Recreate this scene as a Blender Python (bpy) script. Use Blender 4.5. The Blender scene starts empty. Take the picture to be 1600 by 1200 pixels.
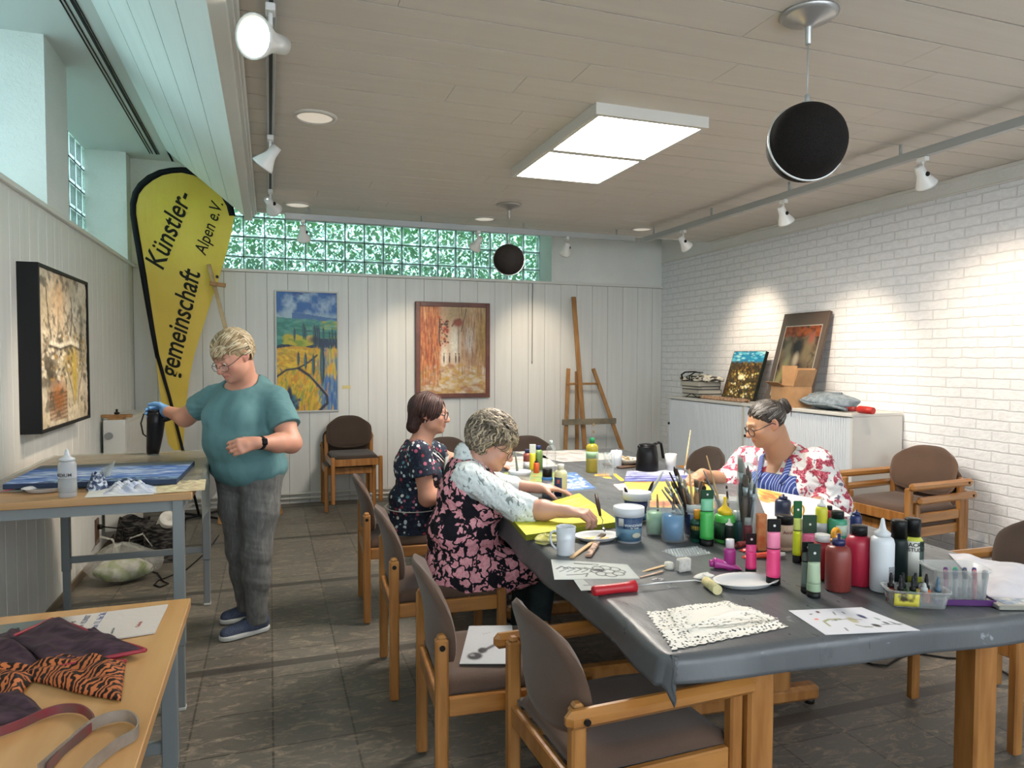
import bpy, bmesh, math, random
import numpy as np
from mathutils import Vector, Matrix, Euler
R = math.radians
PI = math.pi
random.seed(7)
rng = np.random.default_rng(11)
C = bpy.context.scene.collection
S = bpy.context.scene

# ---------------------------------------------------------------- camera
CF, CYAW, CPIT, CROL, CH = 1094.83, .3335, .0377, .0028, 1.4498     # focal length in pixels of a 1600 px wide frame
cam_d = bpy.data.cameras.new('camera'); cam = bpy.data.objects.new('camera', cam_d); C.objects.link(cam)
cam_d.sensor_width = 36; cam_d.lens = CF/1600*36; cam_d.clip_start = .05
_s, _c, _cp, _sp = math.sin(CYAW), math.cos(CYAW), math.cos(CPIT), math.sin(CPIT)
FWD = np.array([_s*_cp, _c*_cp, -_sp]); _rt = np.array([_c, -_s, 0]); _up = np.array([_s*_sp, _c*_sp, _cp])
_cr, _sr = math.cos(CROL), math.sin(CROL)
RGT = _rt*_cr+_up*_sr; UPV = -_rt*_sr+_up*_cr
cam.matrix_world = Matrix(((RGT[0], UPV[0], -FWD[0], 0), (RGT[1], UPV[1], -FWD[1], 0), (RGT[2], UPV[2], -FWD[2], CH), (0, 0, 0, 1)))
S.camera = cam

def at(px, py, z=None, y=None, x=None):
    """the point of the room seen at a pixel of the photograph, on a plane z, y or x"""
    d = FWD+RGT*(px-800)/CF+UPV*(600-py)/CF
    t = (z-CH)/d[2] if z is not None else (y/d[1] if y is not None else x/d[0])
    return Vector((d[0]*t, d[1]*t, CH+d[2]*t))
def mpp(p):
    """metres per pixel at a point"""
    return ((p[0]*FWD[0]+p[1]*FWD[1]+(p[2]-CH)*FWD[2]))/CF

# ---------------------------------------------------------------- world, exposure
W = bpy.data.worlds.new('world'); S.world = W; W.use_nodes = True
bg = W.node_tree.nodes['Background']; bg.inputs[0].default_value = (.84, .93, 1, 1); bg.inputs[1].default_value = 4.2
S.view_settings.view_transform = 'Standard'; S.view_settings.look = 'None'
S.view_settings.exposure = 0.25; S.view_settings.gamma = 1; S.view_settings.use_curve_mapping = False
try:
    S.cycles.max_bounces = 8; S.cycles.transparent_max_bounces = 16; S.cycles.sample_clamp_indirect = 4
    S.cycles.caustics_reflective = False; S.cycles.caustics_refractive = False
except Exception: pass
PANEL_E, SPOT_W, DAY_W = 48.0, 60.0, 8.0

# ---------------------------------------------------------------- room numbers
XL, XR, YB, YF = -1.172, 4.36, 7.22, -1.6
ZC, ZP, ZR = 2.66, 2.292, 3.253
YC, YW = 6.255, 7.59

# ---------------------------------------------------------------- materials
MATS = {}
def lin(c):
    return tuple(((v/12.92) if v <= .04045 else ((v+.055)/1.055)**2.4) for v in c)
def hexc(h):
    h = h.lstrip('#'); return lin([int(h[i:i+2], 16)/255 for i in (0, 2, 4)])
def mat(name, col='#808080', rough=.6, metal=0, **k):
    if name in MATS: return MATS[name]
    m = bpy.data.materials.new(name); m.use_nodes = True; MATS[name] = m
    b = m.node_tree.nodes['Principled BSDF']
    c = hexc(col) if isinstance(col, str) else col
    b.inputs['Base Color'].default_value = (*c, 1); b.inputs['Roughness'].default_value = rough; b.inputs['Metallic'].default_value = metal
    if max(c) < .03 and not metal: b.inputs['Specular IOR Level'].default_value = .22
    if 'coat' in k: b.inputs['Coat Weight'].default_value = k['coat']; b.inputs['Coat Roughness'].default_value = .1
    if 'alpha' in k: b.inputs['Alpha'].default_value = k['alpha']
    if 'trans' in k: b.inputs['Transmission Weight'].default_value = k['trans']; b.inputs['IOR'].default_value = k.get('ior', 1.45)
    if 'emit' in k: b.inputs['Emission Color'].default_value = (*hexc(k['emit']), 1); b.inputs['Emission Strength'].default_value = k['es']
    if 'sheen' in k: b.inputs['Sheen Weight'].default_value = k['sheen']
    if 'sss' in k:
        b.inputs['Subsurface Weight'].default_value = k['sss']; b.inputs['Subsurface Radius'].default_value = (.012, .005, .003); b.inputs['Subsurface Scale'].default_value = 1
    return m
class NT:
    """small helper for node graphs"""
    def __init__(s, m): s.m = m; s.t = m.node_tree; s.b = s.t.nodes['Principled BSDF']
    def n(s, typ, **k):
        x = s.t.nodes.new(typ)
        for a, v in k.items():
            if a.startswith('i_'):
                key = a[2:]; key = int(key) if key.isdigit() else key.replace('_', ' ')
                if hasattr(v, 'is_linked') or isinstance(v, bpy.types.NodeSocket): s.t.links.new(v, x.inputs[key])
                else: x.inputs[key].default_value = v
            else: setattr(x, a, v)
        return x
    def l(s, a, b): s.t.links.new(a, b)
    def coord(s, which='Object', scale=(1, 1, 1), rot=(0, 0, 0)):
        tc = s.n('ShaderNodeTexCoord'); mp = s.n('ShaderNodeMapping'); s.l(tc.outputs[which], mp.inputs[0])
        mp.inputs['Scale'].default_value = scale; mp.inputs['Rotation'].default_value = rot; return mp.outputs[0]
    def noise(s, vec, scale=5, detail=4, rough=.5, dist=0):
        x = s.n('ShaderNodeTexNoise'); s.l(vec, x.inputs['Vector']); x.inputs['Scale'].default_value = scale
        x.inputs['Detail'].default_value = detail; x.inputs['Roughness'].default_value = rough; x.inputs['Distortion'].default_value = dist; return x.outputs['Fac']
    def ramp(s, fac, stops, interp='LINEAR'):
        x = s.n('ShaderNodeValToRGB'); s.l(fac, x.inputs[0]); r = x.color_ramp; r.interpolation = interp
        while len(r.elements) < len(stops): r.elements.new(.5)
        for e, (p, c) in zip(r.elements, stops):
            e.position = p; c = hexc(c) if isinstance(c, str) else c; e.color = (*c[:3], 1)
        return x.outputs[0]
    def mix(s, f, a, b, mode='MIX'):
        x = s.n('ShaderNodeMix', data_type='RGBA', blend_type=mode)
        for i, v in ((0, f), (6, a), (7, b)):
            if isinstance(v, bpy.types.NodeSocket): s.l(v, x.inputs[i])
            elif i == 0: x.inputs[0].default_value = v
            else: x.inputs[i].default_value = (*(hexc(v) if isinstance(v, str) else v)[:3], 1)
        return x.outputs[2]
    def math(s, op, a, b=0.0, c=None):
        x = s.n('ShaderNodeMath', operation=op)
        for i, v in enumerate((a, b) if c is None else (a, b, c)):
            if isinstance(v, bpy.types.NodeSocket): s.l(v, x.inputs[i])
            else: x.inputs[i].default_value = v
        return x.outputs[0]
    def color(s, sock): s.l(sock, s.b.inputs['Base Color'])
    def bump(s, h, strength=.3, dist=.01):
        x = s.n('ShaderNodeBump'); s.l(h, x.inputs['Height']); x.inputs['Strength'].default_value = strength; x.inputs['Distance'].default_value = dist
        s.l(x.outputs[0], s.b.inputs['Normal']); return x
def mottled(name, c1, c2, scale=20, rough=.7, stretch=(1, 1, 1), bump=0, detail=4, lo=.35, hi=.65, **k):
    if name in MATS: return MATS[name]
    m = mat(name, c1, rough, **k); t = NT(m); v = t.coord('Object', stretch); f = t.noise(v, scale, detail)
    t.color(t.ramp(f, [(lo, c1), (hi, c2)]))
    if bump: t.bump(f, bump, .004)
    return m

# ---------------------------------------------------------------- mesh building
def perp(d):
    d = Vector(d).normalized(); a = Vector((0, 0, 1)) if abs(d.z) < .9 else Vector((1, 0, 0))
    u = d.cross(a).normalized(); return u, d.cross(u).normalized()
class MB:
    def __init__(s): s.v = []; s.f = []; s.sm = []; s.mi = []; s.cur = 0; s.M = None
    def add(s, vs, fs, smooth=False):
        o = len(s.v)
        s.v += [tuple(s.M @ Vector(p)) if s.M else tuple(p) for p in vs]
        s.f += [tuple(i+o for i in f) for f in fs]; s.sm += [smooth]*len(fs); s.mi += [s.cur]*len(fs); return s
    def box(s, a, b, bev=0):
        x0, y0, z0 = [min(p, q) for p, q in zip(a, b)]; x1, y1, z1 = [max(p, q) for p, q in zip(a, b)]
        if bev:
            bev = min(bev, (x1-x0)*.45, (y1-y0)*.45, (z1-z0)*.45)
            vs = []; 
            for sx in (0, 1):
                for sy in (0, 1):
                    for sz in (0, 1):
                        X = (x0, x1)[sx]; Y = (y0, y1)[sy]; Z = (z0, z1)[sz]
                        ix = X+(bev if sx == 0 else -bev); iy = Y+(bev if sy == 0 else -bev); iz = Z+(bev if sz == 0 else -bev)
                        vs += [(X, iy, iz), (ix, Y, iz), (ix, iy, Z)]
            def id(sx, sy, sz, k): return (sx*4+sy*2+sz)*3+k
            fs = []
            for q in (0, 1):
                f = [id(q, 0, 0, 0), id(q, 1, 0, 0), id(q, 1, 1, 0), id(q, 0, 1, 0)]; fs.append(f if q else f[::-1])
                f = [id(0, q, 0, 1), id(0, q, 1, 1), id(1, q, 1, 1), id(1, q, 0, 1)]; fs.append(f if q else f[::-1])
                f = [id(0, 0, q, 2), id(1, 0, q, 2), id(1, 1, q, 2), id(0, 1, q, 2)]; fs.append(f if q else f[::-1])
            for a_ in (0, 1):
                for b_ in (0, 1):
                    o = (a_ == b_)
                    f = [id(0, a_, b_, 1), id(0, a_, b_, 2), id(1, a_, b_, 2), id(1, a_, b_, 1)]; fs.append(f if o else f[::-1])
                    f = [id(a_, 0, b_, 0), id(a_, 1, b_, 0), id(a_, 1, b_, 2), id(a_, 0, b_, 2)]; fs.append(f if o else f[::-1])
                    f = [id(a_, b_, 0, 0), id(a_, b_, 0, 1), id(a_, b_, 1, 1), id(a_, b_, 1, 0)]; fs.append(f if not o else f[::-1])
            for sx in (0, 1):
                for sy in (0, 1):
                    for sz in (0, 1):
                        f = [id(sx, sy, sz, k) for k in range(3)]; fs.append(f if (sx+sy+sz) % 2 else f[::-1])
            return s.add(vs, fs)
        vs = [(x0, y0, z0), (x1, y0, z0), (x1, y1, z0), (x0, y1, z0), (x0, y0, z1), (x1, y0, z1), (x1, y1, z1), (x0, y1, z1)]
        return s.add(vs, [(3, 2, 1, 0), (4, 5, 6, 7), (0, 1, 5, 4), (1, 2, 6, 5), (2, 3, 7, 6), (3, 0, 4, 7)])
    def bar(s, p, q, w, h, bev=0, upv=(0, 0, 1)):
        """box beam from p to q, w across, h along upv"""
        p = Vector(p); q = Vector(q); d = (q-p); L = d.length; d.normalize()
        u = Vector(upv); sd = d.cross(u)
        if sd.length < 1e-4: sd = d.cross(Vector((0, 1, 0)))
        sd.normalize(); u = sd.cross(d).normalized()
        M = Matrix(((sd.x, d.x, u.x, p.x), (sd.y, d.y, u.y, p.y), (sd.z, d.z, u.z, p.z), (0, 0, 0, 1)))
        old = s.M; s.M = (old @ M) if old else M; s.box((-w/2, 0, -h/2), (w/2, L, h/2), bev); s.M = old; return s
    def tube(s, pts, r, n=10, cap=True, flat=1):
        pts = [Vector(p) for p in pts]; rs = r if isinstance(r, (list, tuple)) else [r]*len(pts)
        vs = []; u = None
        for i, p in enumerate(pts):
            d = (pts[min(i+1, len(pts)-1)]-pts[max(i-1, 0)])
            if d.length < 1e-9: d = Vector((0, 0, 1))
            d.normalize()
            if u is None: u, _ = perp(d)
            u = (u-d*u.dot(d))
            u = u.normalized() if u.length > 1e-6 else perp(d)[0]
            w = d.cross(u)
            for k in range(n):
                a = 2*PI*k/n; vs.append(p+u*math.cos(a)*rs[i]+w*math.sin(a)*rs[i]*flat)
        fs = []
        for i in range(len(pts)-1):
            for k in range(n):
                fs.append((i*n+k, i*n+(k+1) % n, (i+1)*n+(k+1) % n, (i+1)*n+k))
        s.add(vs, fs, True)
        if cap:
            o = len(s.v)-len(vs); 
            s.f += [tuple(o+k for k in range(n))[::-1], tuple(o+(len(pts)-1)*n+k for k in range(n))]; s.sm += [False]*2; s.mi += [s.cur]*2
        return s
    def cyl(s, p, q, r0, r1=None, n=20): return s.tube([p, q], [r0, r0 if r1 is None else r1], n)
    def lathe(s, prof, n=24, at=(0, 0, 0), sx=1, sy=1):
        """profile of (r, z)"""
        vs = []; fs = []; m = len(prof)
        for r, z in prof:
            for k in range(n):
                a = 2*PI*k/n; vs.append((at[0]+math.cos(a)*r*sx, at[1]+math.sin(a)*r*sy, at[2]+z))
        for i in range(m-1):
            for k in range(n): fs.append((i*n+k, i*n+(k+1) % n, (i+1)*n+(k+1) % n, (i+1)*n+k))
        s.add(vs, fs, True); o = len(s.v)-len(vs)
        for i, rev in ((0, True), (m-1, False)):
            if prof[i][0] > 1e-5:
                f = tuple(o+i*n+k for k in range(n)); s.f.append(f[::-1] if rev else f); s.sm.append(False); s.mi.append(s.cur)
        return s
    def ball(s, c, r, n=16, m=10):
        r = r if isinstance(r, (list, tuple)) else (r, r, r); vs = []; fs = []
        for i in range(m+1):
            t = PI*i/m
            for k in range(n):
                a = 2*PI*k/n; vs.append((c[0]+r[0]*math.sin(t)*math.cos(a), c[1]+r[1]*math.sin(t)*math.sin(a), c[2]-r[2]*math.cos(t)))
        for i in range(m):
            for k in range(n): fs.append((i*n+k, i*n+(k+1) % n, (i+1)*n+(k+1) % n, (i+1)*n+k))
        return s.add(vs, fs, True)
    def prism(s, poly, z0, z1):
        n = len(poly); vs = [(x, y, z0) for x, y in poly]+[(x, y, z1) for x, y in poly]
        return s.add(vs, [tuple(range(n))[::-1], tuple(range(n, 2*n))]+[(i, (i+1) % n, n+(i+1) % n, n+i) for i in range(n)])
    def slab(s, pts, t):
        """closed sheet: 3-D polygon pushed down by t"""
        n = len(pts); vs = [tuple(p) for p in pts]+[(p[0], p[1], p[2]-t) for p in pts]
        return s.add(vs, [tuple(range(n)), tuple(range(n, 2*n))[::-1]]+[(i, (i+1) % n, n+(i+1) % n, n+i) for i in range(n)])
    def surf(s, fn, nu, nv, smooth=True, thick=0):
        """surface fn(u,v) in [0,1]^2, doubled to a closed sheet when thick > 0"""
        P = [[Vector(fn(i/(nu-1), j/(nv-1))) for i in range(nu)] for j in range(nv)]
        vs = [p for row in P for p in row]
        q = [(j*nu+i, j*nu+i+1, (j+1)*nu+i+1, (j+1)*nu+i) for j in range(nv-1) for i in range(nu-1)]
        if not thick: return s.add(vs, q, smooth)
        N = []
        for j in range(nv):
            for i in range(nu):
                a = P[j][min(i+1, nu-1)]-P[j][max(i-1, 0)]; b = P[min(j+1, nv-1)][i]-P[max(j-1, 0)][i]
                c = a.cross(b); N.append(c.normalized() if c.length > 1e-12 else Vector((0, 0, 1)))
        o = nu*nv; v2 = [p-n_*thick for p, n_ in zip(vs, N)]
        q2 = [tuple(o+k for k in f[::-1]) for f in q]
        rim = [i for i in range(nu)]+[j*nu+nu-1 for j in range(1, nv)]+[(nv-1)*nu+i for i in range(nu-2, -1, -1)]+[j*nu for j in range(nv-2, 0, -1)]
        q3 = [(rim[(k+1) % len(rim)], rim[k], rim[k]+o, rim[(k+1) % len(rim)]+o) for k in range(len(rim))]
        return s.add(vs+v2, q+q2+q3, smooth)
    def obj(s, name, mats, parent=None, colors=None, fix=True):
        me = bpy.data.meshes.new(name); me.from_pydata(s.v, [], s.f)
        me.polygons.foreach_set('use_smooth', s.sm); me.polygons.foreach_set('material_index', s.mi)
        for m in (mats if isinstance(mats, (list, tuple)) else [mats]): me.materials.append(m)
        if fix:
            bm = bmesh.new(); bm.from_mesh(me); bmesh.ops.recalc_face_normals(bm, faces=bm.faces); bm.to_mesh(me); bm.free()
        if colors is not None:
            a = me.color_attributes.new('Col', 'FLOAT_COLOR', 'POINT'); buf = np.ones((len(s.v), 4), dtype=np.float32); buf[:, :3] = colors; a.data.foreach_set('color', buf.ravel())
        me.update(); o = bpy.data.objects.new(name, me); C.objects.link(o)
        if parent: o.parent = parent
        return o
def tag(o, label, cat, group=None, kind=None):
    if label: o['label'] = label
    if cat: o['category'] = cat
    if group: o['group'] = group
    if kind: o['kind'] = kind
    return o
def thing(name, label, cat, loc=(0, 0, 0), rz=0, group=None):
    o = bpy.data.objects.new(name, None); C.objects.link(o); o.empty_display_size = .05
    o.location = loc; o.rotation_euler = (0, 0, rz); return tag(o, label, cat, group)
def struct(name, mb, m, **k):
    o = mb.obj(name, m, **k); o['kind'] = 'structure'; return o
def lab(o, l): o['label'] = l; return o
def copy_tree(o, parent=None):
    c = o.copy(); C.objects.link(c)
    if parent is not None: c.parent = parent
    for ch in list(o.children): copy_tree(ch, c)
    return c
# ================================================================ STRUCTURE
# ---- materials of the shell
def board_mat(name, c1, c2, axis, rough=.45):
    m = mat(name, c1, rough); t = NT(m)
    st = {'x': (.6, 14, 14), 'y': (14, .6, 14), 'z': (14, 14, .6)}[axis]
    f = t.noise(t.coord('Object', st), 1.6, 5, .6); f2 = t.noise(t.coord('Object'), 1.3, 3)
    t.color(t.mix(t.math('MULTIPLY', f2, .25), t.ramp(f, [(.3, c1), (.7, c2)]), '#b9b2a6')); t.bump(f, .05, .002); return m
M_panel = board_mat('white_painted_boards', '#e0e1de', '#d6d7d4', 'z')
M_ceil = board_mat('ceiling_boards_paint', '#d6cfc5', '#cfc8be', 'x', .5)
M_soff = board_mat('soffit_boards_paint', '#dfe3e0', '#d8dcda', 'y', .4)
M_gap = mat('dark_joint', '#100f0d', .95)
M_white = mat('white_gloss_trim', '#dcdbd5', .4)
M_plaster = mat('rough_plaster', '#d3d3cb', .85); t = NT(M_plaster); v = t.coord('Object')
f = t.noise(v, 45, 5, .6, .6); t.bump(f, .55, .012); t.color(t.ramp(t.noise(v, 2, 3), [(.3, '#e9eae6'), (.7, '#dfe0dc')]))
M_brick = mat('white_painted_brick', '#dcdcdc', .55); t = NT(M_brick)
tc = t.n('ShaderNodeTexCoord'); sx = t.n('ShaderNodeSeparateXYZ'); t.l(tc.outputs['Object'], sx.inputs[0]); cx = t.n('ShaderNodeCombineXYZ')
nz = t.noise(tc.outputs['Object'], 9, 3); 
t.l(t.math('ADD', sx.outputs[1], t.math('MULTIPLY', nz, .012)), cx.inputs[0]); t.l(t.math('ADD', sx.outputs[2], t.math('MULTIPLY', t.noise(tc.outputs['Object'], 13, 3), .018)), cx.inputs[1])
bk = t.n('ShaderNodeTexBrick'); t.l(cx.outputs[0], bk.inputs['Vector']); bk.inputs['Scale'].default_value = 1; bk.inputs['Brick Width'].default_value = .222
bk.inputs['Row Height'].default_value = .0665; bk.inputs['Mortar Size'].default_value = .0062; bk.inputs['Mortar Smooth'].default_value = .55; bk.offset = .5
bk.inputs['Color1'].default_value = (1, 1, 1, 1); bk.inputs['Color2'].default_value = (.75, .75, .75, 1); bk.inputs['Mortar'].default_value = (0, 0, 0, 1)
rough_n = t.noise(t.coord('Object', (1, 1, 1.7)), 26, 6, .65, .5)
hgt = t.math('ADD', t.math('MULTIPLY', t.math('SUBTRACT', 1, bk.outputs['Fac']), 1.0), t.math('MULTIPLY', rough_n, .75))
t.bump(hgt, .55, .0085)
t.color(t.mix(bk.outputs['Fac'], t.ramp(rough_n, [(.25, '#dcdde0'), (.6, '#ecedf0')]), '#d9dadd'))
M_floor = mat('dark_slate_floor', '#4a4642', .38); t = NT(M_floor)
v = t.coord('Object'); bk = t.n('ShaderNodeTexBrick'); t.l(v, bk.inputs['Vector']); bk.offset = 0; bk.inputs['Scale'].default_value = 1
bk.inputs['Brick Width'].default_value = .30; bk.inputs['Row Height'].default_value = .30; bk.inputs['Mortar Size'].default_value = .005; bk.inputs['Mortar Smooth'].default_value = .4
bk.inputs['Color1'].default_value = (*hexc('#69635a'), 1); bk.inputs['Color2'].default_value = (*hexc('#57524c'), 1); bk.inputs['Mortar'].default_value = (*hexc('#474139'), 1)
n1 = t.noise(t.coord('Object', (1.6, 4.2, 1), (0, 0, .35)), 5.5, 7, .72, 1.2); n2 = t.noise(v, 38, 5, .7)
streak = t.ramp(n1, [(.50, (0, 0, 0)), (.62, (1, 1, 1))]); fleck = t.ramp(n2, [(.56, (0, 0, 0)), (.72, (1, 1, 1))])
c1 = t.mix(t.math('MULTIPLY', streak, .62), bk.outputs['Color'], '#978a78'); c2 = t.mix(t.math('MULTIPLY', t.math('MULTIPLY', fleck, streak), .85), c1, '#b5a892')
sy = t.n('ShaderNodeSeparateXYZ'); t.l(v, sy.inputs[0])
band = t.math('LESS_THAN', t.math('FRACT', t.math('DIVIDE', t.math('ADD', sy.outputs[1], .19), 1.2)), .055)
t.color(t.mix(t.math('MULTIPLY', band, .75), c2, '#34312f'))
t.l(t.ramp(n1, [(.3, (.36,)*3), (.7, (.6,)*3)]), t.b.inputs['Roughness']); t.bump(t.math('ADD', t.math('SUBTRACT', 1, bk.outputs['Fac']), t.math('MULTIPLY', n1, .6)), .25, .004)

# ---- floor
mb = MB(); mb.box((XL-.45, YF, -.12), (XR+.12, YB+.5, 0)); struct('floor', mb, M_floor)
# ---- left wall: boarded below, plaster piers and window openings above
mb = MB(); mb.cur = 1; mb.box((XL-.45, YF, 0), (XL-.022, YB+.1, ZP-.03)); mb.cur = 0
y = YF
while y < YB:
    y2 = min(y+.151, YB); mb.box((XL-.02, y+.0012, 0), (XL, y2-.0012, ZP-.03), .002); y += .151
struct('wall_left', mb, [M_panel, M_gap])
mb = MB(); mb.box((XL-.46, YF, ZP-.03), (XL+.022, YB+.0, ZP), .004); struct('trim_1', mb, M_white)
piers = [(YF, -.1), (1.3, 2.05), (4.64-.0+0.0, 5.10), (7.03, YB+.4)]
piers = [(YF, .4), (2.25, 2.75), (4.64, 5.105), (7.03, YB+.4)]
mb = MB()
for a, b in piers: mb.box((XL-.46, a, ZP), (XL-.006, b, ZR+.02))
struct('wall_left_pier', mb, M_plaster)
# ---- back wall
xw0, xw1 = -1.05, 2.965
mb = MB(); mb.cur = 1; mb.box((XL-.45, YB+.022, 0), (XR, YB+.12, ZP-.03)); mb.cur = 0
x = XL
k = 0
while x < XR:
    x2 = min(x+.193, XR); mb.box((x+.0012, YB, 0), (x2-.0012, YB+.02, ZP-.03), .002); x += .193; k += 1
struct('wall_back', mb, [M_panel, M_gap])
mb = MB(); mb.box((XL, YB-.018, ZP-.028), (XR, YB+.11, ZP), .004); struct('trim_2', mb, M_white)
mb = MB(); mb.box((XL-.45, YB+.008, ZP), (xw0, YB+.5, ZR+.05)); mb.box((xw1, YB+.008, ZP), (XR+.1, YB+.5, ZR+.05)); mb.box((xw0, YB+.008, 3.05), (xw1, YB+.5, ZR+.05)); mb.box((xw0, YB+.12, 0), (xw1, YB+.5, 2.2))
struct('wall_back_upper', mb, M_plaster)
mb = MB(); mb.box((XL-.45, YF-.1, 0), (XR+.12, YF, .95)); struct('wall_front_fill_block', mb, M_plaster)  # unseen half-height wall, added to cut the sky fill from behind the camera
# ---- right wall
mb = MB(); mb.box((XR, YF, 0), (XR+.12, YB+.5, ZR+.05)); struct('wall_right', mb, M_brick)
mb = MB(); mb.box((XR-.012, YF, 2.556), (XR, YB, ZR)); struct('wall_right_band', mb, M_plaster)
mb = MB(); mb.box((XR-.022, YF, 2.548), (XR, YB, 2.56), .003); mb.box((XR-.03, YF, ZC-.022), (XR-.008, YC, ZC), .004); struct('trim_3', mb, M_white)
# ---- lowered board ceiling
mb = MB(); mb.cur = 1; mb.box((-.12, YF, ZC+.03), (XR-.02, YC, ZC+.10)); mb.cur = 0
rr = random.Random(3); y = 2.669-.205*21
while y < YC:
    y2 = min(y+.205, YC); cuts = [-.12]+[c for c in (rr.uniform(.2, 1.9), rr.uniform(2.3, 4.1))]+[XR-.01]
    for a, b in zip(cuts[:-1], cuts[1:]): mb.box((a+.001, max(y, YF)+.0038, ZC), (b-.0014, y2-.0038, ZC+.032))
    y += .205
struct('ceiling', mb, [M_ceil, M_gap])
mb = MB(); mb.box((-.12, YC, ZC-.004), (XR, YC+.03, ZC+.1)); struct('trim_4', mb, M_white)
# sloped soffit on the left (runs along the room), mitred to the slope at the back
z0, z1, xa, xb = 2.585, ZR, -.178, -.835
yb0, yb1 = YC+.04, YC+.6
mb = MB(); n = 5
def slope_pt(f, y): return (xa+(xb-xa)*f, y, z0+.03+(z1-z0-.03)*f)
mb.cur = 0
for i in range(n):
    f0, f1 = i/n+.002, (i+1)/n-.002
    p = [slope_pt(f0, YF), slope_pt(f0, yb0+(yb1-yb0)*f0), slope_pt(f1, yb0+(yb1-yb0)*f1), slope_pt(f1, YF)]
    mb.slab([(a, b, c+.014) for a, b, c in p], .014)
mb.cur = 1
p = [slope_pt(0, YF), slope_pt(0, yb0), slope_pt(1, yb1), slope_pt(1, YF)]; mb.slab([(a, b, c+.03) for a, b, c in p], .014)
struct('ceiling_slope', mb, [M_soff, M_gap])
mb = MB()
p = [(xa, yb0, ZC+.03), (XR, yb0, ZC+.03), (XR, yb1, z1), (xb, yb1, z1)]; mb.slab([(a, b, c+.014) for a, b, c in p], .014); struct('ceiling_slope_back', mb, M_soff)
mb = MB(); mb.box((xa-.004, YF, z0), (-.12, yb0, z0+.034), .004); mb.box((-.135, YF, z0+.03), (-.1, YC, ZC), .004); mb.box((-.105, YF, ZC-.03), (-.085, YC, ZC), .006); struct('trim_5', mb, mat('soffit_edge_paint', '#d9d8d2', .45))
# high ceiling over the windows, with curtain rail slots
mb = MB(); mb.box((XL-.46, YF, ZR), (xb+.02, YB+.4, ZR+.1)); mb.box((xb, yb1-.02, ZR), (XR, YB+.4, ZR+.1)); struct('ceiling_high', mb, mat('high_ceiling_paint', '#cfd3d0', .6))
mb = MB()
for x0_, w in ((-.985, .006), (-.965, .006), (-.935, .016), (-.912, .005)): mb.box((x0_, YF, ZR-.006), (x0_+w, 7.0, ZR+.001))
mb2 = MB(); mb2.box((-1.0, YF, ZR-.004), (-.895, 7.0, ZR+.004)); 
o = tag(mb.obj('curtain_rail', mat('rail_slot_black', '#1b1d1e', .6)), 'dark slotted curtain rail set in the high ceiling over the left windows', 'curtain rail')
# ---- glass block windows
M_blk = bpy.data.materials.new('glass_block'); M_blk.use_nodes = True; t = NT(M_blk); MATS['glass_block'] = M_blk
out = t.t.nodes['Material Output']; b = t.b
v = t.coord('Object'); wn = t.noise(v, 22, 4, .6, 1.2)
vo = t.n('ShaderNodeTexVoronoi', feature='F1'); t.l(t.coord('Object', (1, 1, 1.4)), vo.inputs['Vector']); vo.inputs['Scale'].default_value = 55
pat = t.ramp(t.math('ADD', t.math('MULTIPLY', wn, .8), t.math('MULTIPLY', vo.outputs['Distance'], .45)), [(.40, '#5f9388'), (.58, '#8fb9ae'), (.78, '#cfe4e0')])
tr = t.n('ShaderNodeBsdfTransparent'); t.l(pat, tr.inputs[0]); b.inputs['Roughness'].default_value = .08; b.inputs['Base Color'].default_value = (.25, .5, .48, 1)
bp = t.bump(t.math('ADD', wn, vo.outputs['Distance']), .8, .01)
tl = t.n('ShaderNodeBsdfTranslucent'); tl.inputs[0].default_value = (.6, .85, .82, 1)
m1 = t.n('ShaderNodeMixShader'); m1.inputs[0].default_value = .12; t.l(tr.outputs[0], m1.inputs[1]); t.l(b.outputs[0], m1.inputs[2])
m2 = t.n('ShaderNodeMixShader'); m2.inputs[0].default_value = .18; t.l(m1.outputs[0], m2.inputs[1]); t.l(tl.outputs[0], m2.inputs[2]); t.l(m2.outputs[0], out.inputs[0])
M_blkrim = bpy.data.materials.new('glass_block_rim'); M_blkrim.use_nodes = True; t = NT(M_blkrim); out = t.t.nodes['Material Output']
tr = t.n('ShaderNodeBsdfTransparent'); tr.inputs[0].default_value = (.50, .72, .72, 1); tl = t.n('ShaderNodeBsdfTranslucent'); tl.inputs[0].default_value = (.75, .97, .97, 1)
m1 = t.n('ShaderNodeMixShader'); m1.inputs[0].default_value = .6; t.l(tr.outputs[0], m1.inputs[1]); t.l(tl.outputs[0], m1.inputs[2]); t.l(m1.outputs[0], out.inputs[0])
M_joint = mat('window_joint', '#1c3034', .8)
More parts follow.
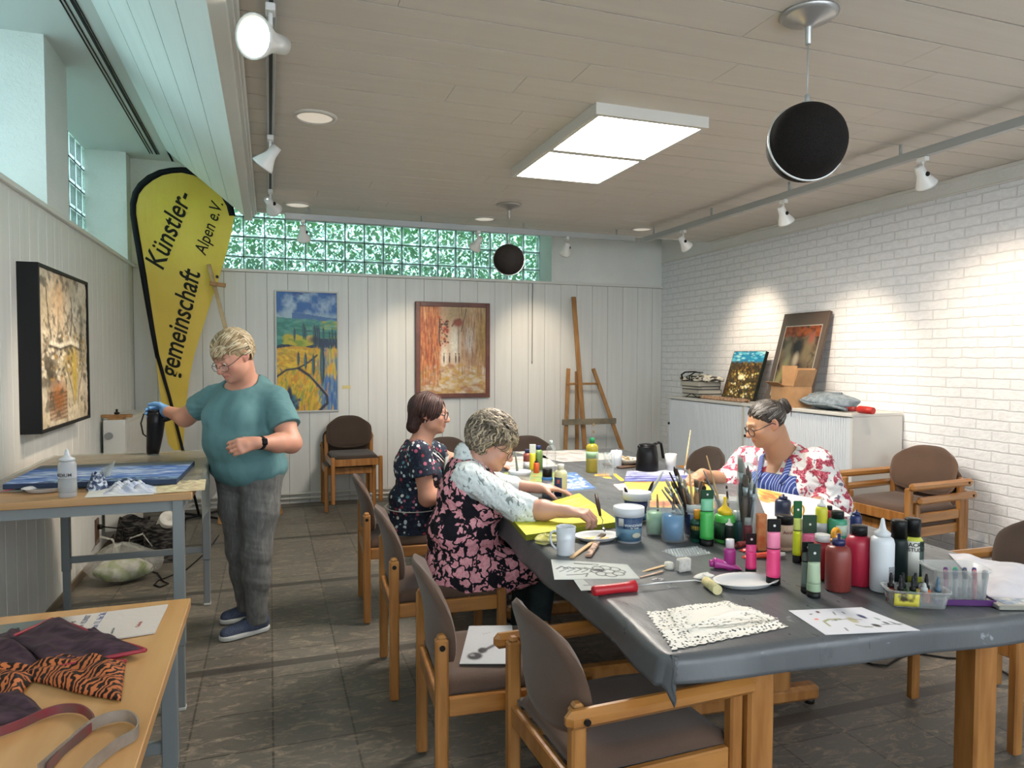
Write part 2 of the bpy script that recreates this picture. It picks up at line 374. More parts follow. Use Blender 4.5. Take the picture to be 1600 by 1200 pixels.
def block_window(idx, along, s0, s1, w0, w1, pl, nrm, depth=.06):
    """blocks laid on a .2 m grid; along 'x' (pl is y) or 'y' (pl is x)"""
    ns = int(round((s1-s0)/.2)); nw = int(math.ceil((w1-w0)/.2-.01))
    def P(a, d, z): return (a, pl+nrm*d, z) if along == 'x' else (pl+nrm*d, a, z)
    fr = MB(); gl = MB(); rim = MB()
    for i in range(ns+1): fr.box(P(s0+i*.2-.004, 0, w0), P(s0+i*.2+.004, depth, w0+nw*.2))
    for j in range(nw+1): fr.box(P(s0, 0, w0+j*.2-.004), P(s1, depth, w0+j*.2+.004))
    for i in range(ns):
        for j in range(nw):
            a0, a1, b0, b1 = s0+i*.2+.004, s0+i*.2+.196, w0+j*.2+.004, w0+j*.2+.196; e = .02
            rim.add([P(a0, .004, b0), P(a1, .004, b0), P(a1, .004, b1), P(a0, .004, b1), P(a0+e, -.004, b0+e), P(a1-e, -.004, b0+e), P(a1-e, -.004, b1-e), P(a0+e, -.004, b1-e)],
                    [(0, 1, 5, 4), (1, 2, 6, 5), (2, 3, 7, 6), (3, 0, 4, 7)])
            gl.add([P(a0+e, -.004, b0+e), P(a1-e, -.004, b0+e), P(a1-e, -.004, b1-e), P(a0+e, -.004, b1-e)], [(0, 1, 2, 3)])
    w = fr.obj('window_%d' % idx, M_joint); w['kind'] = 'structure'
    g = gl.obj('glass_blocks', M_blk, w, fix=False); g2 = rim.obj('block_rims', M_blkrim, w, fix=False)
    return w
x00 = -.2326
block_window(1, 'x', x00-.8, x00+16*.2-.0, 2.26, 3.05, YW-.12+.12, 1)
block_window(2, 'y', 5.12, 7.12, 2.26, 3.25, XL-.33, -1)
block_window(3, 'y', 2.76, 4.76, 2.26, 3.25, XL-.33, -1)
block_window(4, 'y', .4, 2.4, 2.26, 3.25, XL-.33, -1)
# ---- hedge outside (leaves nobody could count)
M_leaf = bpy.data.materials.new('hedge_leaf'); M_leaf.use_nodes = True; t = NT(M_leaf); out = t.t.nodes['Material Output']
oi = t.noise(t.coord('Object'), 7, 3); lc = t.ramp(oi, [(.35, '#2f7a34'), (.6, '#62b24e'), (.75, '#a5d070')]); t.color(lc); tl = t.n('ShaderNodeBsdfTranslucent'); t.l(lc, tl.inputs[0])
m1 = t.n('ShaderNodeMixShader'); m1.inputs[0].default_value = .6; t.l(t.b.outputs[0], m1.inputs[1]); t.l(tl.outputs[0], m1.inputs[2]); t.l(m1.outputs[0], out.inputs[0])
def hedge(x0, x1, y0, y1, z0, z1, n, seed, label):
    r = random.Random(seed); mb = MB()
    for i in range(n):
        p = Vector((r.uniform(x0, x1), r.uniform(y0, y1), r.uniform(z0, z1))); d = Vector((r.gauss(0, 1), r.gauss(0, 1), r.gauss(0, 1))).normalized(); u, w = perp(d); L = r.uniform(.05, .1)
        mb.add([p, p+d*L*.5+u*L*.22+w*L*.05, p+d*L, p+d*L*.5-u*L*.22], [(0, 1, 2, 3)])
    for i in range(6): q = Vector((x0+(x1-x0)*(i+.5)/6, y0+(y1-y0)*(i+.5)/6, 0)); mb.tube([q+Vector((0, 0, -.1)), q+Vector((.05, .02, 1.2)), q+Vector((0, 0, (z0+z1)/2))], [.03, .02, .008], 6)
    return tag(mb.obj('hedge', M_leaf, fix=False), label, 'hedge', kind='stuff')
hedge(-1.2, 3.4, 8.0, 8.7, 1.9, 3.3, 22000, 1, 'green hedge leaves behind the long glass block window in the back wall')
hedge(-2.9, -2.1, 5.0, 7.6, 1.9, 3.3, 6000, 2, 'green hedge leaves outside the small glass block window on the left')
mb = MB(); mb.box((-4.5, YB+.5, -.3), (6, 10, -.09)); mb.box((-4.5, YF, -.3), (XL-.45, YB+.5, -.09)); struct('ground_outside', mb, mat('ground_dark', '#4c5140', .9))
# ---- heating pipes at the foot of the back wall
mb = MB()
for z in (.055, .10): mb.cyl((-.7, YB-.035, z), (XR-.1, YB-.035, z), .011, n=10)
tag(mb.obj('heating_pipe', M_white), 'pair of thin white heating pipes along the foot of the back wall', 'pipe')
# skirting left
mb = MB(); mb.box((XL, YF, 0), (XL+.012, YB, .055), .003); struct('baseboard_left', mb, mat('baseboard_wood', '#6a5c4c', .6))

# ================================================================ LIGHTS
M_alu = mat('brushed_aluminium', '#b5b8ba', .35, .8)
M_track = mat('track_grey', '#a9adad', .4, .3); M_black = mat('black_plastic', '#101012', .35)
def led_panel(x0, x1, y0, y1, z0, label):
    o = thing('ceiling_light_panel', label, 'ceiling light', ((x0+x1)/2, (y0+y1)/2, ZC))
    cx, cy = (x0+x1)/2, (y0+y1)/2
    def b(a, c, **k): return (a[0]-cx, a[1]-cy, a[2]-ZC), (c[0]-cx, c[1]-cy, c[2]-ZC)
    mb = MB(); t_ = .028
    for a, c in (((x0, y0, z0), (x0+t_, y1, ZC)), ((x1-t_, y0, z0), (x1, y1, ZC)), ((x0+t_, y0, z0), (x1-t_, y0+t_, ZC)), ((x0+t_, y1-t_, z0), (x1-t_, y1, ZC)), ((x0+t_, (y0+y1)/2-.028, z0-.004), (x1-t_, (y0+y1)/2+.028, ZC))):
        mb.box(*b(a, c))
    mb.obj('frame', mat('panel_frame_white', '#cfcdc6', .5), o)
    for k in (0, 1):
        ya = y0+t_ if k == 0 else (y0+y1)/2+.028; yb_ = (y0+y1)/2-.028 if k == 0 else y1-t_
        mb = MB(); mb.box(*b((x0+t_, ya, z0+.012), (x1-t_, yb_, z0+.02))); mb.obj('diffuser', mat('led_diffuser', '#ffffff', .5, emit='#fff6ea', es=PANEL_E), o)
led_panel(1.475, 2.10, 3.05, 4.28, 2.605, 'white framed square ceiling light panel with two lit diffusers')
# downlights
M_refl = mat('downlight_reflector', '#d8d2c8', .25, .7)
for (px, py, r_, l_) in ((492, 183, .105, 'near left of the ceiling, closest to the camera'), (465, 320, .105, 'above the left end of the glass block window'), (757, 342, .1, 'in front of the far round speaker'), (1003, 358, .1, 'beside the corner of the two track rails')):
    p = at(px, py, z=ZC-.002); o = thing('downlight', 'round recessed downlight '+l_, 'ceiling light', p, group='round recessed downlights')
    mb = MB(); mb.lathe([(r_*.82, .0), (r_*.84, -.008), (r_, -.006), (r_+.006, .002), (r_+.006, .004), (r_*.82, .004)], 32); mb.obj('ring', mat('downlight_ring', '#c8c4bc', .4), o)
    mb = MB(); mb.lathe([(r_*.83, -.002), (r_*.7, .004), (0.0001, .008)], 32); mb.obj('lamp_glass', mat('downlight_lens', '#d8d2c8', .3, emit='#fff1dc', es=.35), o)
# track rails
def track(name, label, p, q, w=.036, h=.034, drop=0, slot=True):
    p = Vector(p); q = Vector(q); o = thing(name, label, 'track rail', (p+q)/2); c = (p+q)/2
    mb = MB(); mb.bar(p-c, q-c, w, h, .003); mb.obj('rail', M_track, o)
    if slot: mb = MB(); mb.bar(p-c-Vector((0, 0, h/2)), q-c-Vector((0, 0, h/2)), w*.4, .002); mb.obj('slot', mat('track_slot', '#2a2b2b', .5), o)
    L = (q-p).length; n = max(2, int(L/.9))
    if drop:
        for i in range(n+1):
            s_ = p+(q-p)*(i+.2)/(n+.4)-c; mb = MB(); mb.cyl(s_+Vector((0, 0, h/2)), s_+Vector((0, 0, drop)), .009, n=10); mb.obj('hanger', M_track, o)
    return o
track('track_rail', 'grey spotlight track along the sloped soffit on the left', (.015, YF, ZC-.02), (.019, 6.1, ZC-.02))
track('track_rail', 'pale spotlight track hung in front of the glass block window', (.13, 5.98, 2.585), (3.3, 5.98, 2.585), h=.05, drop=.074, slot=False)
track('track_rail', 'long spotlight track hung along the brick wall on the right', (3.39, YF, 2.575), (3.39, 5.95, 2.575), w=.045, h=.045, drop=.084, slot=False)
# spotlights
M_lampw = mat('lamp_white', '#d9d9d6', .3); M_bulb = mat('lit_bulb', '#ffffff', .4, emit='#fff0d8', es=14)
M_bulb2 = mat('dim_bulb', '#eeeeee', .3, emit='#fff0d8', es=1.2)
def spotlight(top, aim, where, lit=1.0, size=1.0, bright=False, blend=.9, cone=62):
    top = Vector(top); aim = Vector(aim); o = thing('track_spotlight', 'white track spotlight '+where, 'spotlight', top, group='track spotlights')
    head = Vector((0, 0, -.085*size)); d = (aim-(top+head)).normalized()
    mb = MB(); mb.box((-.016, -.03, -.014), (.016, .03, .012), .004); mb.cyl((0, 0, -.01), (0, 0, -.05*size), .008, n=10); mb.bar((0, 0, -.04*size), head, .014, .022, .003, upv=(0, 1, 0)); mb.obj('mount', M_lampw, o)
    mb = MB(); mb.ball(head+perp(d)[0]*.026*size, .014*size, 12, 8); mb.obj('knob', M_black, o)
    u, w = perp(d); B = head-d*.055*size
    def ring(s_, r_, n=20): return [B+d*s_*size+(u*math.cos(2*PI*k/n)+w*math.sin(2*PI*k/n))*r_*size for k in range(n)]
    prof = [(0, .006), (.0, .024), (.045, .027), (.06, .03), (.115, .055), (.125, .057), (.123, .051), (.075, .03)]
    vs = []; fs = []
    for s_, r_ in prof: vs += ring(s_, r_)
    for i in range(len(prof)-1):
        for k in range(20): fs.append((i*20+k, i*20+(k+1) % 20, (i+1)*20+(k+1) % 20, (i+1)*20+k))
    mb = MB(); mb.add(vs, fs, True); mb.obj('lamp_housing', M_lampw, o)
    vs = ring(.104, .0465); mb = MB(); mb.add(vs, [tuple(range(20))]); g = mb.obj('bulb', M_bulb if bright else M_bulb2, o, fix=False)
    if lit:
        ld = bpy.data.lights.new('spot_light', 'SPOT'); ld.energy = SPOT_W*lit; ld.color = (1, .80, .58); ld.spot_size = R(cone); ld.spot_blend = blend; ld.shadow_soft_size = .03
        lo = bpy.data.objects.new('spot_light', ld); C.objects.link(lo); lo.parent = o; lo.location = head+d*.085*size; lo.rotation_euler = d.to_track_quat('-Z', 'Y').to_euler()
    return o
spotlight((.015, 2.52, ZC-.05), (-1.17, 1.1, 2.1), 'nearest the camera, its lit face turned left', .4, 1.25, True)
spotlight((.017, 3.98, ZC-.05), (-1.17, 4.55, 1.0), 'on the left rail, second from the camera', 1.5, 1.05, cone=50)
spotlight((.019, 5.25, ZC-.05), (.9, 7.2, 1.6), 'at the far end of the left rail', .0, 1.0, True)
spotlight((.27, 5.98, 2.55), (.5, 7.2, .9), 'before the left part of the glass block window', .0)
spotlight((1.75, 5.98, 2.55), (1.35, 7.2, 1.35), 'before the right part of the glass block window', .75, cone=52)
spotlight((2.6, 5.98, 2.55), (2.75, 7.2, 1.45), 'against the plain plaster right of the window', .8, cone=52)
spotlight((3.39, 5.28, 2.54), (4.3, 5.5, 1.6), 'at the far end of the brick wall rail', 1.15, cone=58)
spotlight((3.39, 4.03, 2.54), (4.3, 4.35, 1.25), 'in the middle of the brick wall rail', 1.2, cone=66)
spotlight((3.39, 2.93, 2.54), (4.3, 3.1, 1.4), 'on the brick wall rail, nearest the camera', .95, cone=86)
# pendant ball speakers
def ball_speaker(cx, cy, cz, r_, where):
    o = thing('pendant_speaker', 'black ball speaker hanging from the ceiling '+where, 'speaker', (cx, cy, ZC), group='hanging ball speakers'); z = cz-ZC
    mb = MB(); mb.lathe([(.098, 0), (.1, -.006), (.085, -.018), (.03, -.034), (.014, -.046), (.011, -.052), (.011, -.105), (.0075, -.11), (0.0001, -.11)], 32); mb.obj('ceiling_rose', mat('satin_steel', '#a9a8a6', .3, .6), o)
    mb = MB(); mb.cyl((0, 0, -.1), (0, 0, z+r_+.02), .0025, n=8); mb.obj('cable', M_track, o)
    mb = MB(); mb.cyl((0, 0, z+r_+.03), (0, 0, z+r_-.006), .009, n=12); mb.lathe([(.026, z+r_-.004), (.022, z+r_+.004), (0.0001, z+r_+.006)], 20); mb.obj('ferrule', M_track, o)
    mm = mottled('speaker_grille', '#0b0a0a', '#221d1b', 260, .85, bump=.6)
    mb = MB(); mb.ball((0, 0, z), r_, 40, 26); mb.obj('grille', mm, o)
    ax = Vector((-.207, -.746, .095)).normalized(); u, w = perp(ax); c = Vector((0, 0, z)); rr_ = r_
    mb = MB(); mb.tube([c+(u*math.cos(2*PI*k/48)+w*math.sin(2*PI*k/48))*(rr_+.0005) for k in range(49)], .0045, 8, cap=False); mb.obj('ring', mat('chrome_white', '#d6d8d8', .25, .4), o)
p1 = at(1260, 223, y=2.03); p2 = at(795, 406, y=5.3)
ball_speaker(p1.x, p1.y, p1.z, .136, 'on the right, close to the camera')
ball_speaker(p2.x, p2.y, p2.z, .123, 'in front of the glass block window')
# daylight coming in at the glass block windows (outside the panes, beyond the hedge)
def daylight(name, loc, rot, sx, sy, e, col=(.90, .94, 1)):
    ld = bpy.data.lights.new(name, 'AREA'); ld.shape = 'RECTANGLE'; ld.size = sx; ld.size_y = sy; ld.energy = e; ld.color = col
    lo = bpy.data.objects.new(name, ld); C.objects.link(lo); lo.location = loc; lo.rotation_euler = rot
daylight('daylight_back', (1.1, 9.2, 3.6), (R(-62), 0, 0), 5.5, 2.0, DAY_W*6, (.92, .92, 1))
daylight('daylight_left', (-3.5, 4.2, 3.35), (0, R(-72), 0), 2.0, 7.0, DAY_W*11, (.84, .91, 1))
# ================================================================ FURNITURE
M_oak = mottled('oiled_beech', '#ad7840', '#8f5c2a', 3.2, .38, (9, 9, 1.1), coat=.25)
M_oakd = mottled('oiled_beech_arm', '#b07a3e', '#94602c', 3, .28, (1.1, 9, 9), coat=.5)
M_bolt = mat('bolt_black', '#191614', .4)
def cushion_mat(name, c1, c2):
    m = mat(name, c1, .95, sheen=.15); t = NT(m); v = t.coord('Object'); a = t.noise(v, 3.2, 3); b_ = t.noise(v, 160, 3, .7)
    t.color(t.mix(t.math('MULTIPLY', b_, .5), t.ramp(a, [(.3, c1), (.75, c2)]), c2)); t.bump(b_, .35, .002); return m
M_uph = cushion_mat('brown_velour', '#45342a', '#60493a')
M_uphd = cushion_mat('dark_brown_velour', '#33271f', '#45362d')
def add_chair_back(o, uph, w=.435):
    """curved upholstered shell, concave to the front (+x), rounded top"""
    z0, z1 = .47, .785
    def shape(u, v, off):
        z = z0+(z1-z0)*v; s_ = (u-.5)*2
        # rounded silhouette: narrower to the top corners and the lower corners
        k = 1-max(0, (v-.62)/.38)**2.6*.30-max(0, (.30-v)/.30)**2.4*.18
        zz = z-(abs(s_)**3.2)*(.045*max(0, (v-.5)*2))+(abs(s_)**2.5)*.035*max(0, (.5-v)*2)
        y = s_*w/2*k; x = -.262+.045*s_*s_-.055*(v-.35)+.02*math.sin(PI*v)
        return (x+off, y, zz)
    mb = MB(); N = 19; Mv = 15
    def puff(u, v):
        e = min(1, min(u, 1-u)*9, min(v, 1-v)*8); e = math.sqrt(max(0, 1-(1-e)**2)); return e
    F = [[shape(i/(N-1), j/(Mv-1), .018*puff(i/(N-1), j/(Mv-1))) for i in range(N)] for j in range(Mv)]
    B = [[shape(i/(N-1), j/(Mv-1), -.016*puff(i/(N-1), j/(Mv-1))) for i in range(N)] for j in range(Mv)]
    vs = [p for r in F for p in r]+[p for r in B for p in r]; n = N*Mv
    q = [(j*N+i, j*N+i+1, (j+1)*N+i+1, (j+1)*N+i) for j in range(Mv-1) for i in range(N-1)]; q += [tuple(n+k for k in f[::-1]) for f in q]
    rim = [i for i in range(N)]+[j*N+N-1 for j in range(1, Mv)]+[(Mv-1)*N+i for i in range(N-2, -1, -1)]+[j*N for j in range(Mv-2, 0, -1)]
    q += [(rim[(k+1) % len(rim)], rim[k], rim[k]+n, rim[(k+1) % len(rim)]+n) for k in range(len(rim))]
    mb.add(vs, q, True); return mb.obj('backrest', uph, o)
def chair(label, x, y, rz, arms=False, uph=None, z=0, group='wooden chairs with brown upholstery', width=.47):
    uph = uph or M_uph; w = width/2
    o = thing('armchair' if arms else 'side_chair', label, 'chair', (x, y, z), R(rz), group)
    add_chair_back(o, uph, width-.03)
    # seat cushion
    mb = MB()
    def top(u, v):
        e = min(1, min(u, 1-u)*8, min(v, 1-v)*8); e = math.sqrt(max(0, 1-(1-e)**2))
        X = -.235+.47*u; Y = (v-.5)*(width-.05)*(1+.03*math.sin(PI*u)); return (X, Y, .425+.034*e-.012*math.sin(PI*v)*math.sin(PI*u)+(.012*max(0, u-.7)/.3*-1))
    mb.surf(top, 17, 15, True, .035); mb.obj('seat', uph, o)
    # frame: legs are boards of 42 x 30 mm
    for sy in (-1, 1):
        mb = MB(); yy = sy*(w-.015)
        mb.box((-.262, yy-.018, 0.008), (-.222, yy+.018, .60), .006); mb.box((-.256, yy-.016, .596), (-.228, yy+.016, .612), .007); mb.obj('leg', M_oak, o)
        mb = MB(); hz = .575 if arms else .44; mb.box((.205, yy-.018, .008), (.245, yy+.018, hz), .006); mb.obj('leg', M_oak, o)
        mb = MB(); mb.box((-.222, yy-.011, .355), (.205, yy+.011, .415), .004); mb.obj('side_rail', M_oakd, o)
        mb = MB(); mb.cyl((-.242, yy+sy*.017, .575), (-.242, yy+sy*.022, .575), .009, n=12); mb.obj('bolt', M_bolt, o)
        if arms:
            mb = MB(); ya = yy+sy*.036; mb.box((-.29, ya-.017, .565), (.265, ya+.021, .612), .014); mb.obj('armrest', M_oakd, o)
            mb = MB(); mb.cyl((-.242, ya+sy*.021-(.0 if sy > 0 else -.004), .588), (-.242, ya+sy*.0235, .588), .0085, n=12); mb.obj('bolt', M_bolt, o)
    mb = MB(); mb.box((-.255, -w+.033, .35), (-.23, w-.033, .41), .004); mb.obj('back_rail', M_oak, o)
    mb = MB()
    def fr(u, v): return (.222+.0*u, (v-.5)*(width-.066), .385)
    mb.box((.212, -w+.033, .355), (.237, w-.033, .42), .004); mb.obj('front_rail', M_oak, o)
    return o
chair('side chair with the woman in the navy flowered top sitting on it', .742, 4.01, -3)
chair('side chair with the woman in the pink flowered tunic sitting on it', .738, 3.11, -3)
chair('side chair with a clear stencil sheet lying on its seat', .742, 2.25, -4)
chair('armchair at the near left corner of the table, closest to the camera', .935, 1.755, 2, arms=True, width=.46)
chair('side chair with the woman in the red flowered blouse sitting on it', 2.70, 3.20, 188)
chair('armchair standing lowest of the pair stacked by the brick wall', 3.92, 3.46, 186, arms=True, uph=M_uph, width=.5)
chair('armchair stacked on top of another by the brick wall', 3.865, 3.45, 184, arms=True, uph=M_uph, z=.088, width=.5)
chair('armchair at the near right corner of the table', 2.79, 1.98, 178, arms=True, uph=M_uphd)
chair('empty chair between the coffee jug and the woman in the red flowered blouse', 2.86, 4.45, 182, arms=True, uph=M_uphd)
chair('empty dark chair at the far end of the table beside the tall easel', 2.06, 5.30, -90, arms=True, uph=M_uphd)
chair('empty dark chair at the far end of the table, half hidden by the two women', 1.38, 5.42, -90, uph=M_uphd)
chair('lower chair of the pair stacked against the back wall', .71, 6.90, -90, uph=M_uphd)
chair('upper chair of the pair stacked against the back wall', .75, 6.82, -87, uph=M_uphd, z=.085)

# ---- the big table (turned 4 degrees)
TO = Vector((.893, 1.431, 0)); TA = R(-4.1); TU = Vector((math.cos(TA), math.sin(TA), 0)); TV = Vector((-math.sin(TA), math.cos(TA), 0)); TW, TL, TZ = 1.42, 3.56, .742
def tp(u, v, z=0): return TO+TU*u+TV*v+Vector((0, 0, z))
def table(label, v0, v1, legs):
    c = tp(TW/2, (v0+v1)/2); o = thing('work_table', label, 'table', c, TA, 'wooden work tables pushed together')
    h = (v1-v0)/2-.002
    mb = MB(); mb.box((-TW/2+.012, -h, .70), (TW/2-.012, h, .736), .004); mb.obj('table_top', M_oakd, o)
    mb = MB(); mb.box((-TW/2+.15, -h+.1, .63), (TW/2-.15, h-.1, .70)); mb.obj('apron', mat('dark_apron', '#5b3519', .6), o)
    if legs == 'posts':
        for sx_ in (-1, 1):
            for sy_ in (-1,):
                mb = MB(); X = sx_*.38; Y = sy_*(h-.14); mb.box((X-.04, Y-.04, .004), (X+.04, Y+.04, .64), .008); mb.obj('leg', M_oak, o)
    if True:
        for sy_ in ((1,) if legs == 'posts' else (-1, 1)):
            mb = MB(); Y = sy_*(h-.19); mb.box((-.55, Y-.035, .02), (.50, Y+.035, .085), .016); mb.obj('foot', M_oak, o)
            mb = MB(); mb.box((-.05+.23, Y-.04, .08), (.05+.30, Y+.04, .64), .008); mb.obj('column', M_oak, o)
            for s_ in (-.52, .47): mb = MB(); mb.cyl((s_, Y, 0), (s_, Y, .022), .02, n=12); mb.obj('glide', M_bolt, o)
    return o
table('near work table on two square front posts under the grey sheet', 0, 1.18, 'posts')
table('middle work table on low trestle feet under the grey sheet', 1.184, 2.37, 'trestle')
table('far work table under the grey sheet, towards the back wall', 2.374, TL, 'trestle')
# ---- the grey plastic sheet over them
M_sheet = mat('grey_plastic_sheet', '#54575a', .32); t = NT(M_sheet); v = t.coord('Object'); n1 = t.noise(v, 1.4, 4, .6, .5); n2 = t.noise(t.coord('Object', (3, 1, 1)), 7, 5, .65)
t.color(t.mix(t.ramp(t.noise(v, 9, 5, .7, .8), [(.66, (0, 0, 0)), (.72, (.7,)*3)]), t.ramp(n1, [(.3, '#4e5154'), (.7, '#5b5d60')]), '#989ea4')); t.bump(t.math('ADD', n1, t.math('MULTIPLY', n2, .25)), .25, .03)
t.l(t.ramp(n2, [(.3, (.26,)*3), (.7, (.44,)*3)]), t.b.inputs['Roughness'])
def sheet_pt(a, b):
    """a,b are distances along and across including the hanging part"""
    dropL = .10; X = a; Y = b; z = TZ+.004
    du = max(0, -X)+max(0, X-TW); dv = max(0, -Y)+max(0, Y-TL)
    x = min(max(X, 0), TW); y = min(max(Y, 0), TL)
    r = .022
    def fold(d):   # out and down round the edge
        if d <= 0: return 0, 0
        th = min(d/r, PI/2); o_ = r*math.sin(th); dn = r*(1-math.cos(th)); rest = d-r*PI/2
        if rest > 0: dn += rest*.985; o_ += rest*.15
        return o_, dn
    ou, du_ = fold(du); ov, dv_ = fold(dv)
    if du > 0 and dv > 0:
        q = min(du, dv)/max(du, dv); dn = max(du_, dv_)+min(du_, dv_)*.75; ou *= .55; ov *= .55; z -= dn
        ou -= .02*q; ov += .02*q
    else: z -= du_+dv_
    wob = .006*math.sin(Y*7+1)*min(1, du*12)+.004*math.sin(Y*17)*min(1, du*12); wob2 = .007*math.sin(X*6.3+.6)*min(1, dv*12)+.004*math.sin(X*15)*min(1, dv*12)
    sgx = -1 if X < 0 else 1; sgy = -1 if Y < 0 else 1
    if du == 0 and dv == 0:
        z += .0012*math.sin(x*5.1+y*2)+.0008*math.sin(y*4.3-x*3)
        for yc_ in (1.18, 2.36): z += .003*math.exp(-((y-yc_)/.006)**2)
        for xc_ in (.36, .98): z += .0022*math.exp(-((x-xc_)/.006)**2)
    return tp(x+sgx*(ou+wob if du > 0 else 0), y+sgy*(ov+wob2 if dv > 0 else 0), z)
us = [-.088, -.078, -.068, -.052, -.034, -.026, -.018, -.01, -.004]+[TW*i/96 for i in range(97)]+[TW+k for k in (.004, .01, .018, .026, .034, .06, .09, .12)]
vs_ = [-.074, -.066, -.058, -.048, -.034, -.026, -.018, -.01, -.004]+[TL*i/200 for i in range(201)]+[TL+k for k in (.004, .01, .018, .026, .034, .06, .09)]
mb = MB(); P = []
for b_ in vs_:
    for a_ in us:
        k = 1.0
        aa = a_*(1+.35*math.sin(b_*1.3)**2) if a_ < -.03 else a_
        P.append(sheet_pt(aa, b_*(1+.15*math.sin(a_*2.2)) if b_ < -.03 else b_))
nu = len(us); fs = [(j*nu+i, j*nu+i+1, (j+1)*nu+i+1, (j+1)*nu+i) for j in range(len(vs_)-1) for i in range(nu-1)]
o_n = len(P); P2 = [(p.x, p.y, p.z-.0012) if False else p for p in P]
mb.add(P, fs, True); sheet = mb.obj('table_sheet', M_sheet, fix=False)
sm = sheet.modifiers.new('thickness', 'SOLIDIFY'); sm.thickness = .0012; sm.offset = -1
tag(sheet, 'grey plastic sheet spread over the big work tables, splashed with paint', 'table cover')

# ---- metal framed desks on the left
M_steel = mat('grey_lacquered_steel', '#7f8587', .4, .2); M_deskw = mottled('desk_beech', '#b99367', '#a98257', 2.2, .4, (1, 9, 9)); M_deskw2 = mottled('desk_beech_warm', '#c79b67', '#b98a55', 2.0, .35, (8, 1, 8), coat=.15)
def desk(label, x0, x1, y0, y1, z, wood):
    o = thing('metal_frame_desk', label, 'desk', ((x0+x1)/2, (y0+y1)/2, 0)); a = (x1-x0)/2; b_ = (y1-y0)/2
    mb = MB(); mb.box((-a, -b_, z-.028), (a, b_, z), .002); mb.obj('desk_top', wood, o)
    mb = MB(); 
    for s_ in (-1, 1): mb.box((-a+.04, s_*(b_-.05)-.012, z-.075), (a-.04, s_*(b_-.05)+.012, z-.028)); mb.box((s_*(a-.05)-.012, -b_+.062, z-.075), (s_*(a-.05)+.012, b_-.062, z-.028))
    mb.obj('frame', M_steel, o)
    for sx_ in (-1, 1):
        for sy_ in (-1, 1):
            X, Y = sx_*(a-.055), sy_*(b_-.04); l = MB(); l.box((X-.021, Y-.021, .27), (X+.021, Y+.021, z-.028), .003); lg = l.obj('leg', M_steel, o)
            l = MB(); l.box((X-.017, Y-.017, .012), (X+.017, Y+.017, .272), .003); l.obj('lower_tube', M_steel, lg); l = MB(); l.box((X-.019, Y-.019, 0), (X+.019, Y+.019, .014), .003); l.obj('foot_cap', mat('pale_cap', '#b9bab6', .6), lg)
    for sy_ in ((1,) if z > .8 else (1, -1)): mb = MB(); mb.box((-a+.07, sy_*(b_-.04)-.012, .31), (a-.07, sy_*(b_-.04)+.012, .345), .003); mb.obj('stretcher', M_steel, o)
    return o
desk('tall grey steel desk with a wooden top where the woman in turquoise works', -1.12, -.30, 3.08, 4.45, .90, M_deskw)
desk('low steel framed desk with a wooden top in the near left corner', -1.12, -.225, .2, 2.235, .74, M_deskw2)
# clear sheet on the tall desk
M_clear = bpy.data.materials.new('clear_film'); M_clear.use_nodes = True; t = NT(M_clear); out = t.t.nodes['Material Output']; t.b.inputs['Base Color'].default_value = (*hexc('#9aa09a'), 1); t.b.inputs['Roughness'].default_value = .2
t.bump(t.noise(t.coord('Object'), 12, 4, .6, .8), .5, .02)
tr = t.n('ShaderNodeBsdfTransparent'); m1 = t.n('ShaderNodeMixShader'); m1.inputs[0].default_value = .62; t.l(tr.outputs[0], m1.inputs[1]); t.l(t.b.outputs[0], m1.inputs[2]); t.l(m1.outputs[0], out.inputs[0])
def film(u, v):
    x = -1.13+.86*u; y = 3.30+1.18*v; z = .905+.0015*math.sin(x*21+y*9)+.002*math.sin(y*15)
    if x > -.293: d = (x+.293); z -= d*8.5; x = -.293+d*.3+.006*math.sin(y*14)
    return (x, y, z)
mb = MB(); mb.surf(film, 60, 60, True); tag(mb.obj('plastic_film', M_clear, fix=False), 'clear plastic film covering the tall desk and hanging over its right edge', 'plastic sheet')

# ---- tambour cabinets by the brick wall
M_cab = mat('cabinet_white', '#c9c8c4', .45); M_tamb = mat('tambour_slats', '#cfd5dc', .35)
def cabinet(label, y0, y1, grp='white tambour door cabinets'):
    o = thing('tambour_cabinet', label, 'cabinet', (4.11, (y0+y1)/2, 0), 0, grp); h = (y1-y0)/2; X0, X1 = -.225, .235
    mb = MB(); mb.box((X0, -h, .03), (X1, -h+.02, 1.035)); mb.box((X0, h-.02, .03), (X1, h, 1.035)); mb.box((X1-.01, -h+.02, .03), (X1, h-.02, 1.035)); mb.box((X0, -h+.02, .03), (X1-.01, h-.02, .06)); mb.obj('body', M_cab, o)
    mb = MB(); mb.box((X0-.012, -h-.001, 1.035), (X1, h+.001, 1.06), .003); mb.obj('top_panel', M_cab, o)
    mb = MB(); mb.box((X0+.01, -h+.02, 0), (X1-.02, h-.02, .03)); mb.obj('plinth', mat('plinth_grey', '#77777a', .6), o)
    mb = MB(); n = 48; yy0 = -h+.05; dy = (2*h-.1)/n
    for i in range(n): mb.box((X0+.006, yy0+i*dy+.001, .065), (X0+.016, yy0+(i+1)*dy-.001, 1.03), .0025)
    for s_ in (-1, 1): mb.box((X0, s_*(h-.035)-.015, .062), (X0+.02, s_*(h-.035)+.015, 1.033))
    d = mb.obj('tambour_door', M_tamb, o); mb = MB(); mb.cyl((X0, h-.035, .78), (X0-.012, h-.035, .78), .012, n=14); mb.obj('lock', M_bolt, o)
    return o
cabinet('white tambour cabinet nearest the camera, below the denim bag', 3.87, 5.075)
cabinet('white tambour cabinet farther back, below the stack of books', 5.085, 6.30)

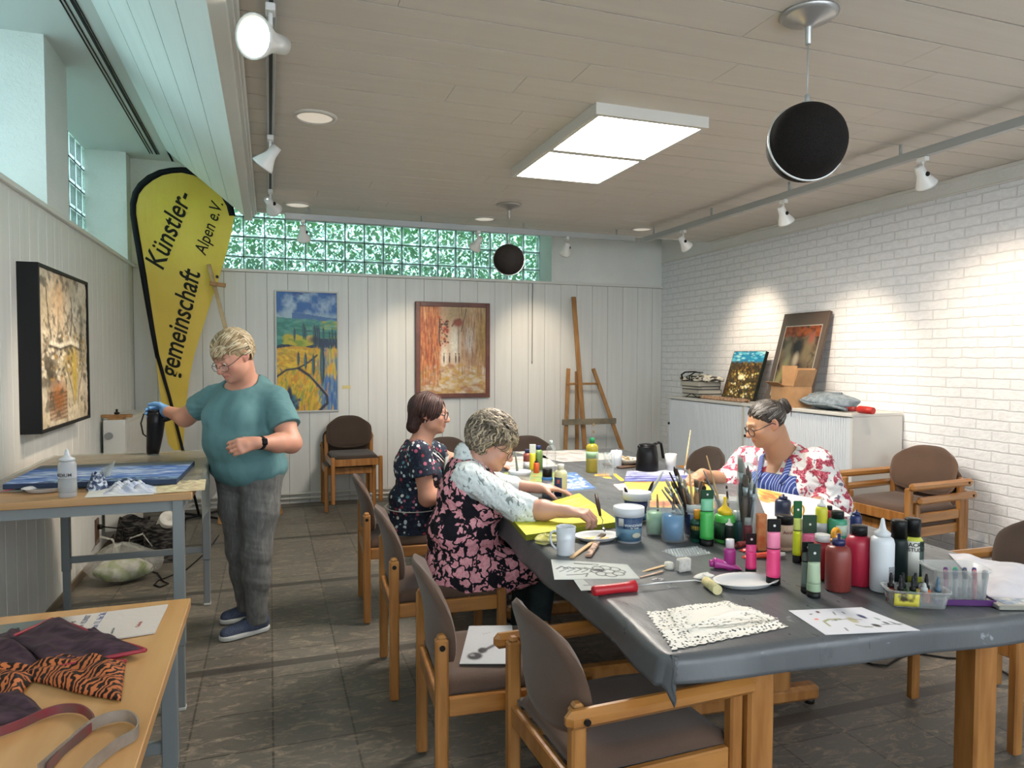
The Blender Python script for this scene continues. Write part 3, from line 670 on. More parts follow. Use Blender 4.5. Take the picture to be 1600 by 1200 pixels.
# ---- easels
M_ez = mottled('easel_wood', '#a97c4a', '#8f6436', 3, .55, (8, 8, 1)); M_ezg = mottled('easel_tray_worn', '#6e6454', '#8c8068', 6, .8)
o = thing('tall_easel', 'tall wooden studio easel standing against the back wall', 'easel', (3.26, 6.9, 0))
def ebar(name, p, q, w, h, m=M_ez, par=None):
    b0 = Vector((3.26, 6.9, 0)); mb = MB(); mb.bar(Vector(p)-b0, Vector(q)-b0, w, h, .003, upv=(0, 1, 0)); return mb.obj(name, m, par or o)
ebar('mast', (3.215, 6.78, .02), (3.175, 7.10, 2.12), .05, .022); ebar('leg', (2.86, 6.62, .004), (3.10, 7.06, 1.33), .042, .022); ebar('leg', (3.72, 6.62, .004), (3.40, 7.06, 1.33), .042, .022)
ebar('leg', (3.26, 7.16, .004), (3.22, 7.10, 1.30), .04, .022)
ebar('crossbar', (3.05, 7.00, 1.165), (3.43, 7.00, 1.165), .022, .04); ebar('tray', (2.93, 6.82, .765), (3.56, 6.82, .765), .06, .03, M_ezg); 
mb = MB()
for k in range(9): mb.box((-.01, -.152, .12+k*.075), (.012, -.145, .15+k*.075))
mb.obj('peg_holes', mat('peg_hole_light', '#cdb68d', .7), o)
o = thing('field_easel', 'wooden field easel behind the woman in turquoise, beside the yellow banner', 'easel', (-.28, 6.75, 0))
def ebar2(name, p, q, w, h, m=M_ez):
    b0 = Vector((-.28, 6.75, 0)); mb = MB(); mb.bar(Vector(p)-b0, Vector(q)-b0, w, h, .002, upv=(0, 1, 0)); return mb.obj(name, m, o)
ebar2('mast', (-.2, 6.78, 1.0), (-.50, 6.80, 2.27), .035, .02, mottled('easel_pale_wood', '#c0ab84', '#9a7a4c', 5, .6)); ebar2('leg', (-.42, 6.5, .004), (-.26, 6.76, 1.25), .035, .02); ebar2('leg', (.09, 6.75, .004), (-.20, 6.80, 1.25), .035, .02); ebar2('leg', (-.16, 7.1, .004), (-.23, 6.84, 1.25), .035, .02)
ebar2('head_block', (-.49, 6.77, 2.10), (-.36, 6.77, 2.085), .035, .03)
mb = MB(); mb.cyl((-.15, .0, 2.16), (-.15, .045, 2.16), .012, n=10); mb.obj('clamp_screw', M_bolt, o)

# ---- radiator
o = thing('radiator', 'white panel radiator in the back left corner below the windows', 'radiator', (-1.08, 6.3, 0))
mb = MB(); mb.box((-.07, -.52, .16), (.075, .55, .985), .006); mb.obj('body', mat('radiator_enamel', '#d2cfc8', .35), o)
mb = MB()
for k in range(30): mb.box((.076, -.5+k*.035, .19), (.08, -.48+k*.035, .95))
mb.obj('fins', mat('radiator_enamel', '#d2cfc8', .35), o)
mb = MB(); mb.cyl((-.03, -.52, .87), (-.03, -.55, .87), .026, n=16); mb.obj('valve', mat('valve_grey', '#8b8b89', .4, .4), o)
mb = MB(); mb.box((-.05, -.3, 0), (.05, -.26, .17)); mb.obj('bracket', M_white, o); mb = MB(); mb.box((-.05, .3, 0), (.05, .34, .17)); mb.obj('bracket', M_white, o)
o = thing('wooden_clamp', 'small wooden clamp block lying on the radiator', 'clamp', (-1.07, 5.85, .985))
mb = MB(); mb.box((-.1, -.02, .012), (.1, .03, .035), .003); mb.box((-.05, -.05, 0), (.05, .06, .014), .003); mb.obj('block', M_ez, o); mb = MB(); mb.cyl((0, 0, .03), (0, 0, .075), .008, n=10); mb.ball((0, 0, .045), (.02, .02, .01)); mb.obj('screw', M_bolt, o)

# ================================================================ BANNER
yb_ = 6.86
def bp(px, py): p = at(px, py, y=yb_); return Vector((p.x, 0, p.z))
bo = thing('feather_banner', 'yellow feather banner with black lettering in the back left corner', 'banner', (-.75, yb_, 0))
off = Vector((-.75, 0, 0))
edge = [(243, 560), (235, 520), (226, 470), (219, 430), (213, 395), (207, 360), (203.5, 335), (203, 318), (207, 300), (216, 286), (230, 274), (248, 265.5), (266, 262), (284, 261), (303, 263), (322, 270), (340, 283), (354, 298), (363, 315), (368, 337)]
inner = [(250, 560), (242, 515), (235, 470), (229, 430), (223, 395), (217, 360), (213, 335), (213, 320), (217, 304), (226, 292), (239, 282), (254, 274), (268, 271), (284, 270), (302, 274), (320, 282), (334, 294), (346, 308), (354, 322), (358, 337)]
right = [(366, 337), (362, 362), (354, 395), (345, 425), (333, 462), (318, 508), (304, 553), (296, 590), (290, 640), (286, 703)]
left_low = [(247, 590), (252, 630), (257, 665), (263, 694), (272, 704)]
poly = edge[::-1][::-1]
fab = [(p[0]+2, p[1]) if i > 10 else p for i, p in enumerate(inner)][::-1]
fpoly = left_low[::-1]+[(243, 560)]+inner+right
M_flag = bpy.data.materials.new('flag_yellow'); M_flag.use_nodes = True; t = NT(M_flag); out = t.t.nodes['Material Output']
fc = t.ramp(t.noise(t.coord('Object'), 3, 3), [(.3, '#ffe67c'), (.7, '#f6da68')]); t.color(fc); t.b.inputs['Roughness'].default_value = .6
t.bump(t.noise(t.coord('Object', (1.5, 1, .5)), 5, 4, .6, 1.0), .35, .03)
tl = t.n('ShaderNodeBsdfTranslucent'); t.l(fc, tl.inputs[0]); tr = t.n('ShaderNodeBsdfTransparent'); tr.inputs[0].default_value = (*hexc('#e6df60'), 1)
m1 = t.n('ShaderNodeMixShader'); m1.inputs[0].default_value = .35; t.l(t.b.outputs[0], m1.inputs[1]); t.l(tl.outputs[0], m1.inputs[2])
m2 = t.n('ShaderNodeMixShader'); m2.inputs[0].default_value = .26; t.l(m1.outputs[0], m2.inputs[1]); t.l(tr.outputs[0], m2.inputs[2]); t.l(m2.outputs[0], out.inputs[0])
from mathutils.geometry import tessellate_polygon
def flat_poly(px, d=0.0, th=.002):
    pts = [bp(*p)-off+Vector((0, d, 0)) for p in px]; tri = tessellate_polygon([pts]); mb = MB(); n = len(pts)
    mb.add(pts+[p+Vector((0, th, 0)) for p in pts], [tuple(t_) for t_ in tri]+[tuple(n+i for i in t_[::-1]) for t_ in tri]+[(i, (i+1) % n, n+(i+1) % n, n+i) for i in range(n)]); return mb
flat_poly(fpoly).obj('fabric', M_flag, bo)
M_fblk = mat('banner_black_sleeve', '#121217', .7)
mb = MB(); pe = [bp(*p)-off for p in edge]; pi_ = [bp(*p)-off for p in inner]
vs = []
for a_, b_ in zip(pe, pi_): vs += [a_+Vector((0, -.003, 0)), (a_+b_)/2+Vector((0, -.014, 0)), b_+Vector((0, -.003, 0)), (a_+b_)/2+Vector((0, .012, 0))]
fs = []
for i in range(len(pe)-1):
    for k in range(4): fs.append((i*4+k, i*4+(k+1) % 4, (i+1)*4+(k+1) % 4, (i+1)*4+k))
fs += [(0, 1, 2, 3), tuple(len(vs)-4+k for k in (3, 2, 1, 0))]
mb.add(vs, fs, True); mb.obj('pole_sleeve', M_fblk, bo)
foot = Vector((.14, -.02, .02))
mb = MB(); mb.tube([bp(246, 555)-off+Vector((0, -.01, 0)), bp(265, 620)-off+Vector((0, -.012, 0)), bp(286, 703)-off+Vector((0, -.015, 0)), foot], [.016, .013, .012, .011], 12); mb.obj('pole', M_fblk, bo)
mb = MB(); mb.bar(foot+Vector((-.2, -.2, 0)), foot+Vector((.2, .2, 0)), .03, .012); mb.obj('base', M_fblk, bo); mb = MB(); mb.bar(foot+Vector((.2, -.2, 0)), foot+Vector((-.2, .2, 0)), .03, .012); mb.obj('base', M_fblk, bo)
M_ink = mat('banner_ink', '#1c1b16', .7)
def text(body, origin, direction, size, parent, m, shear=.35, bold=.012, normal=(0, -1, 0), align='LEFT', name='lettering', space=1.0, sx=1.0, ext=.0006):
    """lettering on a surface: direction is the writing direction, normal faces the reader"""
    cu = bpy.data.curves.new(name, 'FONT'); cu.body = body; cu.size = size; cu.shear = shear; cu.offset = bold*size; cu.align_x = align; cu.space_character = space; cu.extrude = ext
    o_ = bpy.data.objects.new(name, cu); C.objects.link(o_); cu.materials.append(m)
    d = Vector(direction).normalized(); nn = Vector(normal).normalized(); u_ = nn.cross(d).normalized()
    M = Matrix(((d.x*sx, u_.x, nn.x, origin[0]), (d.y*sx, u_.y, nn.y, origin[1]), (d.z*sx, u_.z, nn.z, origin[2]), (0, 0, 0, 1)))
    # turn the lettering into a mesh so that it is a plain part
    dg = bpy.context.evaluated_depsgraph_get(); me = bpy.data.meshes.new_from_object(o_.evaluated_get(dg)); bpy.data.objects.remove(o_); bpy.data.curves.remove(cu)
    me.name = name; me.transform(M); 
    if not me.materials: me.materials.append(m)
    ob = bpy.data.objects.new(name, me); C.objects.link(ob); ob.parent = parent; return ob
def ftext(body, p, q, size, **k):
    a_ = bp(*p)-off; b_ = bp(*q)-off; a_.y = -.004; d = b_-a_; d.y = 0; return text(body, a_, d, size, bo, M_ink, **k)
ftext('Künstler-', (254, 424), (301, 305), .235, shear=.28, bold=.012, sx=.80)
ftext('gemeinschaft', (276, 592), (319, 400), .235, shear=.28, bold=.012, sx=.785)
ftext('Alpen e.V.', (321, 400), (347, 325), .15, shear=.25, bold=.006, sx=.80)

# ================================================================ PAINTINGS
def vnoise(nx, ny, cx, cy, seed):
    r = np.random.default_rng(seed); g = r.random((cy+2, cx+2)); y = np.linspace(0, cy, ny); x = np.linspace(0, cx, nx)
    yi = y.astype(int); xi = x.astype(int); fy = (y-yi)[:, None]; fx = (x-xi)[None, :]; fy = fy*fy*(3-2*fy); fx = fx*fx*(3-2*fx)
    a = g[yi][:, xi]; b = g[yi][:, xi+1]; c = g[yi+1][:, xi]; d = g[yi+1][:, xi+1]
    return (a*(1-fx)+b*fx)*(1-fy)+(c*(1-fx)+d*fx)*fy
def fbm(nx, ny, cx, cy, seed, o=4):
    s_ = 0; w = .5; tot = 0
    for i in range(o): s_ = s_+w*vnoise(nx, ny, cx*2**i, cy*2**i, seed+i); tot += w; w *= .55
    return s_/tot
class Canvas:
    def __init__(s, nx, ny, col):
        s.nx, s.ny = nx, ny; s.im = np.zeros((ny, nx, 3)); s.im[:] = np.array(hexc(col)); s.X, s.Y = np.meshgrid(np.linspace(0, 1, nx), np.linspace(1, 0, ny)); s.asp = ny/nx
    def c(s, h): return np.array(hexc(h))
    def over(s, mask, col):
        m = np.clip(mask, 0, 1)[..., None]; s.im = s.im*(1-m)+(s.c(col) if isinstance(col, str) else col)*m
    def ell(s, x, y, rx, ry, col, soft=.15, ang=0, a=1):
        dx = s.X-x; dy = (s.Y-y)*s.asp; ry = ry*s.asp; c_, s_ = math.cos(ang), math.sin(ang)
        d = np.sqrt(((dx*c_+dy*s_)/rx)**2+((-dx*s_+dy*c_)/ry)**2); s.over(a*np.clip((1+soft-d)/(2*soft), 0, 1), col)
    def line(s, pts, w, col, a=1, taper=False):
        m = np.zeros_like(s.X)
        for k, ((x0, y0), (x1, y1)) in enumerate(zip(pts[:-1], pts[1:])):
            ax, ay, bx, by = x0, y0*s.asp, x1, y1*s.asp; dx, dy = bx-ax, by-ay; L = dx*dx+dy*dy+1e-12
            t_ = np.clip(((s.X-ax)*dx+(s.Y*s.asp-ay)*dy)/L, 0, 1); d = np.hypot(s.X-ax-t_*dx, s.Y*s.asp-ay-t_*dy)
            ww = w*(1-t_*.8) if taper else w; m = np.maximum(m, np.clip(1.5-d/ww, 0, 1))
        s.over(m*a, col)
    def dabs(s, n, cols, rx, ry, region, seed, ang=(0, 0), a=.8, fn=None):
        r = random.Random(seed)
        for _ in range(n):
            x = r.uniform(region[0], region[2]); y = r.uniform(region[1], region[3])
            if fn and not fn(x, y): continue
            # local window only, for speed
            k = r.uniform(.5, 1.3); X0 = max(0, int((x-rx*k*2)*s.nx)); X1 = min(s.nx, int((x+rx*k*2)*s.nx)+2); yy = 1-y; Y0 = max(0, int((yy-ry*k*2-rx/s.asp)*s.ny)); Y1 = min(s.ny, int((yy+ry*k*2+rx/s.asp)*s.ny)+2)
            if X1 <= X0 or Y1 <= Y0: continue
            g = r.uniform(*ang); c_, s_ = math.cos(g), math.sin(g); dx = s.X[Y0:Y1, X0:X1]-x; dy = (s.Y[Y0:Y1, X0:X1]-y)*s.asp
            d = np.sqrt(((dx*c_+dy*s_)/(rx*k))**2+((-dx*s_+dy*c_)/(ry*k*s.asp))**2); m = (a*np.clip((1.3-d)/.5, 0, 1))[..., None]
            s.im[Y0:Y1, X0:X1] = s.im[Y0:Y1, X0:X1]*(1-m)+s.c(r.choice(cols))*m
    def grain(s, amt, cx, cy, seed):
        n = fbm(s.nx, s.ny, cx, cy, seed, 3)-.5; s.im = np.clip(s.im*(1+amt*n[..., None]*2), 0, 1)
    def mesh(s, name, P, parent=None, bump=0, seed=5, rough=.45):
        """P(u,v) gives the place of a point; u to the right, v upwards"""
        mb = MB(); ny, nx = s.ny, s.nx
        vs = [P(i/(nx-1), 1-j/(ny-1)) for j in range(ny) for i in range(nx)]
        mb.add(vs, [(j*nx+i, (j+1)*nx+i, (j+1)*nx+i+1, j*nx+i+1) for j in range(ny-1) for i in range(nx-1)], True)
        mn = 'paint_%g' % rough
        if mn not in MATS:
            m = mat(mn, '#808080', rough); t_ = NT(m); ca = t_.n('ShaderNodeVertexColor'); ca.layer_name = 'Col'; t_.color(ca.outputs[0]); t_.bump(t_.noise(t_.coord('Object'), 60, 4, .6), .25, .004)
        return mb.obj(name, MATS[mn], parent, colors=s.im.reshape(-1, 3), fix=False)
# Tuscan landscape on the back wall
def landscape():
    c = Canvas(110, 200, '#2f66a8'); X, Y = c.X, c.Y; n = fbm(110, 200, 5, 9, 3)
    c.over(np.clip((n-.42)*4, 0, 1)*(Y > .78), '#a9c0d2'); c.over(np.clip((fbm(110, 200, 3, 14, 8)-.55)*5, 0, 1)*(Y > .78), '#1f4a91'); c.over(np.clip((.84-Y)*16, 0, .7), '#9cb9c4')
    c.over((Y < .805+.02*np.sin(X*4+.5)).astype(float)*(X > .25), '#476fa6'); c.over((Y < .79-.045*X).astype(float), '#4d8f8a'); c.over((Y < .765-.06*X).astype(float)*.8, '#2f7a72')
    c.over(np.clip(1-np.abs(Y-(.70-.05*X))*120, 0, 1), '#1d4f54'); c.over((Y < .69-.05*X).astype(float), '#3c8478'); c.over((Y < .76-.0*X)*(Y > .69)*(X > .72)*1.0, '#b2b23f')
    c.dabs(260, ['#2f7f78', '#5aa39a', '#3a8f70', '#67a08a'], .05, .008, (0, .56, 1, .77), 4, (-.2, .2), .5)
    c.over((Y < .60+.03*np.sin(X*7+1)).astype(float)*(X > .1), '#6f8f35'); c.dabs(80, ['#b5b63b', '#7f9a2f', '#c9b53a'], .06, .015, (.15, .55, .6, .63), 9, (-.3, .3), .8)
    c.over((Y < .55+.012*np.sin(X*12)).astype(float), '#123047'); c.over((Y < .61)*(Y > .5)*(X > .62)*1.0, '#143350')
    c.over((Y < .525+.02*np.sin(X*5)).astype(float)*(X < .66), '#d9a02c'); c.over((Y < .50).astype(float), '#e0ab2b')
    c.dabs(900, ['#e7b92f', '#d68f25', '#c7a52a', '#efcb3c', '#b8963a'], .05, .012, (0, .05, 1, .52), 12, (-.5, .5), .7)
    c.dabs(420, ['#e3b62d', '#d0c23a', '#4f77b0', '#7fa05a', '#e8a02c'], .012, .045, (.66, 0, 1, .5), 13, (-.1, .1), .8); c.dabs(200, ['#3f68a8', '#567fb8', '#2f62a0', '#6e94a0'], .012, .05, (.72, 0, 1, .26), 14, (-.1, .1), .8)
    for k in range(9): c.line([(.05+.1*k, .36-.002*k*k), (.18+.08*k, .22-.01*k), (.24+.07*k, .0)], .010, ['#466f8a', '#7f9a3c', '#c79a2a'][k % 3], .8)
    c.dabs(260, ['#e3c33b', '#e9b52c', '#93a33a', '#d98f2a'], .016, .035, (.02, .02, .72, .34), 15, (-.5, -.1), .75)
    c.line([(0, .29), (.15, .345), (.35, .36), (.52, .41), (.66, .47)], .014, '#16263c'); c.line([(.35, .36), (.55, .29), (.7, .2), (.82, .13), (.83, .06), (.7, .0)], .022, '#1b2233'); c.line([(.55, .3), (.75, .19), (.86, .12)], .007, '#a48a7a')
    for x, y, h, w in ((.29, .60, .10, .014), (.44, .62, .12, .018), (.47, .61, .10, .014), (.62, .55, .18, .02), (.66, .56, .16, .018), (.69, .55, .17, .018), (.77, .60, .11, .014), (.87, .58, .10, .012), (.92, .57, .13, .014), (.97, .58, .10, .012), (.35, .39, .11, .018), (.47, .36, .13, .02), (.60, .31, .17, .022), (.75, .25, .30, .034)):
        c.ell(x, y+h*.45, w*1.2, h*.55, '#14293f', .2); c.ell(x-w*.25, y+h*.42, w*.5, h*.42, '#3e7f86', .5, a=.75)
    c.ell(.535, .615, .035, .022, '#d8b06a', .2); c.ell(.62, .60, .09, .03, '#15233a', .5, a=.8)
    c.ell(.12, .06, .2, .09, '#142a3e', .2, .5); c.ell(.2, .14, .04, .07, '#17324a', .3); c.dabs(40, ['#2f6f8a', '#1a3550'], .03, .02, (0, 0, .38, .12), 16, (-1, 1), .7)
    c.grain(.12, 30, 50, 2); return c
def hang(name, label, cat, x0, x1, z0, z1, c, frame_m, fw, depth, y=YB):
    o = thing(name, label, cat, ((x0+x1)/2, y, (z0+z1)/2)); a = (x1-x0)/2; b_ = (z1-z0)/2
    mb = MB()
    for q in (((-a, 0, -b_), (-a+fw, 0, b_)), ((a-fw, 0, -b_), (a, 0, b_)), ((-a+fw, 0, -b_), (a-fw, 0, -b_+fw)), ((-a+fw, 0, b_-fw), (a-fw, 0, b_))):
        mb.box((q[0][0], -depth, q[0][2]), (q[1][0], -.002, q[1][2]), .003)
    mb.obj('frame', frame_m, o)
    mb = MB(); mb.box((-a+fw, -depth+.012, -b_+fw), (a-fw, -.004, b_-fw)); mb.obj('backing', mat('backing_board', '#6b5a48', .8), o)
    c.mesh('canvas', lambda u, v: ((-a+fw)+(2*a-2*fw)*u, -depth+.0095, (-b_+fw)+(2*b_-2*fw)*v), o)
    return o
hang('landscape_painting', 'tall landscape painting of cypresses and yellow fields in a thin white frame', 'painting', .055, .658, .905, 2.10, landscape(), mat('thin_white_frame', '#c9c7c0', .4), .016, .03)
def alley():
    c = Canvas(120, 160, '#c9a583'); X, Y = c.X, c.Y; f1 = fbm(120, 160, 4, 3, 31); f2 = fbm(120, 160, 26, 6, 33)
    c.over(np.clip((.34-X)*8, 0, 1), '#b8653a'); c.over(np.clip((.29-X)*8, 0, 1)*np.clip((f2-.4)*5, 0, 1), '#8a4426'); c.over(np.clip((.29-X)*8, 0, 1)*np.clip((f1-.5)*5, 0, 1), '#de9350')
    c.over(np.clip((X-.82)*9, 0, 1)*np.clip((Y-.25)*6, 0, 1), '#a8873c'); c.over(np.clip((X-.6)*5, 0, 1)*np.clip((f2-.45)*5, 0, .7), '#9a6a4c'); c.over(np.clip((Y-.72)*5, 0, 1)*np.clip((X-.3)*6, 0, 1)*np.clip((f1-.4)*4, 0, .8), '#b79e74')
    c.over(np.clip(1-np.hypot((X-.52)/.12, (Y-.58)/.3), 0, 1)*1.4, '#e4dccb'); c.over(np.clip(1-np.hypot((X-.75)/.10, (Y-.62)/.22), 0, 1), '#e3dcd0'); c.over(np.clip(1-np.hypot((X-.36)/.08, (Y-.42)/.2), 0, 1)*1.3, '#eadfcd')
    c.over(np.clip((.33-Y)*7, 0, 1)*.8, '#c2a168'); c.dabs(260, ['#c59a3e', '#d8cbb4', '#b08a4e', '#a8704a', '#cfc2ae'], .05, .02, (.05, 0, 1, .32), 21, (-.4, .4), .55)
    c.dabs(420, ['#a34f2b', '#d98a4c', '#c46a38', '#7f3f24', '#e0a870'], .007, .05, (0, .1, .3, 1), 22, (-.05, .05), .6); c.dabs(200, ['#8f5a3c', '#caa27a', '#b58d4a', '#7a4a34'], .006, .06, (.58, .25, 1, 1), 23, (-.05, .05), .5)
    c.dabs(60, ['#3a1e1a', '#6a2c20', '#c9442c'], .014, .012, (.28, .55, .42, .88), 24, (-1, 1), .85); c.line([(.29, .86), (.285, .6), (.3, .55)], .009, '#2c1a18'); c.line([(.70, .98), (.66, .84), (.62, .72)], .008, '#4f4238', .8)
    c.ell(.57, .82, .075, .045, '#a3543c', .3); c.line([(.48, .78), (.53, .84), (.6, .86)], .012, '#8a4a3a'); c.line([(.57, .78), (.57, .45)], .005, '#7a5a44', .7)
    for x in (.355, .44, .535, .585): c.ell(x, .40, .011, .05, '#3f2c30', .3); c.ell(x, .46, .008, .008, '#3a2a2c', .3)
    c.grain(.2, 40, 50, 5); return c
hang('village_painting', 'brown and orange painting of a village lane in a red-brown frame', 'painting', 1.433, 2.235, 1.022, 2.027, alley(), mottled('frame_mahogany', '#5a2c1d', '#6f3b28', 9, .4), .048, .05)
# small card by the landscape
mb = MB(); mb.box((.69, YB-.003, 1.13), (.775, YB, 1.165)); oo = mb.obj('caption_card', mat('card_paper', '#d7c98f', .7)); tag(oo, 'tiny caption card on the wall right of the cypress landscape', 'card')
# hanging cord
mb = MB(); mb.tube([(2.735, YB-.008, 2.27), (2.733, YB-.008, 1.8), (2.731, YB-.008, 1.38)], .0035, 6); mb.ball((2.731, YB-.008, 1.40), (.006, .006, .02), 8, 6); tag(mb.obj('hanging_chain', mat('chain_grey', '#77736c', .5, .5)), 'thin picture chain hanging down the back wall left of the tall easel', 'chain')
# deep framed abstract on the left wall
def abstract():
    c = Canvas(130, 120, '#b9ab90'); X, Y = c.X, c.Y; f1 = fbm(130, 120, 3, 4, 41); f2 = fbm(130, 120, 14, 14, 43); 
    c.over(np.clip((f1-.42)*3, 0, .8), '#d3c8b4'); c.over(np.clip(1-np.hypot((X-.42)/.28, (Y-.85)/.28), 0, 1)*.7, '#b98f60'); c.over(np.clip(1-np.hypot((X-.68)/.3, (Y-.75)/.3), 0, 1)*.8, '#b9b6a8')
    c.over(np.clip(1-np.hypot((X-.2)/.25, (Y-.36)/.2), 0, 1)*1.3, '#4a4234'); c.over(np.clip(1-np.hypot((X-.62)/.28, (Y-.42)/.16), 0, 1), '#a88f45'); c.over(np.clip(1-np.hypot((X-.35)/.22, (Y-.18)/.16), 0, 1)*1.5, '#a4693a')
    for k in range(16): c.line([(.18, .04+k*.012), (.52, .03+k*.012)], .004, '#6d4524', .8)
    c.over(np.clip((f2-.56)*6, 0, .75), '#4b4438'); c.dabs(200, ['#2f2a22', '#6d6352', '#e6ddc6', '#8b7c60', '#a9823f'], .025, .012, (.05, .3, .95, .62), 44, (-.4, .4), .7)
    c.line([(.14, .9), (.2, .66), (.22, .56)], .008, '#4b3a2c'); c.line([(.64, .86), (.66, .7), (.62, .6)], .012, '#4b3a2c', .8); c.line([(.38, .78), (.36, .62)], .008, '#6a5238', .7); c.line([(.88, .72), (.84, .5), (.9, .4)], .03, '#3b382f', .6)
    c.line([(.2, .54), (.38, .52), (.6, .55), (.8, .53)], .016, '#e4dcc8', .9); c.line([(.2, .52), (.4, .50), (.62, .53), (.82, .50)], .008, '#2d261f', .9)
    c.line([(.5, .4), (.62, .25), (.68, .12)], .012, '#5b5142', .7); c.line([(.9, .36), (.8, .22), (.76, .1)], .010, '#5b5142', .7); c.ell(.7, .32, .05, .18, '#b9a045', .4); c.grain(.35, 40, 40, 6); return c
o = thing('box_framed_painting', 'textured brown abstract painting in a deep black box frame on the left wall', 'painting', (XL, 4.57, 1.485)); y0, y1, z0, z1, D = -.50, .51, -.425, .432, .095
mb = MB(); f_ = .018
for q in (((0, y0, z0), (D, y0+f_, z1)), ((0, y1-f_, z0), (D, y1, z1)), ((0, y0+f_, z0), (D, y1-f_, z0+f_)), ((0, y0+f_, z1-f_), (D, y1-f_, z1))): mb.box(q[0], q[1], .002)
mb.obj('frame', mat('matte_black_frame', '#121314', .5), o); mb = MB(); mb.box((.002, y0+f_, z0+f_), (D-.02, y1-f_, z1-f_)); mb.obj('backing', mat('backing_board', '#6b5a48', .8), o)
c = abstract(); nb = fbm(130, 120, 16, 16, 47, 4)
c.mesh('canvas', lambda u, v: (D-.012+.010*(nb[min(119, int((1-v)*119)), min(129, int(u*129))]-.5), y0+f_+(y1-y0-2*f_)*u, z0+f_+(z1-z0-2*f_)*v), o, rough=.6)
# small screws in the walls
for (px, py) in ((486, 412-0), (1186, 430)): pass

# ---- things on the cabinets
def leaning(name, label, px_bl, px_br, xb_, xt_, h, c, frame_m, fw, depth, mat_=None, z=1.068):
    """picture standing on the cabinet, leaning on the wall: seen edge points give its y range"""
    ya = at(*px_bl, x=xb_).y; yb2 = at(*px_br, x=xb_).y; o = thing(name, label, 'painting', (xb_, (ya+yb2)/2, z)); w = abs(ya-yb2)/2; tilt = math.asin((xt_-xb_)/h)
    Rm = Matrix.Rotation(tilt, 4, 'Y')
    def q(a, b): 
        mb_.M = Rm; mb_.box(a, b, .002); mb_.M = None
    mb_ = MB()
    for a, b in (((0, -w, 0), (depth, -w+fw, h)), ((0, w-fw, 0), (depth, w, h)), ((0, -w+fw, 0), (depth, w-fw, fw)), ((0, -w+fw, h-fw), (depth, w-fw, h))): q(a, b)
    mb_.obj('frame', frame_m, o); mb_ = MB(); q((.004, -w+fw, fw), (depth-.002, w-fw, h-fw)); mb_.obj('backing', mat('backing_board', '#6b5a48', .8), o)
    c.mesh('canvas', lambda u, v: tuple(Rm @ Vector((.002, w-fw-(2*w-2*fw)*u, fw+(h-2*fw)*v))), o, rough=.15 if mat_ else .4)
    return o, Rm, w, h
def pond():
    c = Canvas(60, 76, '#3a2f1c'); X, Y = c.X, c.Y; c.over(np.clip((Y-.74)*14, 0, 1), '#1f7fa6'); c.dabs(60, ['#5fb8cf', '#1a6a94', '#a8dbe0'], .06, .02, (0, .8, 1, 1), 51, (-.3, .3), .8)
    c.dabs(500, ['#5a3a1c', '#2a2414', '#7a5a26', '#4a4a1e', '#9a7a34', '#231a10'], .025, .02, (0, 0, 1, .78), 52, (-1, 1), .8); c.dabs(50, ['#e8dfa0', '#f4f0d8', '#c9b864'], .025, .02, (.15, .05, .95, .55), 53, (-1, 1), .9); c.ell(.45, .46, .09, .05, '#f2e6bc', .4); return c
leaning('pond_painting', 'small square canvas of a brown pond under a blue sky on the cabinet', (1127, 618), (1176, 618), 4.12, 4.26, .47, pond(), mat('dark_canvas_edge', '#23261f', .6), .004, .035)
def goats():
    c = Canvas(80, 130, '#5b4f48'); X, Y = c.X, c.Y; inn = (X > .1)*(X < .92)*(Y > .08)*(Y < .86)
    c.over(inn*1.0, '#3a2c24'); ins = Canvas(80, 130, '#43332a'); ins.dabs(500, ['#5f5040', '#2f2220', '#54433a', '#6f5e46', '#4a302c', '#7a6c54'], .05, .05, (0, 0, 1, 1), 61, (-1, 1), .6)
    ins.dabs(90, ['#7a3f26', '#8f4a28', '#5f2c20'], .05, .02, (.1, .74, .92, .86), 62, (-.5, .5), .8); ins.ell(.3, .5, .09, .2, '#6f6a58', .5, .2, .7); ins.ell(.7, .58, .1, .16, '#7a6a50', .5, 0, .8); ins.ell(.48, .62, .12, .1, '#2a2022', .4); ins.ell(.5, .48, .06, .07, '#b3a58f', .5, 0, .8); ins.ell(.75, .72, .06, .06, '#9a4a44', .5, 0, .7); ins.ell(.2, .25, .07, .22, '#a09a66', .5, -.3, .7); ins.ell(.6, .2, .1, .2, '#3a2a2e', .5, 0, .7)
    m = inn[..., None]; c.im = c.im*(1-m)+ins.im*m
    c.line([(.1, .08), (.1, .86), (.92, .86), (.92, .08), (.1, .08)], .006, '#c9c2b4', .8); return c
fo, Rm, w_, h_ = leaning('glazed_picture', 'large glazed dark picture with a wide brown mount leaning on the brick wall', (1193, 622), (1262, 622), 4.09, 4.30, .80, goats(), mat('thin_bronze_frame', '#4d4038', .4, .3), .008, .03, True)
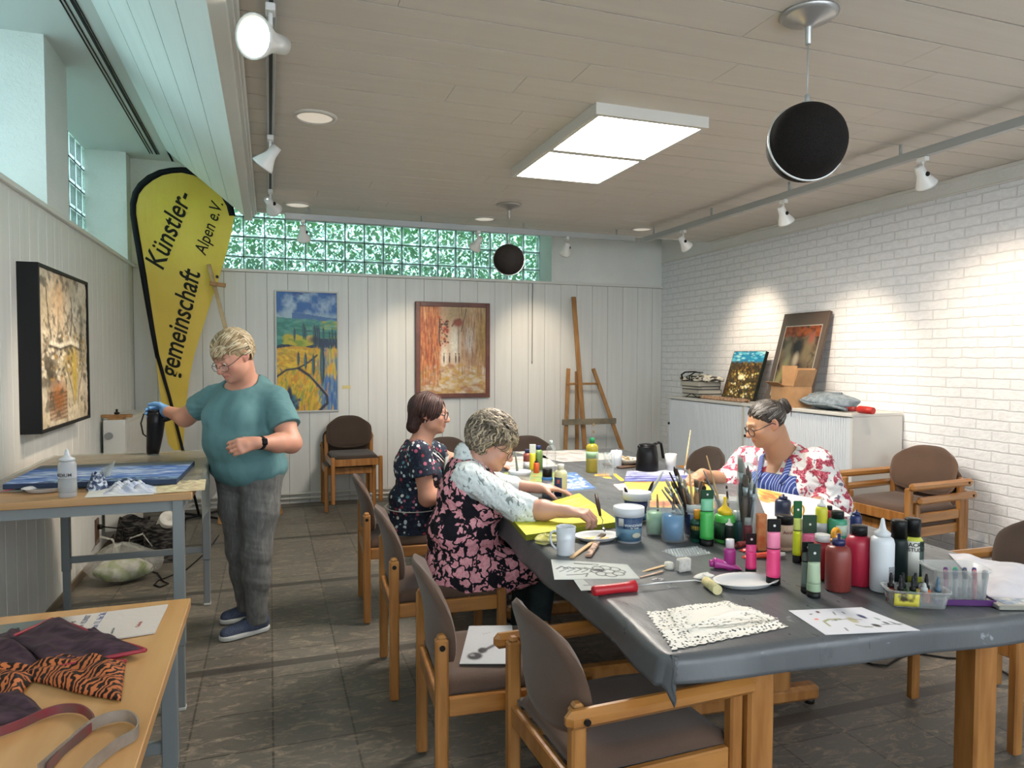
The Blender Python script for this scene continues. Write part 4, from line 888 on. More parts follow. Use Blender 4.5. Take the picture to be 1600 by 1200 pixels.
# books
r_ = random.Random(5)
zz = 1.06; M_page = mat('book_pages', '#b5b0a4', .8); M_bkc = mat('book_cover_black', '#15161a', .4)
for k, (th, w, l) in enumerate(((.038, .24, .32), (.042, .25, .33), (.03, .22, .31), (.05, .25, .33))):
    o = thing('thick_book', ['bottom book of the stack at the far end of the cabinets', 'second book from the bottom of the stack on the cabinets', 'third book from the bottom of the stack on the cabinets', 'top book of the stack on the cabinets, under the folded bag'][k], 'book', (4.08, 5.98+.012*k, zz), R([3, -4, 6, 0][k]), 'books stacked on the far cabinet')
    mb = MB(); mb.box((-w/2, -l/2, 0), (w/2, l/2, .004)); mb.box((-w/2, -l/2, th-.004), (w/2, l/2, th)); mb.box((w/2-.004, -l/2, .004), (w/2, l/2, th-.004)); mb.obj('cover', M_bkc if k % 2 == 0 else mat('book_cover_grey', '#6b6c70', .5), o)
    mb = MB(); mb.box((-w/2+.004, -l/2+.004, .004), (w/2-.005, l/2-.004, th-.004)); mb.obj('pages', M_page, o); zz += th+.0005
o = thing('folded_tote_bag', 'folded black and white bag lying on top of the book stack', 'bag', (4.08, 6.0, zz))
mb = MB(); mb.surf(lambda u, v: (-.13+.26*u, -.2+.4*v, .035+.03*math.sin(PI*u)*math.sin(PI*v)+.01*math.sin(u*17)*math.sin(v*13+1)), 24, 30, True, .034); mb.obj('cloth', mottled('bag_zebra', '#d6d2c4', '#26231f', 16, .8, (1, 1, 3), detail=2, lo=.48, hi=.55), o)
mb = MB(); mb.tube([(-.13, .13, .01), (-.15, .12, .06), (-.11, .12, .085), (-.02, .1, .09), (.05, .1, .08)], .014, 8, flat=.5); mb.obj('handle', M_bolt, o); mb = MB(); mb.tube([(-.135, -.0, .01), (-.145, -.01, .05), (-.09, -.02, .085), (0, -.03, .085)], .010, 8, flat=.5); mb.obj('handle', M_bolt, o)
mb = MB(); pts = [(3.93+.03*math.sin(a*2), 5.93+.1*math.cos(a), 1.068+.035*max(0, math.sin(a))) for a in [k*PI/10 for k in range(21)]]; mb.tube(pts, .004, 6); mb.tube([(3.94, 5.84, 1.066), (3.95, 5.74, 1.07), (3.98, 5.66, 1.075)], .012, 8); tag(mb.obj('coiled_cable', M_bolt), 'black coiled cable beside the book stack on the cabinet', 'cable')
# beaded rope mat
mb = MB(); r_ = random.Random(2)
for row in range(3):
    for k in range(26): mb.ball((3.925+row*.026+.004*math.sin(k), 5.76-k*.0255, 1.074+(.008 if row == 1 else 0)), (.013, .014, .013), 8, 6)
tag(mb.obj('beaded_roll', mottled('beads_wood', '#c9a27c', '#8a6a58', 40, .5)), 'roll of wooden beads lying on the front edge of the far cabinet', 'beads')
# cardboard box
M_card = mottled('cardboard', '#b28a63', '#a37b55', 9, .85)
o = thing('cardboard_box', 'open brown cardboard box in front of the glazed picture', 'box', (3.985, 4.61, 1.0605))
mb = MB(); X, Y, H_ = .09, .13, .17
mb.box((-X, -Y, 0), (X, Y, .004)); mb.box((-X, -Y, .004), (-X+.004, Y, H_)); mb.box((X-.004, -Y, .004), (X, Y, H_)); mb.box((-X+.004, -Y, .004), (X-.004, -Y+.004, H_)); mb.box((-X+.004, Y-.004, .004), (X-.004, Y, H_)); mb.obj('body', M_card, o)
for (pp) in ([(-X, Y, H_), (-X, -.03, H_), (-X-.06, -.02, H_+.03), (-X-.06, Y, H_+.03)], [(-.09, -Y, H_), (.09, -Y, H_), (.09, -Y-.05, H_+.13), (-.09, -Y-.05, H_+.13)], [(-X, 0, H_), (-X, -Y, H_), (-X+.02, -Y-.02, H_+.16), (-X+.02, .02, H_+.16)], [(X, -Y, H_), (X, Y, H_), (X+.03, Y, H_+.14), (X+.03, -Y, H_+.14)]):
    mb = MB(); vs = [Vector(p) for p in pp]; nn = (vs[1]-vs[0]).cross(vs[2]-vs[0]).normalized()*.003; mb.add(vs+[p+nn for p in vs], [(0, 1, 2, 3), (7, 6, 5, 4), (0, 1, 5, 4), (1, 2, 6, 5), (2, 3, 7, 6), (3, 0, 4, 7)]); mb.obj('flap', M_card, o)
# denim bag, umbrella
M_denim = mottled('grey_denim', '#65717a', '#84909a', 30, .85, bump=.3)
o = thing('denim_bag', 'slouched grey denim bag lying on the nearer cabinet', 'bag', (4.05, 4.24, 1.06))
def blob(u, v, rx, ry, rz, f=.12, seed=0):
    a = 2*PI*u; t_ = PI*v; k = 1+f*math.sin(3*a+seed)*math.sin(t_)+f*.6*math.sin(5*t_+a*2+seed)
    return (rx*k*math.sin(t_)*math.cos(a), ry*k*math.sin(t_)*math.sin(a), rz-rz*k*math.cos(t_) if False else max(0.001, rz-rz*math.cos(t_)*(1+.5*f*math.sin(4*a+seed))))
mb = MB(); mb.surf(lambda u, v: blob(u, v, .13, .25, .062, .1, 1), 44, 26, True); mb.obj('body', M_denim, o, fix=True)
mb = MB(); mb.tube([(-.11, -.26, .02), (-.13, -.1, .045), (-.13, .1, .04), (-.08, .24, .06), (0, .26, .09), (.02, .12, .115), (0, -.1, .12)], .02, 8, flat=.5); mb.obj('strap', mottled('denim_strap', '#7b868d', '#59646c', 60, .8), o)
mb = MB()
for k in range(6): mb.cyl((-.134, -.1+k*.03, .05), (-.139, -.1+k*.03, .05), .004, n=8)
mb.obj('eyelets', M_bolt, o)
mb = MB(); mb.tube([(3.97, 3.92, 1.088), (3.955, 3.88, 1.09), (3.96, 3.82, 1.088), (3.965, 3.77, 1.086)], [.012, .026, .027, .024], 14); um = mb.obj('folded_umbrella', mat('red_nylon', '#b5281f', .5)); tag(um, 'small folded red umbrella at the near end of the cabinets', 'umbrella')
mb = MB(); mb.tube([(3.965, 4.02, 1.08), (3.97, 3.96, 1.086), (3.97, 3.92, 1.088)], [.012, .02, .016], 12); lab(mb.obj('handle', mat('umbrella_handle', '#7a1d1c', .4), um), 'dark red handle')
# glasses of the left wall: socket, things under the tall desk
o = thing('wall_socket', 'brown wall socket low on the left wall', 'socket', (XL, 5.62, .21)); mb = MB(); mb.box((0, -.045, -.09), (.012, .045, .09), .004); mb.obj('plate', mat('socket_brown', '#5a4030', .5), o); mb = MB(); mb.cyl((.012, 0, .03), (.04, 0, .03), .018, n=12); mb.obj('plug', M_bolt, o)
mb = MB(); mb.tube([(XL+.04, 5.62, .24), (-1.0, 5.6, .22), (-1.0, 5.45, .1), (-.95, 5.35, .02), (-.72, 5.15, .006), (-.66, 4.95, .006), (-.62, 4.88, .006), (-.66, 4.82, .006), (-.70, 4.88, .006), (-.69, 4.97, .006), (-.55, 5.15, .006), (-.45, 5.6, .006), (-.4, 6.1, .006)], .005, 6); tag(mb.obj('power_cable', M_bolt), 'black cable looping over the floor under the tall desk', 'cable')
def bagmat():
    m = bpy.data.materials.new('thin_carrier_bag'); m.use_nodes = True; MATS['thin_carrier_bag'] = m; t = NT(m); out = t.t.nodes['Material Output']; t.b.inputs['Base Color'].default_value = (.62, .62, .58, 1); t.b.inputs['Roughness'].default_value = .25
    t.bump(t.noise(t.coord('Object'), 16, 5, .6, 1.5), .9, .03); tr = t.n('ShaderNodeBsdfTransparent'); m1 = t.n('ShaderNodeMixShader'); m1.inputs[0].default_value = .34; t.l(tr.outputs[0], m1.inputs[1]); t.l(t.b.outputs[0], m1.inputs[2]); t.l(m1.outputs[0], out.inputs[0]); return m
def blob_(u, v, a_, b_, c_): k = 1+.12*math.sin(6*PI*u+5*v)+.07*math.sin(14*PI*u-9*v); return (a_*k*math.sin(PI*v)*math.cos(2*PI*u), b_*k*math.sin(PI*v)*math.sin(2*PI*u), .012+c_-c_*math.cos(PI*v))
M_bag = bagmat()
o = thing('plastic_bag', 'filled translucent plastic bag on the floor under the tall desk', 'bag', (-.90, 5.02, 0))
def bg_(u, v):
    a = 2*PI*u; t_ = v; r = .20*(math.sin(PI*min(1, t_*1.05))**.5)*(1+.12*math.sin(3*a+t_*4)+.06*math.sin(7*a)+.05*math.sin(13*a+9*t_)+.03*math.sin(21*a-14*t_)); z = .005+.26*t_+.012*math.sin(5*a)*t_; r *= (1-.55*max(0, t_-.5))
    return (r*1.05*math.cos(a), r*.75*math.sin(a), z)
mb = MB(); mb.surf(bg_, 60, 24, True); mb.obj('bag_skin', M_bag, o)
mb = MB(); mb.surf(lambda u, v: blob_(u, v, .155, .11, .075), 36, 20, True); mb.obj('contents', mottled('bag_contents', '#c9c8bb', '#8a9a5c', 14, .8, detail=4, lo=.42, hi=.6), o)
for s_ in (-1, 1): mb = MB(); mb.tube([(s_*.02, -.02, .2), (s_*.05, -.03, .29), (s_*.12, -.02, .31), (s_*.17, 0, .22)], .018, 8, flat=.15); mb.obj('bag_handle', M_bag, o)
M_dbag = mottled('dark_patterned_cloth', '#1d1c1e', '#6b655f', 22, .8, (1, 1, 3), detail=5, lo=.45, hi=.7)
o = thing('dark_bag', 'dark patterned shopping bag against the radiator under the desk', 'bag', (-.98, 5.70, 0)); mb = MB(); mb.M = Matrix.Rotation(R(8), 4, 'Y'); mb.surf(lambda u, v: (.11*math.cos(2*PI*u)*(1+.1*math.sin(6*PI*u))*(1-.1*v), .085*math.sin(2*PI*u)*(1+.08*math.sin(9*u)), .002+.27*v+.012*math.sin(8*PI*u)*v), 40, 12, True); mb.M = None; mb.obj('bag_body', M_dbag, o, fix=False)
mb = MB(); mb.box((-.07, -.05, .01), (.07, .05, .22), .03); mb.obj('bag_filling', M_bolt, o)
o = thing('open_shopping_bag', 'dark open bag with a paper roll in it, under the tall desk', 'bag', (-.72, 5.50, 0)); mb = MB(); mb.surf(lambda u, v: (.125*math.cos(2*PI*u)*(1+.08*math.sin(6*PI*u))*(1+.12*v), .10*math.sin(2*PI*u)*(1+.08*math.sin(9*u)), .002+.26*v+.02*math.sin(6*PI*u)*v), 40, 12, True); mb.obj('bag_body', M_dbag, o, fix=False)
mb = MB(); mb.box((-.09, -.07, .01), (.09, .07, .2), .03); mb.obj('bag_filling', M_bolt, o)
o = thing('kitchen_roll', 'white paper roll sticking out of the dark bag on the floor', 'paper roll', (-.70, 5.46, .27)); mb = MB(); mb.M = Matrix.Rotation(R(48), 4, 'X') @ Matrix.Rotation(R(18), 4, 'Y'); mb.lathe([(.02, -.07), (.058, -.07), (.06, -.065), (.06, .065), (.058, .07), (.02, .07), (.02, -.07)], 28); mb.M = None; mb.obj('roll', mat('tissue_white', '#dcd8cf', .9), o)
# ================================================================ PEOPLE: one smooth distance field per body or garment, turned into a mesh
def nrm(v): v = np.array(v, float); return v/np.linalg.norm(v)
class Sdf:
    def __init__(s, lo, hi, h):
        s.lo = np.array(lo, float); s.h = h; s.n = np.ceil((np.array(hi)-s.lo)/h).astype(int)+1; s.D = np.full(s.n, .2, dtype=np.float32)
        s.ax = [s.lo[i]+h*np.arange(s.n[i]) for i in range(3)]
    def win(s, lo, hi):
        a = np.clip(np.floor((np.array(lo)-s.lo)/s.h).astype(int), 0, s.n-1); b = np.clip(np.ceil((np.array(hi)-s.lo)/s.h).astype(int)+1, 1, s.n); b = np.maximum(b, a+1)
        sl = tuple(slice(a[i], b[i]) for i in range(3)); g = np.meshgrid(*[s.ax[i][sl[i]] for i in range(3)], indexing='ij', sparse=True); return sl, g
    def put(s, sl, d, k, op):
        A = s.D[sl]
        if op == '+':
            if k > 0: h_ = np.maximum(k-np.abs(A-d), 0)/k; s.D[sl] = np.minimum(A, d)-h_*h_*k*.25
            else: s.D[sl] = np.minimum(A, d)
        else:
            d = -d
            if k > 0: h_ = np.maximum(k-np.abs(A-d), 0)/k; s.D[sl] = np.maximum(A, d)+h_*h_*k*.25
            else: s.D[sl] = np.maximum(A, d)
    def cap(s, a, b, ra, rb=None, k=.02, op='+'):
        a = np.array(a, float); b = np.array(b, float); rb = ra if rb is None else rb; m = max(ra, rb)+max(k, .02)+.02
        sl, g = s.win(np.minimum(a, b)-m, np.maximum(a, b)+m); ab = b-a; L = ab@ab+1e-12
        t_ = np.clip(((g[0]-a[0])*ab[0]+(g[1]-a[1])*ab[1]+(g[2]-a[2])*ab[2])/L, 0, 1)
        d = np.sqrt((g[0]-a[0]-t_*ab[0])**2+(g[1]-a[1]-t_*ab[1])**2+(g[2]-a[2]-t_*ab[2])**2)-(ra+(rb-ra)*t_); s.put(sl, d.astype(np.float32), k, op)
    def ell(s, c, r, M=None, k=.02, op='+'):
        c = np.array(c, float); r = np.array(r, float); M = np.eye(3) if M is None else M; m = np.abs(M) @ r+max(k, .02)+.02     # columns of M are the axes
        sl, g = s.win(c-m, c+m); p = [g[i]-c[i] for i in range(3)]
        q = [(M[0, j]*p[0]+M[1, j]*p[1]+M[2, j]*p[2]) for j in range(3)]
        k0 = np.sqrt(sum((q[j]/r[j])**2 for j in range(3))); k1 = np.sqrt(sum((q[j]/r[j]**2)**2 for j in range(3)))+1e-9
        s.put(sl, (k0*(k0-1)/k1).astype(np.float32), k, op)
    def chain(s, pts, rs, k=.02):
        for i in range(len(pts)-1): s.cap(pts[i], pts[i+1], rs[i], rs[i+1], k)
    def sleeve(s, pts, rs, cutp, cutn, k=.03, fold=None):
        T = Sdf.__new__(Sdf); T.lo, T.h, T.n, T.ax = s.lo, s.h, s.n, s.ax; T.D = np.full(s.n, .2, dtype=np.float32); T.chain(pts, rs, .02)
        if fold: T.folds(*fold)
        T.half(cutp, cutn); h_ = np.maximum(k-np.abs(s.D-T.D), 0)/k; s.D = np.minimum(s.D, T.D)-h_*h_*k*.25
        T.half(cutp, -np.array(cutn)) if False else None
    def half(s, p, n, k=.004):
        """cut away everything on the side n points to"""
        n = nrm(n); g = np.meshgrid(*s.ax, indexing='ij', sparse=True); d = (g[0]-p[0])*n[0]+(g[1]-p[1])*n[1]+(g[2]-p[2])*n[2]; s.D = np.maximum(s.D, d.astype(np.float32))
    def folds(s, amp, f, seed, lo=None, hi=None, stretch=(1, 1, 1)):
        r = np.random.default_rng(seed); sl, g = s.win(s.lo if lo is None else lo, s.ax_hi() if hi is None else hi); A = s.D[sl]; tot = 0
        for i in range(4):
            d1 = r.normal(size=3)*np.array(stretch); d2 = r.normal(size=3)*np.array(stretch); ff = f*(1+.6*i); ph = r.random()*6
            w = np.sin((g[0]*d2[0]+g[1]*d2[1]+g[2]*d2[2])*ff*.6+ph*2)*1.5; x = np.sin((g[0]*d1[0]+g[1]*d1[1]+g[2]*d1[2])*ff+w+ph); tot = tot+(1-np.abs(x)*2)/(1+.5*i)
        s.D[sl] = A+(amp*tot*.5).astype(np.float32)
    def ax_hi(s): return s.lo+s.h*(s.n-1)
    def mesh(s):
        D = s.D; D[0] = D[-1] = .2; D[:, 0] = D[:, -1] = .2; D[:, :, 0] = D[:, :, -1] = .2
        I = (D < 0); n = D.shape
        c = np.zeros((n[0]-1, n[1]-1, n[2]-1), dtype=np.int8)
        for dx in (0, 1):
            for dy in (0, 1):
                for dz in (0, 1): c += I[dx:n[0]-1+dx, dy:n[1]-1+dy, dz:n[2]-1+dz]
        act = (c > 0) & (c < 8); idx = np.argwhere(act); lut = np.full(act.shape, -1, dtype=np.int32); lut[act] = np.arange(len(idx))
        acc = np.zeros((len(idx), 3)); cnt = np.zeros(len(idx))
        for a in range(3):
            for p in (0, 1):
                for q in (0, 1):
                    o0 = [0, 0, 0]; b1, b2 = [x for x in range(3) if x != a]; o0[b1] = p; o0[b2] = q; o1 = list(o0); o1[a] = 1
                    v0 = D[idx[:, 0]+o0[0], idx[:, 1]+o0[1], idx[:, 2]+o0[2]]; v1 = D[idx[:, 0]+o1[0], idx[:, 1]+o1[1], idx[:, 2]+o1[2]]
                    m = (v0 < 0) != (v1 < 0); t_ = np.where(m, v0/(v0-v1+1e-12), 0); pt = np.tile(np.array(o0, float), (len(idx), 1)); pt[:, a] += t_
                    acc[m] += pt[m]; cnt[m] += 1
        V = s.lo+s.h*(idx+acc/cnt[:, None]); F = []
        for a in range(3):
            b1, b2 = (a+1) % 3, (a+2) % 3; s0 = [slice(None)]*3; s1 = [slice(None)]*3; s0[a] = slice(0, -1); s1[a] = slice(1, None)
            e = I[tuple(s0)] != I[tuple(s1)]; pos = np.argwhere(e); pos = pos[(pos[:, b1] > 0) & (pos[:, b2] > 0) & (pos[:, b1] < n[b1]-1) & (pos[:, b2] < n[b2]-1)]
            ins = I[pos[:, 0], pos[:, 1], pos[:, 2]]
            def L(d1, d2):
                q = pos.copy(); q[:, b1] -= d1; q[:, b2] -= d2; return lut[q[:, 0], q[:, 1], q[:, 2]]
            Q = np.stack([L(0, 0), L(1, 0), L(1, 1), L(0, 1)], 1); Q[~ins] = Q[~ins][:, ::-1]; F.append(Q[(Q >= 0).all(1)])
        return V, np.concatenate(F)
    def obj(s, name, m, parent=None, loc=(0, 0, 0), colfn=None, relax=2):
        V, F = s.mesh()
        me = bpy.data.meshes.new(name)
        # light relaxing removes the grid steps
        for _ in range(relax):
            A = np.zeros_like(V); k_ = np.zeros(len(V))
            for i in range(4):
                np.add.at(A, F[:, i], V[F[:, (i+1) % 4]]+V[F[:, (i+3) % 4]]); np.add.at(k_, F[:, i], 2)
            V = V*.55+.45*A/np.maximum(k_, 1)[:, None]
        cols = colfn(V) if colfn else None
        W_ = V-np.array(loc); me.vertices.add(len(W_)); me.vertices.foreach_set('co', W_.astype(np.float32).ravel()); me.loops.add(F.size); me.loops.foreach_set('vertex_index', F.astype(np.int32).ravel())
        me.polygons.add(len(F)); me.polygons.foreach_set('loop_start', np.arange(0, F.size, 4, dtype=np.int32)); me.polygons.foreach_set('use_smooth', np.ones(len(F), dtype=bool))
        if cols is not None:
            a = me.color_attributes.new('Col', 'FLOAT_COLOR', 'POINT'); b = np.ones((len(V), 4), dtype=np.float32); b[:, :3] = cols; a.data.foreach_set('color', b.ravel())
        me.materials.append(m); me.update(calc_edges=True); me.validate(); o = bpy.data.objects.new(name, me); C.objects.link(o)
        if parent: o.parent = parent
        return o
M_skin = mat('skin', '#c08a70', .5, sss=.12); t = NT(M_skin); ca = t.n('ShaderNodeVertexColor'); ca.layer_name = 'Col'; t.color(ca.outputs[0]); t.bump(t.noise(t.coord('Object'), 220, 3), .12, .001)
M_hair = mat('hair', '#7a6a58', .5); t = NT(M_hair); ca = t.n('ShaderNodeVertexColor'); ca.layer_name = 'Col'; t.color(ca.outputs[0])
M_lens = bpy.data.materials.new('spectacle_lens'); M_lens.use_nodes = True; t = NT(M_lens); out = t.t.nodes['Material Output']; t.b.inputs['Roughness'].default_value = .05; tr = t.n('ShaderNodeBsdfTransparent'); m1 = t.n('ShaderNodeMixShader'); m1.inputs[0].default_value = .12; t.l(tr.outputs[0], m1.inputs[1]); t.l(t.b.outputs[0], m1.inputs[2]); t.l(m1.outputs[0], out.inputs[0])
M_eyew = mat('eye_white', '#d8d2ca', .2); M_iris = mat('iris_dark', '#2a1c14', .2)
class Head:
    """head frame: x to the person's right, y forward, z up; the origin is midway between the ears"""
    def __init__(s, c, fwd, up=(0, 0, 1), size=1.0):
        s.c = np.array(c, float); f = nrm(fwd); r = nrm(np.cross(f, nrm(up))); u = np.cross(r, f); s.M = np.stack([r, f, u], 1); s.s = size
    def p(s, x, y, z): return s.c+s.M @ (np.array([x, y, z])*s.s)
    def loc(s, V): return (V-s.c) @ s.M/s.s
    def build(s, S_, full=1.0, nose=1.0):
        E = lambda x, y, z, a, b, c_, k=.012, op='+', M=None: S_.ell(s.p(x, y, z), np.array([a, b, c_])*s.s, s.M if M is None else s.M @ M, k*s.s, op)
        K = lambda a, b, ra, rb=None, k=.01, op='+': S_.cap(s.p(*a), s.p(*b), ra*s.s, (ra if rb is None else rb)*s.s, k*s.s, op)
        E(0, -.012, .028, .075, .094, .084); E(0, .032, -.028, .061*full, .062, .078, .03); E(0, .04, -.072, .05*full, .046, .038, .025); E(0, .078, -.095, .020, .017, .016, .02)
        for q in (-1, 1):
            E(q*.036, .064, -.028, .024*full, .022, .024, .02); E(q*.047, .02, -.06, .02*full, .035, .03, .02)
            K((q*.012, .092, .022), (q*.040, .080, .020), .0085, .006, .014)
            E(q*.031, .0975, .003, .016, .011, .0105, .010, '-'); E(q*.031, .0765, .002, .0155, .0135, .0115, .006); K((q*.018, .0905, .004), (q*.044, .084, .004), .0026, .0022, .004)
            E(q*.011, .100*nose, -.036, .0085, .010, .0075, .008); K((q*.014, .094, -.045), (q*.030, .079, -.064), .0022, .002, .006, '-')
            # ears
            a = np.array([[math.cos(q*.35), -math.sin(q*.35), 0], [math.sin(q*.35), math.cos(q*.35), 0], [0, 0, 1]])
            E(q*.077, -.012, -.004, .007, .019, .030, .008, '+', a); E(q*.083, -.008, .003, .006, .010, .016, .004, '-', a); E(q*.074, -.002, -.028, .006, .008, .010, .006)
        K((0, .090, .012), (0, .110*nose, -.030), .0075, .0125, .012); E(0, .112*nose, -.034, .0115, .0105, .0095, .008)
        K((0, .094, -.046), (0, .0965, -.057), .0045, .004, .008); 
        K((-.021, .084, -.0635), (0, .0955, -.0595), .0035, .0058, .005); K((.021, .084, -.0635), (0, .0955, -.0595), .0035, .0058, .005); K((-.019, .083, -.068), (0, .0935, -.0715), .0035, .0068, .005); K((.019, .083, -.068), (0, .0935, -.0715), .0035, .0068, .005)
        K((-.024, .0895, -.0655), (.024, .0895, -.0655), .0015, None, .003, '-') if False else None
    def colors(s, V, base, flush=(.62, .22, .17), lip=(.42, .13, .12)):
        n = len(V); q = s.loc(V); col = np.tile(np.array(base), (n, 1)); 
        def mixc(m, c_): nonlocal col; m = np.clip(m, 0, 1)[:, None]; col = col*(1-m)+np.array(c_)*m
        g = lambda x, y, z, r: np.exp(-(((q[:, 0]-x)**2+(q[:, 1]-y)**2+(q[:, 2]-z)**2)/r**2))
        for sd in (-1, 1): mixc(.42*g(sd*.042, .07, -.03, .022), flush); mixc(.5*g(sd*.078, -.01, -.01, .03), flush); mixc(1.0*np.exp(-(((q[:, 0]-sd*.030)/.018)**4+((q[:, 2]-.0255)/.0038)**4))*(q[:, 1] > .06), (.17, .11, .07)); mixc(.35*g(sd*.031, .09, -.004, .014), (.30, .13, .10))
        mixc(.45*g(0, .112, -.034, .016), flush); mixc(.85*np.exp(-((q[:, 0]/.021)**4+((q[:, 2]+.066)/.0075)**4))*(q[:, 1] > .075), lip); return np.clip(col, 0, 1)
    def eyes(s, parent, loc):
        for q in (-1, 1):
            o0 = Vector(loc); c_ = Vector(s.p(q*.031, .0800, .0))-o0; mb = MB(); mb.ball(c_, .0118*s.s, 16, 10); e = mb.obj('eye', M_eyew, parent); d = Vector(s.M @ nrm((0, 1, -.35))); mb = MB(); mb.cyl(c_+d*.0098*s.s, c_+d*.0121*s.s, .0055*s.s, .0045*s.s, 14); mb.obj('iris', M_iris, e)
    def glasses(s, parent, loc, m, w=.025, h=.018, r=.0017, drop=0.0, fwd=.108, square=2.6, lower=None):
        o0 = Vector(loc); P = lambda *a: Vector(s.p(*a))-o0; mb = MB(); rims = []
        for q in (-1, 1):
            pts = []
            for k in range(33):
                a = 2*PI*k/32; ca, sa = math.cos(a), math.sin(a); x = q*.034+w*math.copysign(abs(ca)**(2/square), ca); z = -.004-drop+h*math.copysign(abs(sa)**(2/square), sa); pts.append(P(x, fwd-abs(x)**2*3.2, z))
            rims.append(pts); mb.tube(pts, r*s.s, 6, cap=False)
            e = P(q*(.034+w), fwd-(.034+w)**2*3.2, .004-drop); mb.tube([e, P(q*.076, .07, .004-drop*.6), P(q*.081, .0, .006), P(q*.080, -.022, -.012)], r*s.s*1.05, 6)
        mb.tube([P(-.034+w*.93, fwd-.001, 0-drop), P(0, fwd+.003, .004-drop), P(.034-w*.93, fwd-.001, 0-drop)], r*s.s, 6); g = mb.obj('glasses', m, parent)
        for pts in rims: mb = MB(); mb.add(pts[:-1], [tuple(range(32))]); mb.obj('lens', M_lens, g, fix=False)
        return g
def tufts(head, c, rad, n, mask, flow, L, r0, cols, seed, lift=(0.0, .02), grav=0.0, steps=7, curl=0.0):
    """strands that grow on the scalp and follow a combing direction; returns verts, faces, colours"""
    r = np.random.default_rng(seed); V = []; F = []; K = []; rad = np.array(rad); c = np.array(c); made = 0; tries = 0
    while made < n and tries < n*40:
        tries += 1; d = nrm(r.normal(size=3)); 
        if not mask(d): continue
        made += 1; p = d*rad; l0 = lift[0]; ll = L*r.uniform(.7, 1.25); st = ll/steps; ph = r.random()*6; cc = np.array(hexc(cols[r.integers(len(cols))]))*r.uniform(.8, 1.15); pts = []; 
        jit = r.normal(size=3)*.12
        for i in range(steps+1):
            f_ = i/steps; nn = p/rad**2; nn = nn/np.linalg.norm(nn); q = p*(1+l0+(lift[1]-l0)*math.sin(f_*PI*.8)); pts.append((q, nn))
            fl = np.array(flow(p/rad))+jit+np.array([0, 0, -grav*f_])+(np.cross(nn, [0, 0, 1])*curl*math.sin(f_*9+ph)+nn*curl*.5*math.cos(f_*9+ph)); tg = fl-nn*(fl@nn); tg = tg/(np.linalg.norm(tg)+1e-9); p = p+tg*st
            e = np.linalg.norm(p/rad)
            if grav < 1: p = p/e
            elif e < 1: p = p/e
        base = len(V)
        for i, (q, nn) in enumerate(pts):
            tg = pts[min(i+1, steps)][0]-pts[max(i-1, 0)][0]; tg = tg/(np.linalg.norm(tg)+1e-9); sd = np.cross(tg, nn); sd = sd/(np.linalg.norm(sd)+1e-9); rr = r0*(1-(i/steps)**2*.85)*(.5+.5*min(1, i/1.5))
            for a, b in ((1, 0), (0, .45), (-1, 0), (0, -.45)): V.append(head.p(*(c+q+sd*a*rr+nn*b*rr))); K.append(cc)
        for i in range(steps):
            for k in range(4): F.append((base+i*4+k, base+i*4+(k+1) % 4, base+(i+1)*4+(k+1) % 4, base+(i+1)*4+k))
    return V, F, K
def hair_obj(name, parent, loc, parts, fix=True):
    mb = MB(); K = []
    for V, F, k in parts: mb.add([tuple(np.array(v)-np.array(loc)) for v in V], F, True); K += list(k)
    return mb.obj(name, M_hair, parent, colors=np.clip(np.array(K), 0, 1), fix=fix)
def hand(S_, wrist, d, n, l, curl=(.5, .6, .5), infl=0, size=1.0, thumb=(.7, .6, .35), spread=.05, per=(0, 0, 0, 0)):
    """d: along the fingers, n: out of the palm, l: to the thumb side"""
    d = nrm(d); n = nrm(np.array(n)-d*np.dot(n, d)); l0 = np.array(l); l = np.cross(n, d); l = l if l@l0 > 0 else -l; w = np.array(wrist); z = size; i_ = infl; tips = []
    S_.cap(w-d*.01, w+d*.05*z, .020*z+i_, .022*z+i_, .02)
    offs = (.030, .010, -.010, -.028); lens = (.92, 1.0, .94, .76); kn = (.086, .090, .086, .078)
    for j in range(4):
        k_ = w+d*kn[j]*z+l*offs[j]*z; S_.cap(w+d*.015*z+l*offs[j]*.55*z, k_, .0125*z+i_, .0112*z+i_, .012); dd = nrm(d+l*(offs[j]*spread*20)); a = 0; p = k_; r_ = (.0096, .0088, .0080, .0068)
        for m_, (sg, cu) in enumerate(zip((.044, .027, .021), curl)):
            a += cu+per[j]; v = dd*math.cos(a)+n*math.sin(a); q = p+v*sg*lens[j]*z; S_.cap(p, q, r_[m_]*z+i_, r_[m_+1]*z+i_, .004); p = q
        tips.append(p)
    b0 = w+d*.018*z+l*.016*z; t1 = b0+(l*thumb[0]+d*thumb[1]+n*thumb[2])/np.linalg.norm(thumb)*.040*z; v2 = nrm(l*thumb[0]*.4+d*thumb[1]*1.3+n*thumb[2]*1.5); t2 = t1+v2*.032*z; t3 = t2+nrm(v2+d*.2+n*.3-l*.3)*.026*z
    S_.cap(b0, t1, .0155*z+i_, .0120*z+i_, .014); S_.cap(t1, t2, .0112*z+i_, .0100*z+i_, .004); S_.cap(t2, t3, .0100*z+i_, .0078*z+i_, .004)
    return tips, t3, l
def frame(f, u=(0, 0, 1)):
    f = nrm(f); r = nrm(np.cross(f, u)); u = np.cross(r, f); return np.stack([r, f, u], 1)
def A(px, py, y): return np.array(at(px, py, y=y))
H_B = .0042
def person(label, loc): return thing('person', label, 'person', loc)

